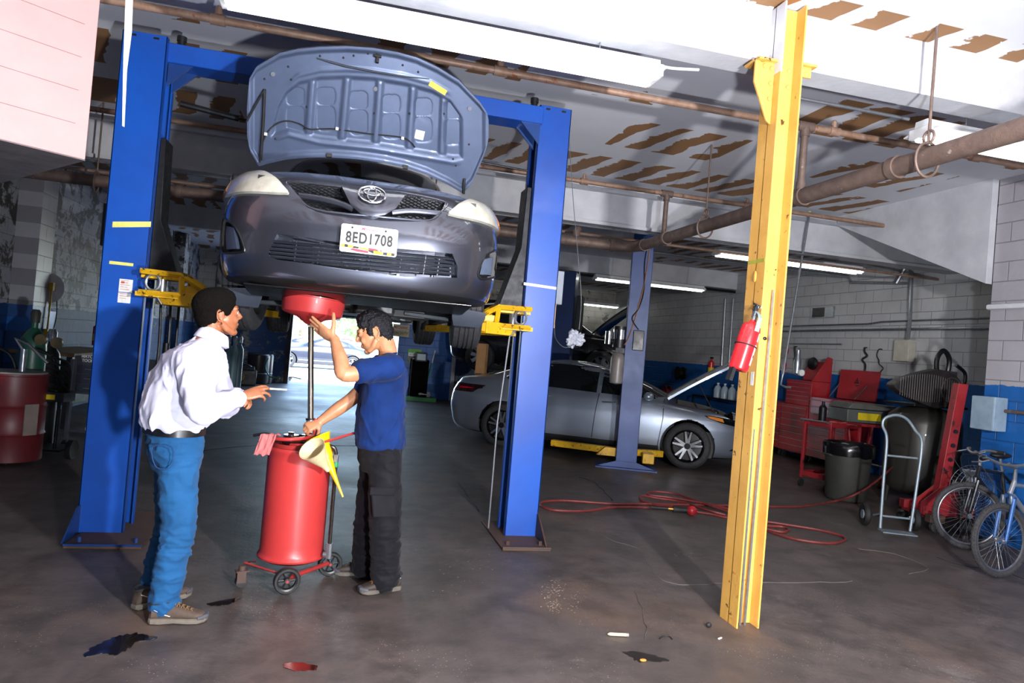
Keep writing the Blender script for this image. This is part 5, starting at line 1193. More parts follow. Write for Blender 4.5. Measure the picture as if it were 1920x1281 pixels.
hb(TB,(-.02,0,.046),(.1,.080,.08)); hb(TB,(.0,0,.090),(.082,.068,.050)); hb(TB,(-.05,0,.0),(.064,.070,.066)); hb(TB,(-.062,0,-.04),(.040,.052,.036))
for y in (-1,1): hb(TB,(.012,y*.064,.012),(.022,.013,.03)); hb(TB,(.040,y*.045,.066),(.038,.03,.026))
hb(TB,(.044,0,.092),(.032,.04,.024))
def curls(p,n): return .010*abs(noise.noise(p*60))+.005*noise.noise(p*130)
remesh(h,'hair',HAIR_B,PB,oB,.0045,1,curls)
M_NAVY=fabric('navy_cotton','0b2c68','08204c',.85,6,700,.6,.08)
s=MB(); tS=[(A(713,838,4.32),.150,.175),(A(713,815,4.32),.150,.178),(A(714,780,4.32),.146,.178),(A(718,740,4.32),.142,.19),(A(723,708,4.31),.135,.205),(A(726,690,4.30),.115,.19),(A(726,676,4.285),.085,.13),(A(725,669,4.28),.068,.082)]
rings(s,F,S,tS)
for a,e in ((shL,elL),(shR,elR)): limb(s,[(a.lerp(neck,.3),.075),(a,.082),(a.lerp(e,.45),.074),(a.lerp(e,.62 if a is shL else .55),.072)])
remesh(s,'t_shirt',M_NAVY,PB,oB,.008,5,lambda p,n:wr(.013,(8,8,7),21)(p,n)+.004*noise.noise(V((p.x*30,p.y*30,(p.z+p.x*.6)*14)))*(p.z<1.15))
cl=MB(); rn=[]; cc=neck+Z*.004
cl.tube([cc+F*(.062*math.cos(2*PI*q/28))+S*(.060*math.sin(2*PI*q/28))-Z*.020*math.cos(2*PI*q/28) for q in range(28)],.0075,8,closed=True); cl.build('neckband',M_NAVY,PB,loc=oB)
M_TROU=fabric('black_twill','131218','0c0b10',.8,7,500,.7,.15)
j=MB(); rings(j,F,S,[(A(712,880,4.32),.11,.165),(A(712,860,4.32),.132,.18),(A(713,830,4.32),.134,.168)])
for i,(a,c,e) in enumerate(legB): limb(j,[(a+Z*.03,.100),(a.lerp(c,.4),.100),(c,.098),(c.lerp(e,.5),.094),(c.lerp(e,.9),.088),(e-Z*.01,.090)],20)
remesh(j,'trousers',M_TROU,PB,oB,.0075,4,lambda p,n:wr(.010,(8,8,12),31)(p,n)+wr(.009,(6,6,20),15)(p,n)*(1 if p.z<.4 else .2))
pk=MB(); pk.loft([[V(q) for q in ((x-.07,y,z),(x+.065,y,z+.004),(x+.065,y+.02,z+.004),(x-.07,y+.02,z))] for x,y,z in ((A(718,918,4.10).x,4.105,A(718,918,4.1).z),(A(722,972,4.075).x,4.075,A(722,972,4.075).z))]); pk.build('cargo_pocket',M_TROU,PB,loc=oB,bevel=.008)
pk=MB().b2((A(718,918,4.1).x-.075,4.09,A(718,918,4.1).z-.035),(A(718,918,4.1).x+.07,4.108,A(718,918,4.1).z+.012)); pk.build('pocket_flap',M_TROU,PB,loc=oB,bevel=.006)
SH_B=mat('worn_brown_leather','3c322d',.7,0,'26201e',14,.8,bmp=.2); SO_B=mat('sole_worn','5f5850',.8,0,'45403a',12,.6)
tL=atZ(672,1117); hL=atZ(750,1108); foot(PB,(hL.x,hL.y+.02),(tL.x,tL.y+.02),oB,SH_B,SO_B,mat('lace_orange','c07a3a',.7))
tR=atZ(624,1079); hR=atZ(705,1082); foot(PB,(hR.x,hR.y+.02),(tR.x,tR.y+.02),oB,SH_B,SO_B,mat('lace_grey','55504a',.7))
# ------------------------------------------------------------ oil drain tank
M_DRED=mat('drain_red','b83634',.38,0,'a02b2b',2.2,.6,coat=.3,wear='5a2220',wamt=.70,wscale=6)
M_DRED2=mat('drain_red_dark','a83230',.4,0,'7d2826',6,.7,wear='3a1c1a',wamt=.64,wscale=14)
M_OILY=mat('oily_black','1a1615',.3,.1,'2a211c',12,.7)
M_BRASS=mat('worn_brass_tube','8a6f3c',.22,.9,'a8a49a',3,.9)
DT=thing('oil_drain_tank','red waste-oil drain tank on wheels with a tall pan held under the car','oil drain tank',(-.20,4.45,0))
r_=.188
pr=[(.001,.125),(.165,.125),(.18,.135),(r_+.012,.145),(r_+.014,.155),(r_+.006,.168),(r_,.18)]+[(r_-.0008*i*0,.18+.05*i) for i in range(1,12)]+[(r_,.775),(r_+.006,.785),(r_+.007,.80),(r_,.81),(r_-.012,.812),(.001,.80)]
MB().lathe(pr,56).build('tank',M_DRED,DT)
MB().lathe([(.001,.80),(r_-.02,.80),(r_-.012,.835),(r_-.016,.836),(r_-.03,.808),(.001,.806)],48).build('tray',M_DRED2,DT)
cl_=MB()
for k in range(3):
    pts=[(.105*math.cos(t)+.01*k,.105*math.sin(t),.835+.012*k+.004*math.sin(3*t)) for t in [2*PI*i/24 for i in range(24)]]
    cl_=MB().tube(pts,.010,8,closed=True); cl_.build('coiled_hose',mat('hose_brown','4a2f20',.25,.2,'2a1a12',8,.8) if k<2 else M_OILY,DT)
# handle bar
MB().tube(bez([(-.05,-.15,.84),(.02,-.20,.85),(.14,-.18,.87),(.30,-.12,.92),(.36,-.10,.93)],6),.013,10,flat=(1,.6)).build('push_handle',M_DRED,DT)
MB().tube(bez([(-.22,-.05,.86),(-.1,-.16,.87),(.0,-.14,.875),(.06,-.08,.88)],6),.011,10).build('handle_grip',M_DRED,DT)
for p in ([(-.24,-.09,.835),(-.15,-.12,.855),(-.02,-.14,.87)],[(-.27,-.1,.875),(-.20,-.11,.89),(-.15,-.09,.87)]): MB().tube(bez(p,5),.009,8).build('wrench_handle',M_STEELD,DT)
for x,y in ((-.06,-.05),(.045,-.02)): 
    MB().cyl((x,y,.83),(x,y,.885),.045,n=24).cyl((x,y,.885),(x,y,.90),.02,n=6).build('filler_cap',M_CHROME,DT)
# riser: sleeve and pole
b0=V((.055,.0,.84)); pT=atY(583,612,4.45)-V((-.20,4.45,0)); dirp=(pT-b0)
sl=MB().cyl(b0,b0+dirp*.20,.026,n=20); sl.build('sleeve',M_GALV,DT)
MB().cyl(b0+dirp*.0,b0+dirp*.03,.034,n=20).build('sleeve_ring',M_STEELD,DT); MB().cyl(b0+dirp*.19,b0+dirp*.205,.030,n=20).build('sleeve_ring',M_STEELD,DT)
MB().cyl(b0+dirp*.2,pT,.0175,n=20).build('pole',M_BRASS,DT)
MB().box(b0+dirp*.13+V((.032,-.012,0)),(.03,.03,.11)).build('lock_grip',M_DRED,DT,bevel=.006)
MB().tube([b0+dirp*.17+V((.02,-.02,0)),b0+dirp*.19+V((.06,-.01,.0)),b0+dirp*.16+V((.075,0,0))],.007,8).build('release_lever',M_BLK,DT)
pc=atY(587,575,4.45)-V((-.20,4.45,0)); pn=(dirp).normalized(); q=V((0,0,1)).rotation_difference((pn+V((.0,0,.3))).normalized()).to_matrix().to_4x4()
pan=MB(); pan.lathe([(.018,-.115),(.030,-.112),(.085,-.075),(.165,-.055),(.178,-.045),(.182,-.03),(.190,.045),(.196,.048),(.196,.053),(.187,.053),(.176,-.025),(.16,-.045),(.08,-.068),(.018,-.10)],56)
pn_o=pan.build('drain_pan',M_DRED,DT); pn_o.matrix_local=Matrix.Translation(pc)@Matrix.Rotation(R(3.5),4,'Y')@Matrix.Rotation(R(-1),4,'X')
MB().cyl(pT-dirp*.0,pc+V((0,0,-.10)),.022,n=16).build('pan_socket',M_GALV,DT)
# wheels, casters, base
MB().tube([(.02,-.24,.085),(.22,.02,.085)],.014,8).build('axle',M_DRED2,DT)
MB().tube([(-.20,-.10,.13),(-.25,-.14,.135),(-.03,-.24,.10)],.012,8,flat=(1,.5)).build('base_frame',M_DRED2,DT)
for lo_,rz in (((.0,-.27,.075),R(52)),((.235,.045,.075),R(52))):
    w=bpy.data.objects.new('wheel',None); C.objects.link(w); w.parent=DT; w.location=lo_; w.rotation_euler=(0,0,rz-R(38))
    MB().lathe([(.058,-.02),(.070,-.02),(.075,-.012),(.075,.012),(.070,.02),(.058,.02)],32,axis='Y',cap=False).build('tire',M_BLK,w)
    sp=MB()
    sp.lathe([(.050,-.012),(.059,-.016),(.059,.016),(.050,.012)],32,axis='Y',cap=False); sp.cyl((0,-.02,0),(0,.02,0),.016,n=16)
    for k in range(6): a=2*PI*k/6; sp.tube([(.012*math.cos(a),0,.012*math.sin(a)),(.055*math.cos(a),0,.055*math.sin(a))],.0055,6)
    sp.build('rim',M_BLKP,w); MB().cyl((0,-.024,0),(0,.0,0),.009,n=10).build('axle_nut',M_DRED2,w)
c=bpy.data.objects.new('caster',None); C.objects.link(c); c.parent=DT; c.location=(-.26,-.16,0); c.rotation_euler=(0,0,R(20))
MB().cyl((0,0,.09),(0,0,.125),.02,n=12).box((0,0,.095),(.07,.05,.006)).b2((-.03,-.026,.03),(.02,-.022,.095)).b2((-.03,.022,.03),(.02,.026,.095)).build('caster_fork',M_RUSTP,c)
MB().cyl((.0,-.018,.032),(.0,.018,.032),.032,n=20).build('caster_wheel',M_BLK,c)
# drain hose at the side
MB().tube(bez([(.12,-.10,.83),(.17,-.13,.84),(.212,-.13,.80),(.218,-.12,.6),(.22,-.12,.4),(.222,-.12,.24)],6),.012,10).build('drain_hose',M_OILY,DT)
MB().cyl((.222,-.12,.16),(.222,-.12,.25),.018,n=8).cyl((.19,-.11,.18),(.23,-.12,.18),.016,n=8).build('hose_fitting',M_GALV,DT); MB().cyl((.214,-.13,.745),(.216,-.13,.79),.016,n=8).build('hose_clamp',M_GALV,DT)
MB().cyl((.217,-.125,.715),(.2165,-.127,.745),.015,n=12).build('green_band',mat('green_band','2f8f58',.5),DT)
# things lying on the tank
def funnel(name,label,m,tip,mouth,rm,rt,throat,rth,extra=None):
    tip=V(tip);mouth=V(mouth); d=mouth-tip; t=MB(); prof=[(0,rt),(throat,rth),(.93,rm*.96),(1,rm),(1.02,rm+.004)]
    pts=[tip+d*a for a,_ in prof]; rs=[r for _,r in prof]
    inner=[(tip+d*a,max(.002,r-.004)) for a,r in prof[::-1][1:]]
    L_=d.length; t.lathe([(r,a*L_) for a,r in prof]+[(max(.002,r-.004),a*L_) for a,r in prof[::-1]],40,cap=False); M_=Matrix.Translation(tip)@V((0,0,1)).rotation_difference(d.normalized()).to_matrix().to_4x4(); t.v=[M_@v for v in t.v]
    o=t.build(name,m,None,smooth=50); tag(o,label,'funnel'); return o
o=V((-.20,4.45,0))
yt=atY(643,932,4.27); ym=atY(596,818,4.33)
fy=MB(); d=ym-yt; P_=[(0,.006),(.25,.012),(.5,.022),(.62,.032),(.66,.046),(.86,.060),(1,.085),(1.0,.080),(.88,.055)]
pts=[yt+d*a for a,_ in P_]; 
for i in (5,6,7,8): pts[i]=pts[i]+V((-.035*((P_[i][0]-.66)/.34),0,.01))
L_=d.length; fy.lathe([(.006,0),(.010,.2*L_),(.017,.4*L_),(.026,.6*L_),(.03,.63*L_),(.040,.64*L_),(.047,.82*L_),(.078,L_),(.074,L_),(.043,.82*L_),(.036,.66*L_),(.012,.3*L_),(.003,0)],36,cap=False); M_=Matrix.Translation(yt)@V((0,0,1)).rotation_difference(d.normalized()).to_matrix().to_4x4(); fy.v=[M_@v for v in fy.v]; tag(fy.build('funnel',mat('yellow_plastic','f2c411',.35,0,'e0b008',6,.5,coat=.3),smooth=50),'long yellow plastic funnel hanging over the right side of the drain tank','funnel')
wt=atY(615,882,4.22); wm=atY(590,838,4.20)
funnel('funnel','cream plastic funnel with a stained mouth lying on the drain tank',mat('cream_plastic','ddcfa6',.4,0,'c4b48a',9,.7,wear='9a6a50',wamt=.69,wscale=16),(wt.x,wt.y,wt.z),(wm.x-.01,wm.y-.085,wm.z+.0),.075,.014,.25,.022)
fl_=MB(); NR=18
def cloth(name,label,m,P,w,h,loc,fn,cat='rag',nx=22,ny=22,th=.003):
    k=MB(); a=[];b=[]
    for i in range(nx+1):
        for jx in range(ny+1):
            u=(i/nx-.5)*w; v=(jx/ny-.5)*h; p=fn(u,v); a.append(p); b.append(p+V((0,.0015,-th)))
    M_=ny+1;n=len(a);f=[]
    for i in range(nx):
        for jx in range(ny): q=i*M_+jx; f+=[(q,q+1,q+M_+1,q+M_),(n+q,n+q+M_,n+q+M_+1,n+q+1)]
    for i in range(nx): f+=[(i*M_,(i+1)*M_,n+(i+1)*M_,n+i*M_),(i*M_+ny,n+i*M_+ny,n+(i+1)*M_+ny,(i+1)*M_+ny)]
    for jx in range(ny): f+=[(jx,n+jx,n+jx+1,jx+1),(nx*M_+jx,nx*M_+jx+1,n+nx*M_+jx+1,n+nx*M_+jx)]
    k.add(a+b,f); o=k.build(name,m,P,loc=loc,smooth=60); 
    if label: tag(o,label,cat)
    return o
M_RAG=mat('pink_rag','c4706e',.9,0,'a85858',12,.7)
def ragf(u,v):
    x=-.155-.02*v/.1*0+u*.55; z=.86-max(0,-v)*.95+noise.noise(V((u*30,v*22,0)))*.012+(.02 if v>0 else 0); y=-.11+min(v,0)*.15+max(v,0)*.5+noise.noise(V((u*34,v*18,4)))*.018; return V((x-.03+v*.25,y-.04,z+.01))
cloth('shop_rag','pink shop rag draped over the left rim of the drain tank',M_RAG,None,.16,.20,o,ragf)
# ------------------------------------------------------------ right side of the shop
M_TRED=mat('tool_chest_red','b0202a',.35,0,'8f1a22',3,.6,coat=.2,wear='4a1216',wamt=.72,wscale=8)
M_JRED=mat('jack_red','99232a',.5,0,'6e181c',5,.8,wear='2a1614',wamt=.6,wscale=9)
M_TANK=mat('olive_grey_tank','3a3833',.4,.2,'2b2a26',3,.7,coat=.2)
M_GREYP=mat('grey_plastic','373733',.6,0,'2a2a27',4,.7)
def chest(label,p0,p1,xf,z0,z1,depth,ndr,group='red tool chests',legs=True,top=None,name='tool_chest'):
    """front faces -X; extent y from p0 to p1"""
    t=thing(name,label,'tool chest',(xf+depth/2,(p0+p1)/2,z0),0,group); w=abs(p1-p0); h=z1-z0
    MB().box((0,0,h/2+.0),(depth,w,h)).build('body',M_TRED,t,bevel=.006)
    dh=(h-.06)/ndr
    for k in range(ndr):
        zc=.03+dh*(k+.5); d=MB().box((-depth/2-.006,0,zc),(.012,w-.05,dh-.014)).build('drawer',M_TRED,t,bevel=.002)
        MB().box((-depth/2-.02,0,zc+dh/2-.022),(.012,w-.06,.007)).build('drawer_pull',M_GALV,d,bevel=.002)
    if legs:
        for sx in (-1,1):
            for sy in (-1,1):
                c=MB().cyl((sx*(depth/2-.07),sy*(w/2-.07)-.015,-z0+.05),(sx*(depth/2-.07),sy*(w/2-.07)+.015,-z0+.05),.05,n=16).box((sx*(depth/2-.07),sy*(w/2-.07),-z0/2-.0+.04),(.05,.05,z0-.06)); c.build('caster',M_BLK,t)
    return t
XF=7.9
def yx(px,py=800): return atX(px,py,XF).y
yA0,yA1=yx(1512),yx(1462); yB0,yB1=yx(1588),yx(1514); yC0,yC1=yA1+.03,yA1+.9
c1=chest('red roller tool chest below the small red top box, behind the metal air pipe',yA0,yA1,XF,.14,.98,.5,7)
c1b=chest('small red top tool box with chrome drawer pulls, behind the metal air pipe',yA0+.02,yA1-.02,XF+.06,.985,1.42,.38,5,legs=False,name='tool_chest')
MB().prism([(-.19,0),(.19,0),(.19,.42),(.10,.44)],-(yA1-yA0)/2+.02,-(yA1-yA0)/2+.04,'XZ').build('lid_side',M_TRED,c1b).location=(0,0,.44)
lid=MB().box((.17,0,.62),(.02,(yA1-yA0)-.1,.36),ry=R(15)).build('raised_lid',M_TRED,c1b,bevel=.004)
c2=chest('wide red roller tool chest with open lid, right of the small top box',yB0,yB1,XF,.14,1.16,.5,8)
ld=MB().box((.22,0,.0),(.025,(yB1-yB0)*.95,.5),ry=R(6)).build('raised_lid',M_TRED,c2,bevel=.004); ld.location=(.04,-.05,1.28)
for s in (-1,1): MB().tube([(.0,s*.30,1.05),(.2,s*.32,1.28)],.007,6).build('gas_strut',M_GALV,c2)
MB().ring((0,0,0),.06,.006,'X',5,4,(1.1,.9)).box((0,0,-.0),(.004,.10,.02)).box((0,.0,.05),(.004,.02,.07)).build('lid_emblem',mat('dark_print','3a0c10',.5),ld).location=(.20,0,.04)
MB().box((-.257,.1,.955),(.004,.32,.045)).build('name_strip',M_BLKP,c2,smooth=0)
c3=chest('red tool chest farthest left, mostly behind the yellow column',yC0,yC1,XF+.05,.14,.98,.5,6)
# air drop pipe
tp=atY(1520,385,8.15); bp=atY(1470,688,8.15)
ap=thing('air_drop_pipe','long thin metal air pipe slanting down before the red tool chests','pipe',tp,0); l=bp-tp
MB().tube([(0,0,.0),l],.016,10).build('pipe_run',M_GALV,ap); MB().cyl((0,0,0),(0,0,CEIL-tp.z),.014,n=8).build('riser',M_GALV,ap); MB().cyl(l*.02,l*.045,.0175,n=10).build('tape_mark',mat('yellow_tape','e6e27a'),ap)
MB().cyl(l,l+V((-.01,0,-.1)),.022,n=10).tube([l+V((-.0,0,-.06)),l+V((.10,0,-.07)),l+V((.25,0,-.09))],.013,8).build('fitting',M_GALV,ap)
MB().lathe([(.02,-.10),(.045,-.09),(.05,.05),(.045,.10),(.03,.14),(.03,.22),(.01,.24)],18,o=l+V((.20,0,.02))).build('air_filter_bowl',M_GALV,ap)
MB().cyl(l+V((.22,-.045,-.06)),l+V((.22,-.085,-.06)),.042,n=24).build('pressure_gauge',mat('gauge_white','e4e4e0',.2),ap)
MB().tube([l+V((-.01,0,-.10)),l+V((-.03,0,-.24)),l+V((.05,0,-.27)),l+V((.12,-.01,-.27))],.015,8).build('hose_tail',M_GALV,ap)
# things above / on the tool chests
def hang(name,label,cat,px,py,X,fn,group=None):
    t=thing(name,label,cat,atX(px,py,X),0,group); fn(t); return t
def cordf(L,r,m,amp=.05,n=7,seed=1):
    def f(t):
        random.seed(seed); MB().tube(bez([(random.uniform(-.02,.02),random.uniform(-amp,amp),-L*i/n) for i in range(n+1)],5),r,6).build('loop',m,t); MB().cyl((.03,0,.0),(-.02,0,0),.01,n=6).build('hook',M_STEELD,t)
    return f
hang('extension_cord','dark tangled cord hanging on the block wall, left of the grey box','cord',1623,652,8.55,cordf(.62,.016,M_BLK,.05,9,3))
hang('extension_cord','thin looped cord hanging on the block wall, just left of the grey box','cord',1651,655,8.55,cordf(.55,.008,M_BLK,.09,9,5))
for i,(px,c,lab) in enumerate(((1462,'c8a818','yellow'),(1476,'c02830','red'),(1492,'3a3a3e','black'))):
    hang('coiled_cable',f'{lab} cable bundle hanging above the small red top box','cable',px,650,8.56,cordf(.55,.018,mat('cable_'+lab,c,.5),.04,6,11+i),'cables above the tool chests')
hang('round_lamp','black round lamp head above the raised lid of the top box','lamp',1523,682,8.3,lambda t:(MB().lathe([(.02,-.05),(.10,-.03),(.12,.02),(.10,.05),(.02,.05)],24,axis='X').build('lamp_head',M_BLKP,t),MB().tube([(.05,0,0),(.25,0,-.1)],.012,6).build('arm',M_BLKP,t)))
# wall boxes, conduits on the right wall
def wbox(label,px,py,X,w,h,d,m,Yfix=None):
    p=atX(px,py,X); t=thing('electrical_box',label,'electrical box',p,0); MB().box((0,0,0),(d,w,h)).build('enclosure',m,t,bevel=.006); MB().box((-d/2-.004,0,0),(.008,w-.01,h-.01)).build('cover',m,t,bevel=.003); return t
M_BOXL=mat('box_beige','c3bfb2',.45,0,'b0ac9f'); M_BOXB=mat('box_bluegrey','8fa3b4',.45,0,'7b8fa0')
wbox('beige electrical box on the far block wall above the compressor',1696,658,8.535,.30,.34,.13,M_BOXL)
eb=thing('electrical_box','blue-grey electrical box at the corner of the near blue wall','electrical box',(6.41,5.70,1.28),0)
MB().box((0,0,0),(.16,.26,.34)).build('enclosure',M_BOXB,eb,bevel=.006); MB().box((-.085,0,0),(.012,.25,.33)).build('cover',M_BOXB,eb,bevel=.003); MB().cyl((.05,-.13,.04),(.05,-1.6,.04),.018,n=10).build('conduit_pipe',M_PIPE,eb)
q=[atX(px,py,8.54) for px,py in ((1485,624),(1600,620),(1700,617),(1850,613))]
conduit([V((8.576,12.4,2.37)),V((8.576,5.95,2.37))],.022,'lower grey pipe running along the far block wall',M_GALV)
conduit([V((8.584,12.4,2.47)),V((8.584,10.0,2.47)),V((8.584,9.7,2.5)),V((8.584,5.9,2.53))],.016,'upper grey pipe running along the far block wall',M_GALV)
conduit([V((8.586,12.2,2.12)),V((8.586,10.6,2.12))],.014,'short grey pipe above the tool chests on the far block wall',M_GALV)
conduit([atX(1701,641,8.5),atX(1706,600,8.5),atX(1709,512,8.5),atX(1703,492,8.5)-V((0,0,0)),V((8.45,9.3,3.1))],.03,'thick grey conduit rising from the beige box up to the ceiling',M_GALV)
conduit([atX(1853,576,6.47)+V((0,0,0)),atX(1853,576,6.47)+V((0,-1.5,0))],.03,'white pipe on the near block wall above the blue paint',M_WHITEP)
vt=thing('wall_vent','dark square vent hole in the far block wall above the tool chests','vent',atX(1542,586,8.57)); MB().box((0,0,0),(.05,.62,.20)).build('vent_frame',M_GALV,vt,bevel=.004); MB().box((-.027,.08,0),(.006,.34,.17)).build('vent_opening',M_BLKP,vt)
# trash can
tc=thing('trash_can','grey round trash can with black liner beside the hand truck','trash can',(6.25,7.45,0))
MB().lathe([(.001,.01),(.22,.01),(.235,.03),(.275,.66),(.29,.665),(.292,.69),(.27,.69),(.225,.05),(.001,.04)],40).build('can',M_GREYP,tc)
bg=MB(); rg=[]
for r0,z in ((.262,.60),(.268,.70),(.285,.715),(.302,.70),(.300,.62),(.297,.56)): rg.append([V(((r0+.008*noise.noise(V((a*3,z*9,0))))*math.cos(a),(r0+.008*noise.noise(V((a*3,z*9,0))))*math.sin(a),z+(.035*noise.noise(V((a*2.2,0,5))) if z<.6 else .01*noise.noise(V((a*4,2,0)))))) for a in [2*PI*j/48 for j in range(48)]])
bg.loft(rg,False); bg.build('bin_liner',mat('liner_black','0d0d0f',.18,0,'0a0a0b',8,.5),tc,smooth=60)
for s in (-1,1): MB().tube([(s*.27,-.05,.55),(s*.31,-.05,.56),(s*.31,.05,.56),(s*.27,.05,.55)],.012,8).build('handle',M_GREYP,tc)
# red service cart
sc_=thing('service_cart','red service cart with a rag on its top tray, behind the trash can','cart',(6.55,8.15,0),R(15))
for z in (.16,.86): 
    MB().box((0,0,z),(.62,.42,.02)).box((-.31,0,z+.03),(.012,.42,.06)).box((.31,0,z+.03),(.012,.42,.06)).box((0,-.21,z+.03),(.62,.012,.06)).box((0,.21,z+.03),(.62,.012,.06)).build('tray',M_JRED,sc_,bevel=.003)
for sx in (-1,1):
    for sy in (-1,1): MB().box((sx*.3,sy*.2,.5),(.035,.035,.75)).build('leg',M_JRED,sc_,bevel=.003); MB().cyl((sx*.3,sy*.2-.015,.05),(sx*.3,sy*.2+.015,.05),.05,n=16).build('caster',M_BLK,sc_)
MB().tube([(-.33,-.2,.9),(-.40,-.2,.92),(-.40,.2,.92),(-.33,.2,.9)],.012,8).build('handle',M_GALV,sc_)
tag(cloth('shop_rag',None,M_RAG,None,.34,.22,V((6.6,8.05,.885)),lambda u,v:V((u,v,.02+.03*noise.noise(V((u*14,v*14,2)))-max(0,u-.1)*.3)),th=.004),'pink rag lying on the tray of the red service cart','rag')
# jack stand column of odds: green/black bottle
tag(MB().lathe([(.001,0),(.05,.005),(.05,.20),(.02,.24),(.02,.28),(.001,.28)],20,o=(6.42,8.2,.895)).build('spray_bottle',M_STEELD),'dark bottle standing on the red service cart','bottle')
# grey parts washer on red stand
pw=thing('parts_washer','grey lidded parts washer with a yellow label on a red stand','parts washer',(7.35,8.55,0),R(-8))
MB().box((0,0,1.0),(.75,.5,.18)).build('basin',mat('washer_grey','5d625f',.45,0,'4a4e4c',4,.7),pw,bevel=.01)
MB().prism([(-.38,1.10),(.38,1.10),(.33,1.18),(-.30,1.18)],-.26,.26,'XZ').build('lid',mat('washer_lid','6a6d68',.4,.1,'53544f',3,.7),pw,bevel=.01)
MB().box((-.05,-.256,1.0),(.34,.008,.10)).build('yellow_label',mat('label_yellow','e0c81c',.5),pw,smooth=0)
MB().box((0,0,.88),(.78,.52,.04)).build('shelf',M_JRED,pw,bevel=.003)
for sx in (-1,1):
    for sy in (-1,1): MB().tube([(sx*.33,sy*.22,.88),(sx*.2,sy*.22,.03)],.02,8).build('leg',M_JRED,pw); MB().cyl((sx*.2,sy*.22-.012,.04),(sx*.2,sy*.22+.012,.04),.04,n=14).build('caster',M_BLK,pw)
    MB().tube([(sx*.27,-.22,.3),(sx*.27,.22,.3)],.014,8).build('brace',M_GALV,pw)
# hand truck
b0=atZ(1652,994);b1=atZ(1704,1000); cxx=(b0+b1)/2; dv=(b1-b0); ang=math.atan2(dv.y,dv.x)
ht=thing('hand_truck','grey-blue tubular hand truck standing before the compressor','hand truck',cxx,ang)
W2=dv.length/2+.01; M_HT=mat('hand_truck_blue','6f8795',.4,.3,'8c8f92',14,.8,wear='a8a49a',wamt=.62,wscale=20)
q=Matrix.Translation(cxx)@Matrix.Rotation(ang,4,'Z')
MB().tube(bez([(-W2,0,.02),(-W2+.005,.02,.5),(-W2+.01,.03,.92),(-W2-.04,.03,1.06),(-W2-.02,.03,1.14),(-.06,.03,1.18),(W2-.10,.03,1.15),(W2-.01,.03,1.04),(W2+.06,.03,.92),(W2+.04,.02,.5),(W2,0,.02)],5),.0145,10).build('frame',M_HT,ht)
for z in (.14,.76): MB().tube([(-W2,.03,z),(W2+.03,.03,z)],.011,8).build('cross_bar',M_HT,ht)
MB().b2((-W2-.02,-.14,.0),(W2+.02,.02,.012)).build('toe_plate',M_HT,ht,bevel=.002)
for s in (-1,1):
    w=bpy.data.objects.new('wheel',None); C.objects.link(w); w.parent=ht; w.location=(s*(W2+.10),.16,.115)
    MB().lathe([(.07,-.02),(.105,-.028),(.115,-.015),(.115,.015),(.105,.028),(.07,.02)],28,axis='X',cap=True).build('tire',M_BLK,w); MB().cyl((-.03,0,0),(.03,0,0),.045,n=16).build('hub',M_HT,w)
    MB().tube([(s*W2,.02,.16),(s*(W2+.02),.16,.115)],.01,8).build('axle_strut',M_HT,ht)
MB().tube([(-W2-.12,.16,.115),(W2+.12,.16,.115)],.009,8).build('axle',M_STEELD,ht)
# air compressor
ac=thing('air_compressor','large upright air compressor with a ribbed belt guard on top','air compressor',(7.25,7.35,0))
MB().lathe([(.001,.10),(.15,.11),(.30,.15),(.40,.22),(.43,.30),(.43,1.02),(.40,1.12),(.30,1.20),(.12,1.25),(.001,1.25)],48).build('tank',M_TANK,ac)
for k in range(3): a=2*PI*k/3+.5; MB().tube([(.36*math.cos(a),.36*math.sin(a),.25),(.38*math.cos(a),.38*math.sin(a),.0)],.035,8).build('foot',M_TANK,ac)
MB().box((0,.0,1.26),(.8,.5,.03)).build('platform',M_BLKP,ac,bevel=.003)
gd=MB(); go=[]
def gring(off,s_): return [V((-.15+(.62 if c<0 else .40)*s_*c*(1),-.30+off,1.48+(.24 if True else 0)*s_*math.sin(2*PI*j/40)*(1 if c>=0 else max(.5,1+c*.5)))) for j in range(40) for c in (math.cos(2*PI*j/40),)]
gd.loft([gring(.0,.75),gring(-.02,.95),gring(-.01,1),gring(.12,1),gring(.14,.95)]); gdo=gd.build('belt_guard',mat('guard_grey','3c3838',.5,.2,'2e2b2b',4,.6),ac)
for i in range(26): x=-.70+.034*i; hh_=.17*(.55+.45*math.sin(PI*min(1,(x+.75)/.9))); MB().cyl((x,-.328,1.48-hh_),(x,-.328,1.48+hh_),.0035,n=5).build('guard_slat',mat('slat_grey','57514f',.5),gdo)
MB().ring((.05,-.33,1.48),.15,.008,'Y',30,6).build('flywheel_rim',mat('slat_grey','57514f'),gdo)
MB().cyl((.18,-.1,1.30),(.18,-.1,1.60),.11,n=20).cyl((.18,.12,1.30),(.18,.12,1.6),.10,n=20).box((.18,0,1.34),(.3,.36,.14)).build('pump',M_STEELD,ac,bevel=.008)
for z in (1.44,1.48,1.52,1.56,1.60): MB().cyl((.18,-.1,z),(.18,-.1,z+.012),.135,n=20).build('cooling_fin',M_STEELD,ac)
MB().tube(bez([(.05,-.1,1.62),(.03,-.1,1.85),(.12,-.1,1.97),(.24,-.08,1.86),(.25,-.05,1.64)],6),.03,10).tube(bez([(.28,-.1,1.4),(.45,-.1,1.5),(.48,-.1,1.7),(.33,-.1,1.8)],6),.022,10).build('intake_pipes',M_BLKP,ac)
MB().box((.14,-.1,1.68),(.26,.18,.07)).build('cylinder_head',mat('head_grey','4d4a50',.5,.3),ac,bevel=.008)
MB().cyl((.40,.1,1.42),(.62,.1,1.42),.11,n=20).build('motor',M_BLKP,ac)
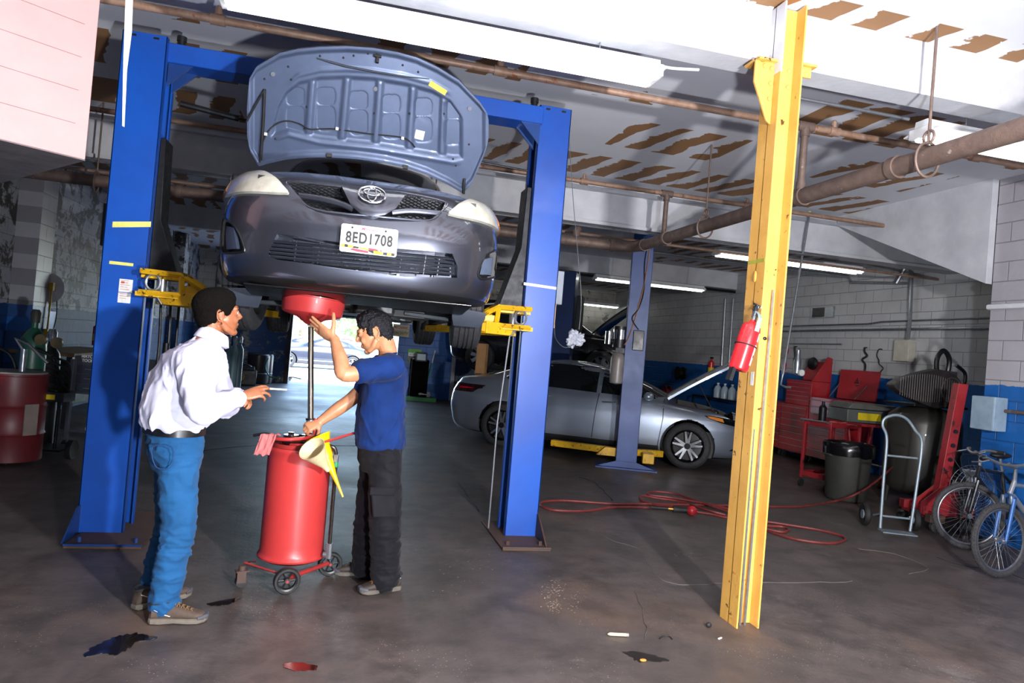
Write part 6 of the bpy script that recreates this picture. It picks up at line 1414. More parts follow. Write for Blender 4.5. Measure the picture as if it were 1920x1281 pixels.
# red jack mast
jm=thing('engine_crane','red engine crane with a tall worn mast standing before the compressor','engine crane',(6.15,6.1,0),R(-12))
tb=atY(1786,697,6.35)-V((6.15,6.1,0)); 
MB().loft([[V((x0+dx,y0+dy,z)) for dx,dy in ((-.055,-.05),(.055,-.05),(.055,.05),(-.055,.05))] for x0,y0,z in ((.10,0,.18),(.27,.02,1.56))]).build('mast',M_JRED,jm,bevel=.006)
for z in (.75,.90,1.05): MB().cyl((.17+(z-.75)*.12,-.06,z),(.17+(z-.75)*.12,-.045,z),.022,n=16).build('pin_hole',M_BLKP,jm)
MB().prism([(-.12,.16),(.34,.16),(.24,.50),(.14,.50),(-.12,.28)],-.065,-.05,'XZ').build('gusset',M_JRED,jm); MB().prism([(-.12,.16),(.34,.16),(.24,.50),(.14,.50),(-.12,.28)],.05,.065,'XZ').build('gusset',M_JRED,jm)
MB().box((.20,-.04,.20),(.6,.09,.09)).build('leg',M_JRED,jm,bevel=.005); MB().box((.40,.30,.20),(1.0,.09,.09)).build('leg',M_JRED,jm,bevel=.005); MB().box((.0,.13,.16),(.1,.6,.09)).build('cross_member',M_JRED,jm,bevel=.005)
MB().box((-.02,-.16,.14),(.16,.09,.08)).build('outrigger',M_RUSTP,jm,bevel=.004)
for x,y in ((-.02,-.18),(-.02,.4),(.42,-.04),(.82,.30)):
    cw=MB().cyl((x,y-.02,.06),(x,y+.02,.06),.06,n=20).build('caster',M_GREYP,jm); MB().cyl((x,y-.025,.06),(x,y+.025,.06),.02,n=12).build('hub',M_GALV,cw); MB().box((x,y,.125),(.06,.05,.03)).build('caster_plate',M_STEELD,jm)
# fan cage on the floor behind the bicycle
fc=atY(1822,915,5.75); fg=thing('floor_fan','round wire fan cage standing behind the bicycles','fan',(fc.x,fc.y,0),R(-10))
for k in range(9): MB().ring((0,-.10*math.sin(PI*k/8),.50),.02+.028*k if k<8 else .24,.0018,'Y',36,4).build('wire_ring',M_GALV,fg)
wr_=MB()
for k in range(36): a=2*PI*k/36; MB_=None; wr_.tube([(.03*math.cos(a),-.09,.5+.03*math.sin(a)),(.15*math.cos(a),-.085,.5+.15*math.sin(a)),(.24*math.cos(a),0,.5+.24*math.sin(a))],.0015,4)
wr_.build('wire_spokes',M_GALV,fg); 
for k in range(4): a=2*PI*k/4; MB().loft([[V((r*math.cos(a+o),yy,.5+r*math.sin(a+o))) for r,o,yy in ((.03,-.4,.03),(.2,-.35,.02),(.2,.35,.06),(.03,.4,.04))],[V((r*math.cos(a+o),yy+.004,.5+r*math.sin(a+o))) for r,o,yy in ((.03,-.4,.03),(.2,-.35,.02),(.2,.35,.06),(.03,.4,.04))]]).build('blade',mat('blade_grey','8a8f94',.3,.3),fg)
MB().cyl((0,.05,.5),(0,.2,.5),.07,n=20).build('motor',M_BLKP,fg); MB().tube([(0,.15,.45),(0,.12,.02)],.02,8).build('stand',M_BLKP,fg); MB().cyl((0,.1,0),(0,.1,.03),.18,n=24).build('base',M_BLKP,fg)
# bicycles
M_TIREB=mat('bike_tire','3b3a3c',.8,0,'2b2a2c',40,.6,bmp=.5,bscale=120); M_RIMB=mat('bike_rim','8c8d92',.35,.8,'6e6f74',10,.6)
def bwheel(P,loc,r,rot,nm='wheel'):
    w=bpy.data.objects.new(nm,None); C.objects.link(w); w.parent=P; w.location=loc; w.rotation_euler=rot
    t=MB().ring((0,0,0),r-.024,.024,'Y',64,12); 
    for k in range(60):
        for s in (-1,0,1): a=2*PI*(k+.5*(s==0))/60; t.box((math.cos(a)*(r-.001-.006*abs(s)),s*.014,math.sin(a)*(r-.001-.006*abs(s))),(.006,.009,.012),ry=-a)
    t.build('tire',M_TIREB,w); MB().ring((0,0,0),r-.052,.011,'Y',64,8).build('rim',M_RIMB,w)
    sp=MB()
    for k in range(32):
        a=2*PI*k/32; b=a+(.5 if k%2 else -.5); s=1 if k%4<2 else -1
        sp.tube([(.022*math.cos(b),s*.03,.022*math.sin(b)),((r-.05)*math.cos(a),0,(r-.05)*math.sin(a))],.0011,4)
    sp.build('spokes',M_GALV,w,smooth=0); MB().cyl((0,-.05,0),(0,.05,0),.013,n=12).cyl((0,-.035,0),(0,-.028,0),.024,n=16).cyl((0,.028,0),(0,.035,0),.024,n=16).build('hub',M_GALV,w); return w
def bicycle(label,loc,rz,r,fc_,steer,lean,frame_m):
    B=thing('bicycle',label,'bicycle',loc,0,'bicycles by the blue wall',rot=(lean,0,rz))
    wb=1.02; bwheel(B,(0,0,r),r,(0,0,steer)); bwheel(B,(wb,0,r),r,(0,0,0))
    hx=V((.20,0,.80)); cs,sn=math.cos(steer),math.sin(steer); rt=lambda x,y,z:V((.06+(x-.06)*cs-y*sn*1,(x-.06)*sn+y*cs,z))
    for s in (-1,1): MB().tube([rt(0,s*.052,r),rt(.03,s*.052,r+.12),rt(.085,s*.05,r+.34)],[.012,.016,.018],10).build('fork_leg',fc_,B)
    MB().tube([rt(.085,-.055,r+.34),rt(.09,0,r+.37),rt(.085,.055,r+.34)],.018,10).build('fork_crown',fc_,B)
    MB().tube([rt(.09,0,r+.36),(.155,0,.78)],.019,10).build('head_tube',frame_m,B)
    bb=V((.55,0,.29)); st=V((.48,0,.72))
    for a,b,rr in (((.135,0,.66),bb,.022),((.15,0,.75),st,.018),(bb,st,.017),(bb,(wb,.04,r),.010),(bb,(wb,-.04,r),.010),(st,(wb,.04,r),.009),(st,(wb,-.04,r),.009)): MB().tube([a,b],rr,10).build('frame_tube',frame_m,B)
    MB().tube([st,st+V((-.03,0,.14))],.013,8).build('seat_post',M_GALV,B); MB().ball(st+V((-.02,0,.17)),(.13,.07,.03)).build('saddle',M_BLK,B)
    MB().tube([(.155,0,.78),(.165,0,.88),rt(.08,0,.92)],.015,8).build('stem',M_GALV,B)
    MB().tube(bez([rt(.18,-.33,.93),rt(.10,-.20,.94),rt(.07,-.06,.91),rt(.07,.06,.91),rt(.10,.20,.94),rt(.18,.33,.93)],5),.012,10).build('handlebar',M_GALV,B)
    for s in (-1,1):
        MB().tube([rt(.12,s*.22,.94),rt(.18,s*.33,.93)],.018,10).build('grip',M_BLK,B); MB().tube([rt(.09,s*.18,.93),rt(.02,s*.20,.91),rt(.04,s*.30,.90)],.006,6).build('brake_lever',M_GALV,B)
        MB().tube(bez([rt(.04,s*.2,.9),rt(-.08,s*.1,.88),rt(-.03,s*.03,.74),rt(.07,s*.03,.66)],6),.003,6).build('brake_cable',M_BLK,B)
    MB().box(rt(.07,.035,r+.33),(.03,.02,.07)).box(rt(.07,-.035,r+.33),(.03,.02,.07)).build('brake_caliper',M_GALV,B,bevel=.003)
    MB().ring(bb,.085,.006,'Y',32,6).build('chainring',M_STEELD,B)
    for s in (-1,1): MB().tube([bb+V((0,s*.06,0)),bb+V((s*.12,s*.07,-s*.12))],.01,6).box(bb+V((s*.12,s*.11,-s*.12)),(.09,.07,.02)).build('crank_arm',M_STEELD,B)
    return B
p=atZ(1874,1083); bicycle('bicycle with blue fork, nearest the camera at the right edge',(p.x,p.y,0),R(6),.30,mat('fork_blue','3c66a0',.3,.3,'2f5288',8,.5,coat=.5),R(-4),R(-3),mat('frame_silver','9da2a8',.3,.6,'85898f'))
p=atZ(1822,1032); bicycle('black bicycle with turned front wheel, behind the one with a blue fork',(p.x-.02,p.y+.02,0),R(8),.315,mat('frame_dark','222226',.35,.3),R(-32),R(-4),mat('frame_dark','222226'))
# air hose on the floor
M_HOSE=mat('red_rubber_hose','7a2e2c',.5,0,'5e2422',10,.6)
hz=[(1432,992),(1455,1001),(1500,1013),(1555,1019),(1582,1014),(1580,1006),(1540,995),(1480,985),(1432,978),(1370,972),(1330,964),(1262,955),(1160,951),(1100,958),(1040,957),(1014,948),(1020,941),(1060,939),(1150,945),(1210,945),(1290,947),(1360,948),(1435,950),(1500,950),(1560,941)]
pts=[atZ(x,y,.012) for x,y in hz]
e=[atY(1600,929,7.0),atY(1640,905,7.1),atY(1690,860,7.5),atY(1722,818,7.9),atY(1742,803,8.2)]; e[0].z=max(e[0].z,.03)
hs=thing('air_hose','dark red air hose looping over the floor and up to the parts washer','hose',(0,0,0)); MB().tube(bez(pts+e,7),.0125,8).build('hose_line',M_HOSE,hs)
pts=[atZ(x,y,.012+.02*(i%3==1)) for i,(x,y) in enumerate(((1360,966),(1320,955),(1280,942),(1230,934),(1203,930),(1202,938),(1225,946),(1262,950)))]
MB().tube(bez(pts,7),.0125,8).build('hose_loop',M_HOSE,hs)
pts=[atZ(x,y,.035) for x,y in ((1375,963),(1310,941),(1270,927),(1225,922),(1216,928),(1262,934),(1320,944),(1372,956))]; MB().tube(bez(pts,7),.0125,8).build('hose_loop',M_HOSE,hs)
pts=[atZ(x,y,.014) for x,y in ((1430,986),(1465,988),(1478,993),(1468,998),(1438,993))]; MB().tube(bez(pts,7),.0125,8).build('hose_loop',M_HOSE,hs)
pp=atZ(1297,958,.05); im=thing('air_tool','red and black air tool lying on the hose','air tool',(pp.x,pp.y,.05)); 
MB().ball((0,0,0),(.055,.05,.05)).build('guard',mat('tool_red','c8202c',.35,coat=.4),im)
for k in range(6): MB().ring((0.0,0,-.03+.012*k),math.sqrt(max(.0005,.05**2-(-.03+.012*k)**2))+.003,.003,'Z',24,5).build('rib',mat('tool_red_dark','8a1620',.4),im)
d_=(atZ(1262,955,.05)-pp).normalized(); MB().tube([d_*.04,d_*.19],[.026,.03],12).build('grip',M_BLK,im); MB().tube([d_*.19,d_*.24],.016,10).build('coupling',mat('brass','b08a40',.3,.9),im); MB().tube([d_*.24,d_*.42],.013,8).build('whip_hose',M_BLK,im)
# small far items by the blue wall
def fe(label,px,py,X,h):
    p=atX(px,py,X); t=thing('fire_extinguisher',label,'fire extinguisher',p); MB().lathe([(.001,0),(.07,0),(.07,h*.8),(.03,h*.9),(.02,h),(.001,h)],18).build('cylinder',M_RED,t); MB().box((0,0,h+.03),(.03,.1,.04)).build('valve',M_BLK,t); MB().lathe([(.0715,h*.2),(.0715,h*.5)],18,cap=False).build('label_band',mat('label_yellow','e0c81c'),t); return t
fe('small fire extinguisher with yellow label on the far blue wall above the raised silver hood',1332,705,8.525,.4)
for i,px in enumerate((1345,1358,1372,1388)):
    p=atX(px,742,8.3); t=thing('fluid_jug',('leftmost','second from left','third from left','rightmost')[i]+' pale jug in the row by the blue wall beyond the silver car','jug',(p.x,p.y,.85),0,'fluid jugs by the blue wall')
    MB().lathe([(.001,0),(.085,.005),(.09,.18),(.06,.25),(.025,.28),(.025,.31),(.001,.31)],18).build('jug_body',mat('jug_pale','a9b8c4',.3,0,'8fa0ae',6,.5),t); MB().cyl((0,0,.31),(0,0,.335),.03,n=12).build('cap',M_WHT,t)
sh=thing('storage_shelf','dark shelf against the blue wall beyond the silver car','shelf',(8.3,13.6,0)); 
for z in (.35,.84): MB().box((0,0,z),(.45,2.6,.03)).build('board',M_STEELD,sh)
for sx in (-1,1):
    for sy in (-1,1): MB().box((sx*.21,sy*1.28,.43),(.03,.03,.86)).build('post',M_STEELD,sh)
for i,(px,py) in enumerate(((1275,700),(1250,735))):
    p=atX(px,py,8.35); t=thing('wall_equipment',('dark coiled equipment on the blue wall left of the small extinguisher','round dark red reel on the blue wall left of the raised silver hood')[i],'equipment',p); MB().lathe([(.03,-.08),(.17,-.08),(.17,-.06),(.08,-.05),(.08,.05),(.17,.06),(.17,.08),(.03,.08)],24,axis='X').build('reel',(M_STEELD,mat('reel_red','7a2024',.5))[i],t); MB().box((.1,0,0),(.1,.1,.3)).build('mount',M_STEELD,t)
# cord with a rag hanging by the right lift post
cp=[atY(1063,290,6.6),atY(1075,380,6.6),atY(1084,480,6.6),atY(1090,560,6.6),atY(1086,618,6.6)]; cp[0]=V((cp[0].x,6.6,CEIL))
hcrd=thing('hanging_wire','thin wire hanging from the ceiling with a crumpled plastic bag tied low','wire',(0,0,0)); MB().tube(bez(cp,6),.0035,6).build('wire',M_GALV,hcrd)
MB().tube(bez([atY(1040,610,6.2),atY(1042,635,6.4),atY(1060,652,6.5),atY(1084,640,6.6)],6),.004,6).build('wire_loop',M_GALV,hcrd)
cb=MB(); cc=atY(1080,637,6.6); 
for k in range(3): cb.ball(cc+V((random.uniform(-.05,.05),0,random.uniform(-.05,.05))),(.05,.04,.06),18,12)
remesh(cb,'plastic_bag',mat('crumpled_plastic','bfc2cc',.35,0,'9da2b0',20,.8),hcrd,(0,0,0),.006,1,lambda p,n:.035*(abs(noise.noise(p*26))-.2)+.02*noise.noise(p*50))
# ------------------------------------------------------------ left side of the shop
M_BARREL=mat('barrel_red','6e1f24',.45,0,'571a1e',3,.6,wear='2a1214',wamt=.68,wscale=9)
p=atZ(-8,876); brl=thing('oil_barrel','dark red steel barrel with a pump, at the left edge','barrel',(p.x-.02,p.y+.26,0))
pr=[(.001,.03),(.27,.03),(.285,.04)]
for z in (.05,.28,.30,.32,.55,.57,.59,.86): pr.append((.285+(.012 if z in (.30,.57) else 0),z))
MB().lathe(pr+[(.295,.865),(.295,.885),(.275,.885),(.27,.87),(.001,.87)],44).build('drum',M_BARREL,brl)
MB().cyl((0,0,.872),(0,0,.90),.28,n=40).build('lid',mat('lid_grey','8d8a86',.5,.1,'6f6c69',6,.8),brl)
MB().cyl((.08,-.05,.90),(.08,-.05,1.12),.03,n=14).build('pump_barrel',M_GALV,brl); MB().tube([(.08,-.05,1.1),(.0,-.05,1.22),(.12,-.06,1.17),(.30,-.06,1.0)],.016,8).build('pump_handle',M_GALV,brl)
for k in range(4): a=2*PI*k/4+.4; MB().cyl((.2*math.cos(a)-.01,.2*math.sin(a),.02),(.2*math.cos(a)+.01,.2*math.sin(a),.02),.02,n=12).build('caster',M_BLK,brl)
MB().box((.24,-.17,.45),(.01,.13,.30),rz=R(-35)).build('torn_label',mat('torn_label','8a7c74',.8),brl)
# gas cylinders on a cart
def cyl(label,x,y,h,r,c,c2,cap,group='gas cylinders'):
    t=thing('gas_cylinder',label,'gas cylinder',(x,y,.03),0,group); MB().lathe([(.001,0),(r,.01),(r,h*.80),(r*.9,h*.88),(r*.5,h*.94),(.035,h*.96),(.035,h),(.001,h)],28).build('bottle',mat('cyl_'+c,c,.4,0,c2,4,.6),t); MB().lathe([(.001,h),(.045,h),(.05,h+.10),(.03,h+.14),(.001,h+.14)],18).build('valve_cap',cap,t); return t
gc=atZ(150,838)
cyl('tall green gas cylinder with a grey shoulder beside the red barrel',-3.15,8.25,1.35,.125,'1f5a44','174838',M_GREYP)
cyl('dark gas cylinder standing on the cart right of the green one',-3.16,8.75,1.15,.10,'2a2c2e','1e2022',M_GALV)
cyl('narrow grey gas cylinder behind the cart by the tool cart',-3.45,8.85,1.1,.10,'54585a','3f4344',M_GREYP)
kc=thing('welding_cart','dark two-wheeled welding cart with hoses and a yellow tag','cart',(-2.95,8.0,0),R(-5))
MB().tube(bez([(-.22,0,.12),(-.24,.05,.7),(-.3,.0,1.02),(-.42,-.1,1.12)],6),.017,8).build('handle',M_STEELD,kc); MB().tube(bez([(.18,0,.12),(.16,.05,.7),(.10,.0,1.02),(-.02,-.1,1.12)],6),.017,8).build('handle',M_STEELD,kc)
MB().box((0,.15,.1),(.5,.4,.02)).build('platform',M_STEELD,kc,bevel=.003); MB().box((.05,-.05,.66),(.50,.26,.10)).build('tool_tray',M_BLKP,kc,bevel=.006); MB().box((.16,-.185,.66),(.13,.006,.05)).build('yellow_tag',mat('label_yellow','e0c81c'),kc,smooth=0)
for s in (-1,1): MB().lathe([(.05,-.02),(.10,-.025),(.10,.025),(.05,.02)],24,o=(s*.3,.1,.1),axis='X',cap=True).build('wheel',M_BLK,kc)
for k in range(5): MB().tube(bez([(.05,-.02,1.05-.05*k),(.28,-.1,1.0-.06*k),(.26,-.06,.78-.02*k),(.0,-.05,.80)],6),.012,8).build('hose',M_BLK,kc)
MB().lathe([(.01,-.02),(.055,-.02),(.055,.02),(.01,.02)],20,o=(.0,-.08,1.22),axis='Y').lathe([(.01,-.02),(.055,-.02),(.055,.02),(.01,.02)],20,o=(.14,-.06,1.20),axis='Y').build('regulator_gauges',mat('brass_dark','7a6a4a',.4,.6),kc)
# grey tool cart with lettering
M_CART=mat('cart_grey','4b505c',.45,.2,'3a3e48',5,.6)
ct=thing('tool_cart','grey drawer tool cart with lettering on top, beside the left post','tool cart',(-2.45,8.75,0),R(-12))
for x,y in ((-.38,-.25),(.38,-.25),(-.38,.25),(.38,.25)): MB().box((x,y,.55),(.04,.04,.92)).build('post',M_CART,ct,bevel=.003); MB().cyl((x-.02,y,.06),(x+.02,y,.06),.06,n=16).build('caster',M_BLK,ct)
MB().box((0,0,.84),(.74,.48,.42)).build('drawer_case',M_CART,ct,bevel=.004); MB().box((0,0,.22),(.78,.5,.03)).build('bottom_shelf',M_CART,ct,bevel=.003)
for r0 in range(3):
    for c0 in range(2):
        d=MB().box((-.17+.34*c0,-.25,.70+.105*r0),(.31,.012,.09)).build('drawer',mat('drawer_grey','3c4250',.4,.2),ct,bevel=.002); MB().tube([(-.24+.34*c0,-.26,.69+.105*r0),(-.23+.34*c0,-.28,.70+.105*r0),(-.11+.34*c0,-.28,.70+.105*r0),(-.10+.34*c0,-.26,.69+.105*r0)],.006,6).build('drawer_pull',M_GALV,d)
text('lettering','MATCO\nTOOLS',.045,M_WHT,ct,(-.22,-.243,1.025),(R(90),0,0),.0008,bold=.001)
MB().cyl((-.09,-.243,1.01),(-.09,-.2405,1.01),.028,n=20).build('round_emblem',M_WHT,ct)
tag(MB().box((-2.5,8.72,.255),(.42,.32,.03),rz=.2).build('paper_stack',M_PAPER),'stack of white papers on the bottom shelf of the grey tool cart','papers')
# workbench, shelf and wall things on the left wall
wbn=thing('workbench','workbench with a wooden top along the left wall','workbench',(-3.75,11.3,0)); MB().box((0,0,.97),(.75,2.4,.05)).build('top',mat('bench_wood','9a7c56',.7,0,'7d6244',6,.7),wbn,bevel=.004)
for y in (-1.1,1.1): MB().box((.3,y,.47),(.07,.07,.94)).build('leg',M_STEELD,wbn)
MB().box((0,0,.55),(.6,2.2,.5)).build('cabinet',mat('teal_dark','1d4444',.6,0,'143333'),wbn,bevel=.005)
bp_=thing('blue_panel','blue metal sheet leaning on the left wall behind the workbench','panel',(-4.1,10.95,1.0)); MB().box((0,0,.26),(.03,.7,.52),ry=R(5)).build('sheet',mat('panel_blue','49678c',.4,.3,'35527a',3,.7),bp_)
rp=atX(90,540,-3.95); rl=thing('hose_reel','white round reel on a black bracket with yellow blocks, on the left wall','reel',rp)
MB().lathe([(.01,-.03),(.20,-.03),(.205,-.02),(.205,.02),(.20,.03),(.01,.03)],36,axis='X').build('disc',M_WHT,rl).rotation_euler=(0,0,R(-40)); MB().tube([(-.2,-.1,.05),(.05,-.02,.02)],.02,8).build('bracket',M_BLKP,rl)
my=mat('block_yellow','e0b41a',.5); MB().box((.06,-.02,.02),(.05,.10,.11)).build('yellow_block',my,rl); MB().box((.06,-.06,-.62),(.05,.11,.13)).build('yellow_block',my,rl); MB().tube([(.06,-.03,-.03),(.06,-.06,-.56)],.012,6).build('strap',my,rl)
MB().tube(bez([(.06,.12,-.02),(.06,.2,-.4),(.05,.02,-.8),(.05,-.06,-.68)],6),.006,6).build('cable',M_BLK,rl)
sb=MB().cyl((0,0,0),(0,0,.12),.05,n=14).box((0,0,.14),(.03,.03,.05)); 
fe('fire extinguisher with a yellow label beside the left post on the bench',182,648,-3.5,.34)
o_=MB().lathe([(.001,0),(.11,.02),(.13,.14),(.08,.26),(.001,.28)],20,o=atX(148,742,-3.2)*1).build('welding_mask',M_GREYP); bpy.data.objects.remove(o_)
# debris at the cart foot
for i,(px,py,lab) in enumerate(((93,826,'crumpled pale rag on the floor by the welding cart'),(48,856,'small dark can on the floor beside the red barrel'))):
    q=atZ(px,py,.04); o_=MB().ball((0,0,0),(.07,.06,.04),14,9).build(('floor_rag','oil_can')[i],(M_PAPER,M_STEELD)[i],None,loc=q); tag(o_,lab,('rag','can')[i])
# pink siding box and cream strip
M_PINK=mat('pink_siding','bf9694',.55,0,'b28a88',1.5,.5,wear='8c4a48',wamt=.74,wscale=7)
c0=V((-1.37,4.0,2.30)); d1=V((-math.sin(R(52)),-math.cos(R(52)),0)); d2=V((-math.cos(R(52)),math.sin(R(52)),0))
pk=thing('overhead_box','pink panelled box hanging from the ceiling at the upper left','box',c0)
def quadbox(a,b,z0,z1,o0=V((0,0,0))): return [[o0+V((0,0,z)),o0+a+V((0,0,z)),o0+a+b+V((0,0,z)),o0+b+V((0,0,z))] for z in (z0,z1)]
MB().loft(quadbox(d1*1.9,d2*1.3,.0,CEIL-2.30)).build('panel_box',M_PINK,pk,bevel=.004)
for k in range(1,9):
    z=.17*k; g=MB().loft(quadbox(d1*(1.9),d2*.01,z,z+.003,-d2*.001+d1*.06)); g.build('groove',mat('groove_pink','8a6a6a',.6),pk,smooth=0)
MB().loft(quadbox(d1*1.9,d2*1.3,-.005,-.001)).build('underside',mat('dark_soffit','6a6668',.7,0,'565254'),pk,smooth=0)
stp=[atY(235,2,3.95),atY(249,2,3.95),atY(247,60,3.95),atY(238,130,3.95),atY(233,238,3.95),atY(229,236,3.95),atY(231,120,3.95)]
so_=MB().add([p_+V((0,dy,0)) for dy in (0,.004) for p_ in stp],[tuple(range(7)),tuple(range(13,6,-1))]+[(i,i+7,(i+1)%7+7,(i+1)%7) for i in range(7)]).build('hanging_strip',mat('cream_strip','ebe3cf',.6,0,'ddd4bd'),smooth=0)
top_=MB().add([V((stp[0].x,3.95,stp[0].z)),V((stp[1].x,3.95,stp[1].z)),V((stp[1].x,3.95,CEIL)),V((stp[0].x,3.95,CEIL)),V((stp[0].x,3.954,stp[0].z)),V((stp[1].x,3.954,stp[1].z)),V((stp[1].x,3.954,CEIL)),V((stp[0].x,3.954,CEIL))],[(0,1,2,3),(7,6,5,4),(0,4,5,1),(1,5,6,2),(2,6,7,3),(3,7,4,0)]).build('strip_top',mat('cream_strip','ebe3cf'),so_,smooth=0)
tag(so_,'cream strip with a torn pointed end hanging from the ceiling beside the left post','strip')
# ---------------- far left corner by the garage door
def F(px,py,Y): return atY(px,py,Y)
for i,(px,c) in enumerate(((424,'5f8a94'),(434,'7fa0aa'),(443,'4f6f7c'))):
    q=F(px,700,16.5); t=cyl(('leftmost','middle','rightmost')[i]+' of three pale blue gas cylinders seen past the white shirt',q.x,16.5+.1*i,1.15,.09,c,c,M_GALV,'pale gas cylinders in the back')
q=atZ(452,722); bc=thing('battery_charger','black wheeled battery charger with a round yellow badge','battery charger',(q.x,q.y,0),R(8))
MB().box((0,0,.22),(.72,.45,.40)).build('case',M_BLKP,bc,bevel=.02); MB().box((0,0,.46),(.6,.4,.10)).build('top_cover',M_STEELD,bc,bevel=.02); MB().cyl((-.05,-.23,.24),(-.05,-.245,.24),.11,n=28).build('badge',mat('badge_yellow','d2a820',.4),bc); MB().ring((-.05,-.246,.24),.085,.008,'Y',28,6).box((-.05,-.247,.24),(.13,.004,.02)).build('badge_mark',M_BLKP,bc)
MB().tube(bez([(-.28,0,.44),(-.2,0,.56),(.1,0,.56),(.25,0,.47)],5),.02,8).build('handle',M_CHROME,bc)
for i,(px,w,lab) in enumerate(((484,.30,'dark oily drum standing left of the garage door'),(497,.20,'narrow dark can leaning beside the drum left of the garage door'))):
    q=atZ(px,718); t=thing('waste_drum',lab,'drum',(q.x,20.6+(.25 if i else 0),0)); MB().lathe([(.001,0),(w*.9,.01),(w,.06),(w,.8),(w*.9,.84),(.001,.84)],24).build('drum',mat('oily_drum','37302c',.35,.2,'241f1c',3,.8),t); MB().ring((0,0,.3),w+.004,.008,'Z',24,6).build('hoop',M_GALV,t)
q=atZ(515,712); sm=thing('floor_scrap','flat metal scraps lying on the floor by the garage door','scrap metal',(q.x,q.y,0)); MB().box((0,0,.03),(.9,.5,.05),rz=.2).build('plate',M_GALV,sm); MB().box((.25,-.15,.08),(.5,.25,.04),rz=-.3).build('sheet',M_RUSTP,sm); MB().tube(bez([(.2,-.3,.1),(.5,-.1,.12),(.8,-.3,.1)],5),.02,6).build('rod',M_STEELD,sm)
tag(MB().tube(bez([atY(503,672,19.8),atY(498,690,19.6),atY(506,706,19.4),atY(524,712,19.3)+V((0,0,.03))],6),.018,6).build('green_hose',mat('hose_green','2f8a68',.5)),'thin green hose hanging down beside the garage door','hose')
# partition wall things
def signboard(label,px,py,w,h,m,Y=19.08):
    p_=atY(px,py,Y); t=thing('sign',label,'sign',p_); MB().box((0,0,0),(w,.02,h)).build('board',m,t,smooth=0); return t
sg=signboard('small sign reading MECHANIC ON DUTY on the white partition above the blue',752,620,.44,.33,mat('sign_tan','d9c9a0',.6,0,'c8b68c'))
MB().box((0,-.012,.075),(.41,.004,.14)).build('top_panel',mat('sign_orange','e8dcc8',.6),sg,smooth=0)
text('top_line','MECHANIC',.10,mat('sign_red','c8402c',.5),sg,(0,-.016,.08),(R(90),0,0),.001,sx=.78,bold=.002); text('bottom_line','ON DUTY',.10,mat('sign_green','4a5a40',.5),sg,(0,-.016,-.075),(R(90),0,0),.001,sx=.85,bold=.002)
sg=signboard('green and black battery sign on the blue partition wall',777,668,.36,.38,mat('sign_leaf','6cc238',.5))
MB().box((0,-.012,-.09),(.35,.004,.18)).build('lower_panel',M_BLKP,sg,smooth=0); MB().box((.05,-.016,-.13),(.24,.004,.05)).build('yellow_bar',mat('label_yellow','e0c81c'),sg,smooth=0)
MB().box((0,-.013,.04),(.33,.004,.09)).build('word_panel',M_WHT,sg,smooth=0); text('word','INTERSTATE',.07,mat('sign_darkgreen','1f5a2c',.5),sg,(0,-.017,.04),(R(90),0,0),.001,sx=.72,bold=.001); text('word','BATTERIES',.05,mat('label_yellow','e0c81c'),sg,(.02,-.017,-.06),(R(90),0,0),.001,sx=.7)
q=atZ(776,745); ts=thing('test_machine','black upright test machine with a screen against the blue partition','machine',(q.x,18.6,0)); MB().box((0,0,.55),(.45,.4,1.05)).build('cabinet',mat('matte_black','0c0c0e',.9,0,'08080a',8,.5,spec=.05),ts,bevel=.01); MB().box((0,-.21,1.15),(.30,.04,.24)).build('monitor',M_STEELD,ts,bevel=.01); MB().box((0,-.232,1.15),(.22,.006,.16)).build('screen',mat('screen_pale','a8bcc8',.2),ts,smooth=0); MB().box((0,0,1.08),(.4,.35,.06)).build('shelf',M_STEELD,ts)
tag(MB().box((q.x+.05,18.3,.05),(.8,.35,.1)).build('green_tray',mat('tray_green','2c8a4a',.5)),'low green tray on the floor below the test machine','tray'); tag(cloth('cloth',None,M_PAPER,None,.3,.3,V((q.x+.15,18.28,.14)),lambda u,v:V((u,v,.05+.06*noise.noise(V((u*9,v*9,1))))),th=.01),'pale cloth lying on the green tray','cloth')
br=thing('broom','green and white broom leaning on the blue partition wall','broom',(2.3,19.0,0)); MB().tube([(.15,-.02,1.35),(-.05,-.15,.2)],.016,8).build('handle',mat('broom_green','2f9a6c',.5),br); MB().box((-.06,-.16,.12),(.3,.06,.2)).build('bristles',mat('bristle','d8dcd0',.8),br); MB().tube([(.15,-.02,1.35),(.09,-.06,1.0)],.018,8).build('grip',M_WHT,br)
tag(MB().box((2.5,19.06,2.45),(.16,.08,1.1)).build('wood_stud',M_CARD),'bare wooden stud fixed on the partition above the blue paint','wooden stud')
# ---------------- floor stains and litter
def stain(name,label,px,m,r=.002,cat='stain',seed=0):
    c=V((0,0,0)); P_=[atZ(x,y,.0) for x,y in px]; P_=bez(P_,6,True); n=len(P_); c=sum(P_,V((0,0,0)))/n
    P_=bez([p_ for p_ in P_],4,True); n=len(P_); P_=[p_+(p_-c)*(.45*noise.noise(p_*14+V((seed,0,0)))+.25*noise.noise(p_*40+V((seed,0,0)))) for p_ in P_]
    k=MB(); k.add([c+V((0,0,.004))]+[p_+V((0,0,.0035)) for p_ in P_]+[p_+V((0,0,.0005)) for p_ in P_],[(0,1+i,1+(i+1)%n) for i in range(n)]+[(1+i,1+n+i,1+n+(i+1)%n,1+(i+1)%n) for i in range(n)]); return tag(k.build(name,m,smooth=0),label,cat)
M_OIL=mat('wet_oil','14100e',.06,0,'1a1512',5,.6,coat=1)
stain('oil_puddle','dark oil puddle on the floor before the man in the white shirt',[(162,1222),(200,1200),(235,1190),(262,1190),(290,1200),(262,1204),(240,1222),(200,1229)],M_OIL,cat='puddle',seed=1)
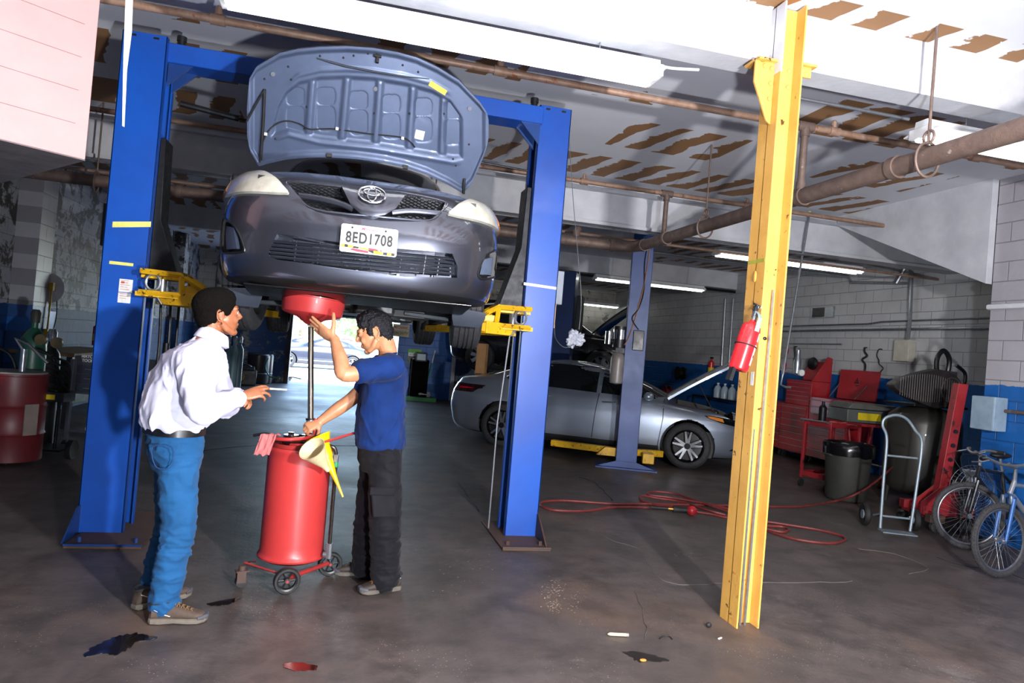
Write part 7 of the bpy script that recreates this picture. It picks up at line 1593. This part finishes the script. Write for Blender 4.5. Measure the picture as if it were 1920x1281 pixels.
stain('oil_puddle','small reddish-brown oil puddle at the bottom centre',[(532,1246),(560,1243),(592,1254),(560,1259),(540,1258)],mat('red_oil','3a1812',.08,0,'2a120e',5,.6,coat=1),cat='puddle',seed=2)
stain('oil_puddle','thin dark streak of oil between the man and the drain tank',[(392,1133),(420,1126),(450,1122),(440,1129),(410,1137)],M_OIL,cat='puddle',seed=3)
stain('oil_puddle','dull dark stain below the marker on the bare floor',[(1163,1222),(1200,1225),(1235,1232),(1242,1240),(1200,1243),(1180,1232)],mat('damp_oil','211c1a',.35),cat='puddle',seed=4)
random.seed(4); fl_=MB()
for cx_,cy_,n_,sx_,sy_ in ((1035,1108,110,26,22),(1040,1138,50,18,12),(1080,1130,24,12,20),(870,1070,40,60,50),(1290,1040,26,40,8)):
    for i in range(n_):
        q=atZ(random.gauss(cx_,sx_*.5),random.gauss(cy_,sy_*.5),.002); s=random.uniform(.002,.007); a=random.random()*3; fl_.add([q+V((s*math.cos(a+b),s*.7*math.sin(a+b),random.uniform(0,.0015))) for b in (0,1.6,3.1,4.7)],[(0,1,2,3)])
tag(fl_.build('paint_flakes',mat('flakes','c8b89c',.8),smooth=0,fix=False),'scattered pale paint flakes on the floor between the posts','flakes',kind='stuff')
mk=thing('marker_pen','cream marker pen lying on the floor left of the yellow column','marker',atZ(1157,1190,.012),0); q0=atZ(1140,1189,.012)-atZ(1157,1190,.012); q1=atZ(1178,1191,.012)-atZ(1157,1190,.012)
MB().cyl(q0*.8,q1*.8,.0085,n=14).build('barrel',mat('cream_plastic','ddcfa6'),mk); MB().cyl(q0*.8,q0*1.05,.0085,.002,n=14).build('tip',mat('cream_plastic','ddcfa6'),mk); MB().cyl(q1*.8,q1*1.02,.010,n=14).build('cap',mat('cap_grey','8d8a86',.5),mk)
tag(MB().ball(atZ(1329,1172,.016),(.018,.014,.016)).build('rubber_plug',M_BLK),'small black rubber plug on the floor left of the column foot','plug')
tag(MB().tube(bez([atZ(x,y,.005) for x,y in ((1236,1198),(1245,1193),(1255,1194),(1261,1199))],4),.003,6).build('wire_scrap',M_BLK),'short black wire scrap on the floor right of the marker pen','wire')
tag(MB().box(atZ(1350,1197,.004),(.03,.008,.006),rz=.5).build('paper_scrap',M_PAPER),'tiny white scrap on the floor before the yellow column','scrap')
tag(MB().ball(atZ(1206,1238,.006),(.018,.012,.006)).build('orange_scrap',mat('orange_scrap','e08a3a',.6)),'small orange scrap lying on the dark stain','scrap')
# ------------------------------------------------------------ camera
cd=bpy.data.cameras.new('camera'); cam=bpy.data.objects.new('camera',cd); C.objects.link(cam)
cd.sensor_width=36; cd.lens=CF*36/1920; cd.clip_start=.05; cd.clip_end=300
Mx=Matrix((( _R.x,_U.x,-_f.x,0),(_R.y,_U.y,-_f.y,0),(_R.z,_U.z,-_f.z,CH),(0,0,0,1)))
cam.matrix_world=Mx; bpy.context.scene.camera=cam
# ------------------------------------------------------------ lights
def plight(name,loc,e,r,col=(1,1,1),tgt=None,typ='POINT',size=R(120),blend=.6):
    l=bpy.data.lights.new(name,typ); l.energy=e; l.color=col; l.shadow_soft_size=r
    o=bpy.data.objects.new(name,l); C.objects.link(o); o.location=loc
    if typ=='SPOT': l.spot_size=size; l.spot_blend=blend
    if tgt is not None: o.rotation_euler=(V(tgt)-V(loc)).to_track_quat('-Z','Y').to_euler()
    return o
plight('flash_high',(1.75,-.1,2.05),1350,.07,(1,.97,.98),(2.1,5.5,3.1),'SPOT',R(150),.5)
plight('flash_low',(.75,-.1,.85),820,.07,(.9,.93,1),(.6,4.5,2.9),'SPOT',R(140),.5)
l=bpy.data.lights.new('rear_fill','AREA'); l.shape='RECTANGLE'; l.size=6; l.size_y=2.6; l.energy=60; l.color=(.9,.95,1)  # soft fill added behind the camera; the wall there is closed, no doorway
o=bpy.data.objects.new('rear_fill',l); C.objects.link(o); o.location=(2.5,-2.9,1.7); o.rotation_euler=(R(90),0,0)
wd=bpy.data.worlds.new('w'); bpy.context.scene.world=wd; wd.use_nodes=True
nt=wd.node_tree; bg=nt.nodes['Background']; sky=nt.nodes.new('ShaderNodeTexSky'); sky.sky_type='HOSEK_WILKIE' if False else 'NISHITA'
sky.sun_elevation=R(50); sky.sun_rotation=R(160); sky.sun_disc=False
nt.links.new(sky.outputs[0],bg.inputs[0]); bg.inputs[1].default_value=2.4
sn=bpy.data.lights.new('sun','SUN'); sn.energy=16; sn.angle=R(.6); so=bpy.data.objects.new('sun',sn); C.objects.link(so); so.rotation_euler=(R(38),R(12),R(20))
vs=bpy.context.scene.view_settings; bpy.context.scene.display_settings.display_device='sRGB'
vs.view_transform='Standard'; vs.look='None'; vs.gamma=1; vs.use_curve_mapping=False; vs.exposure=.0
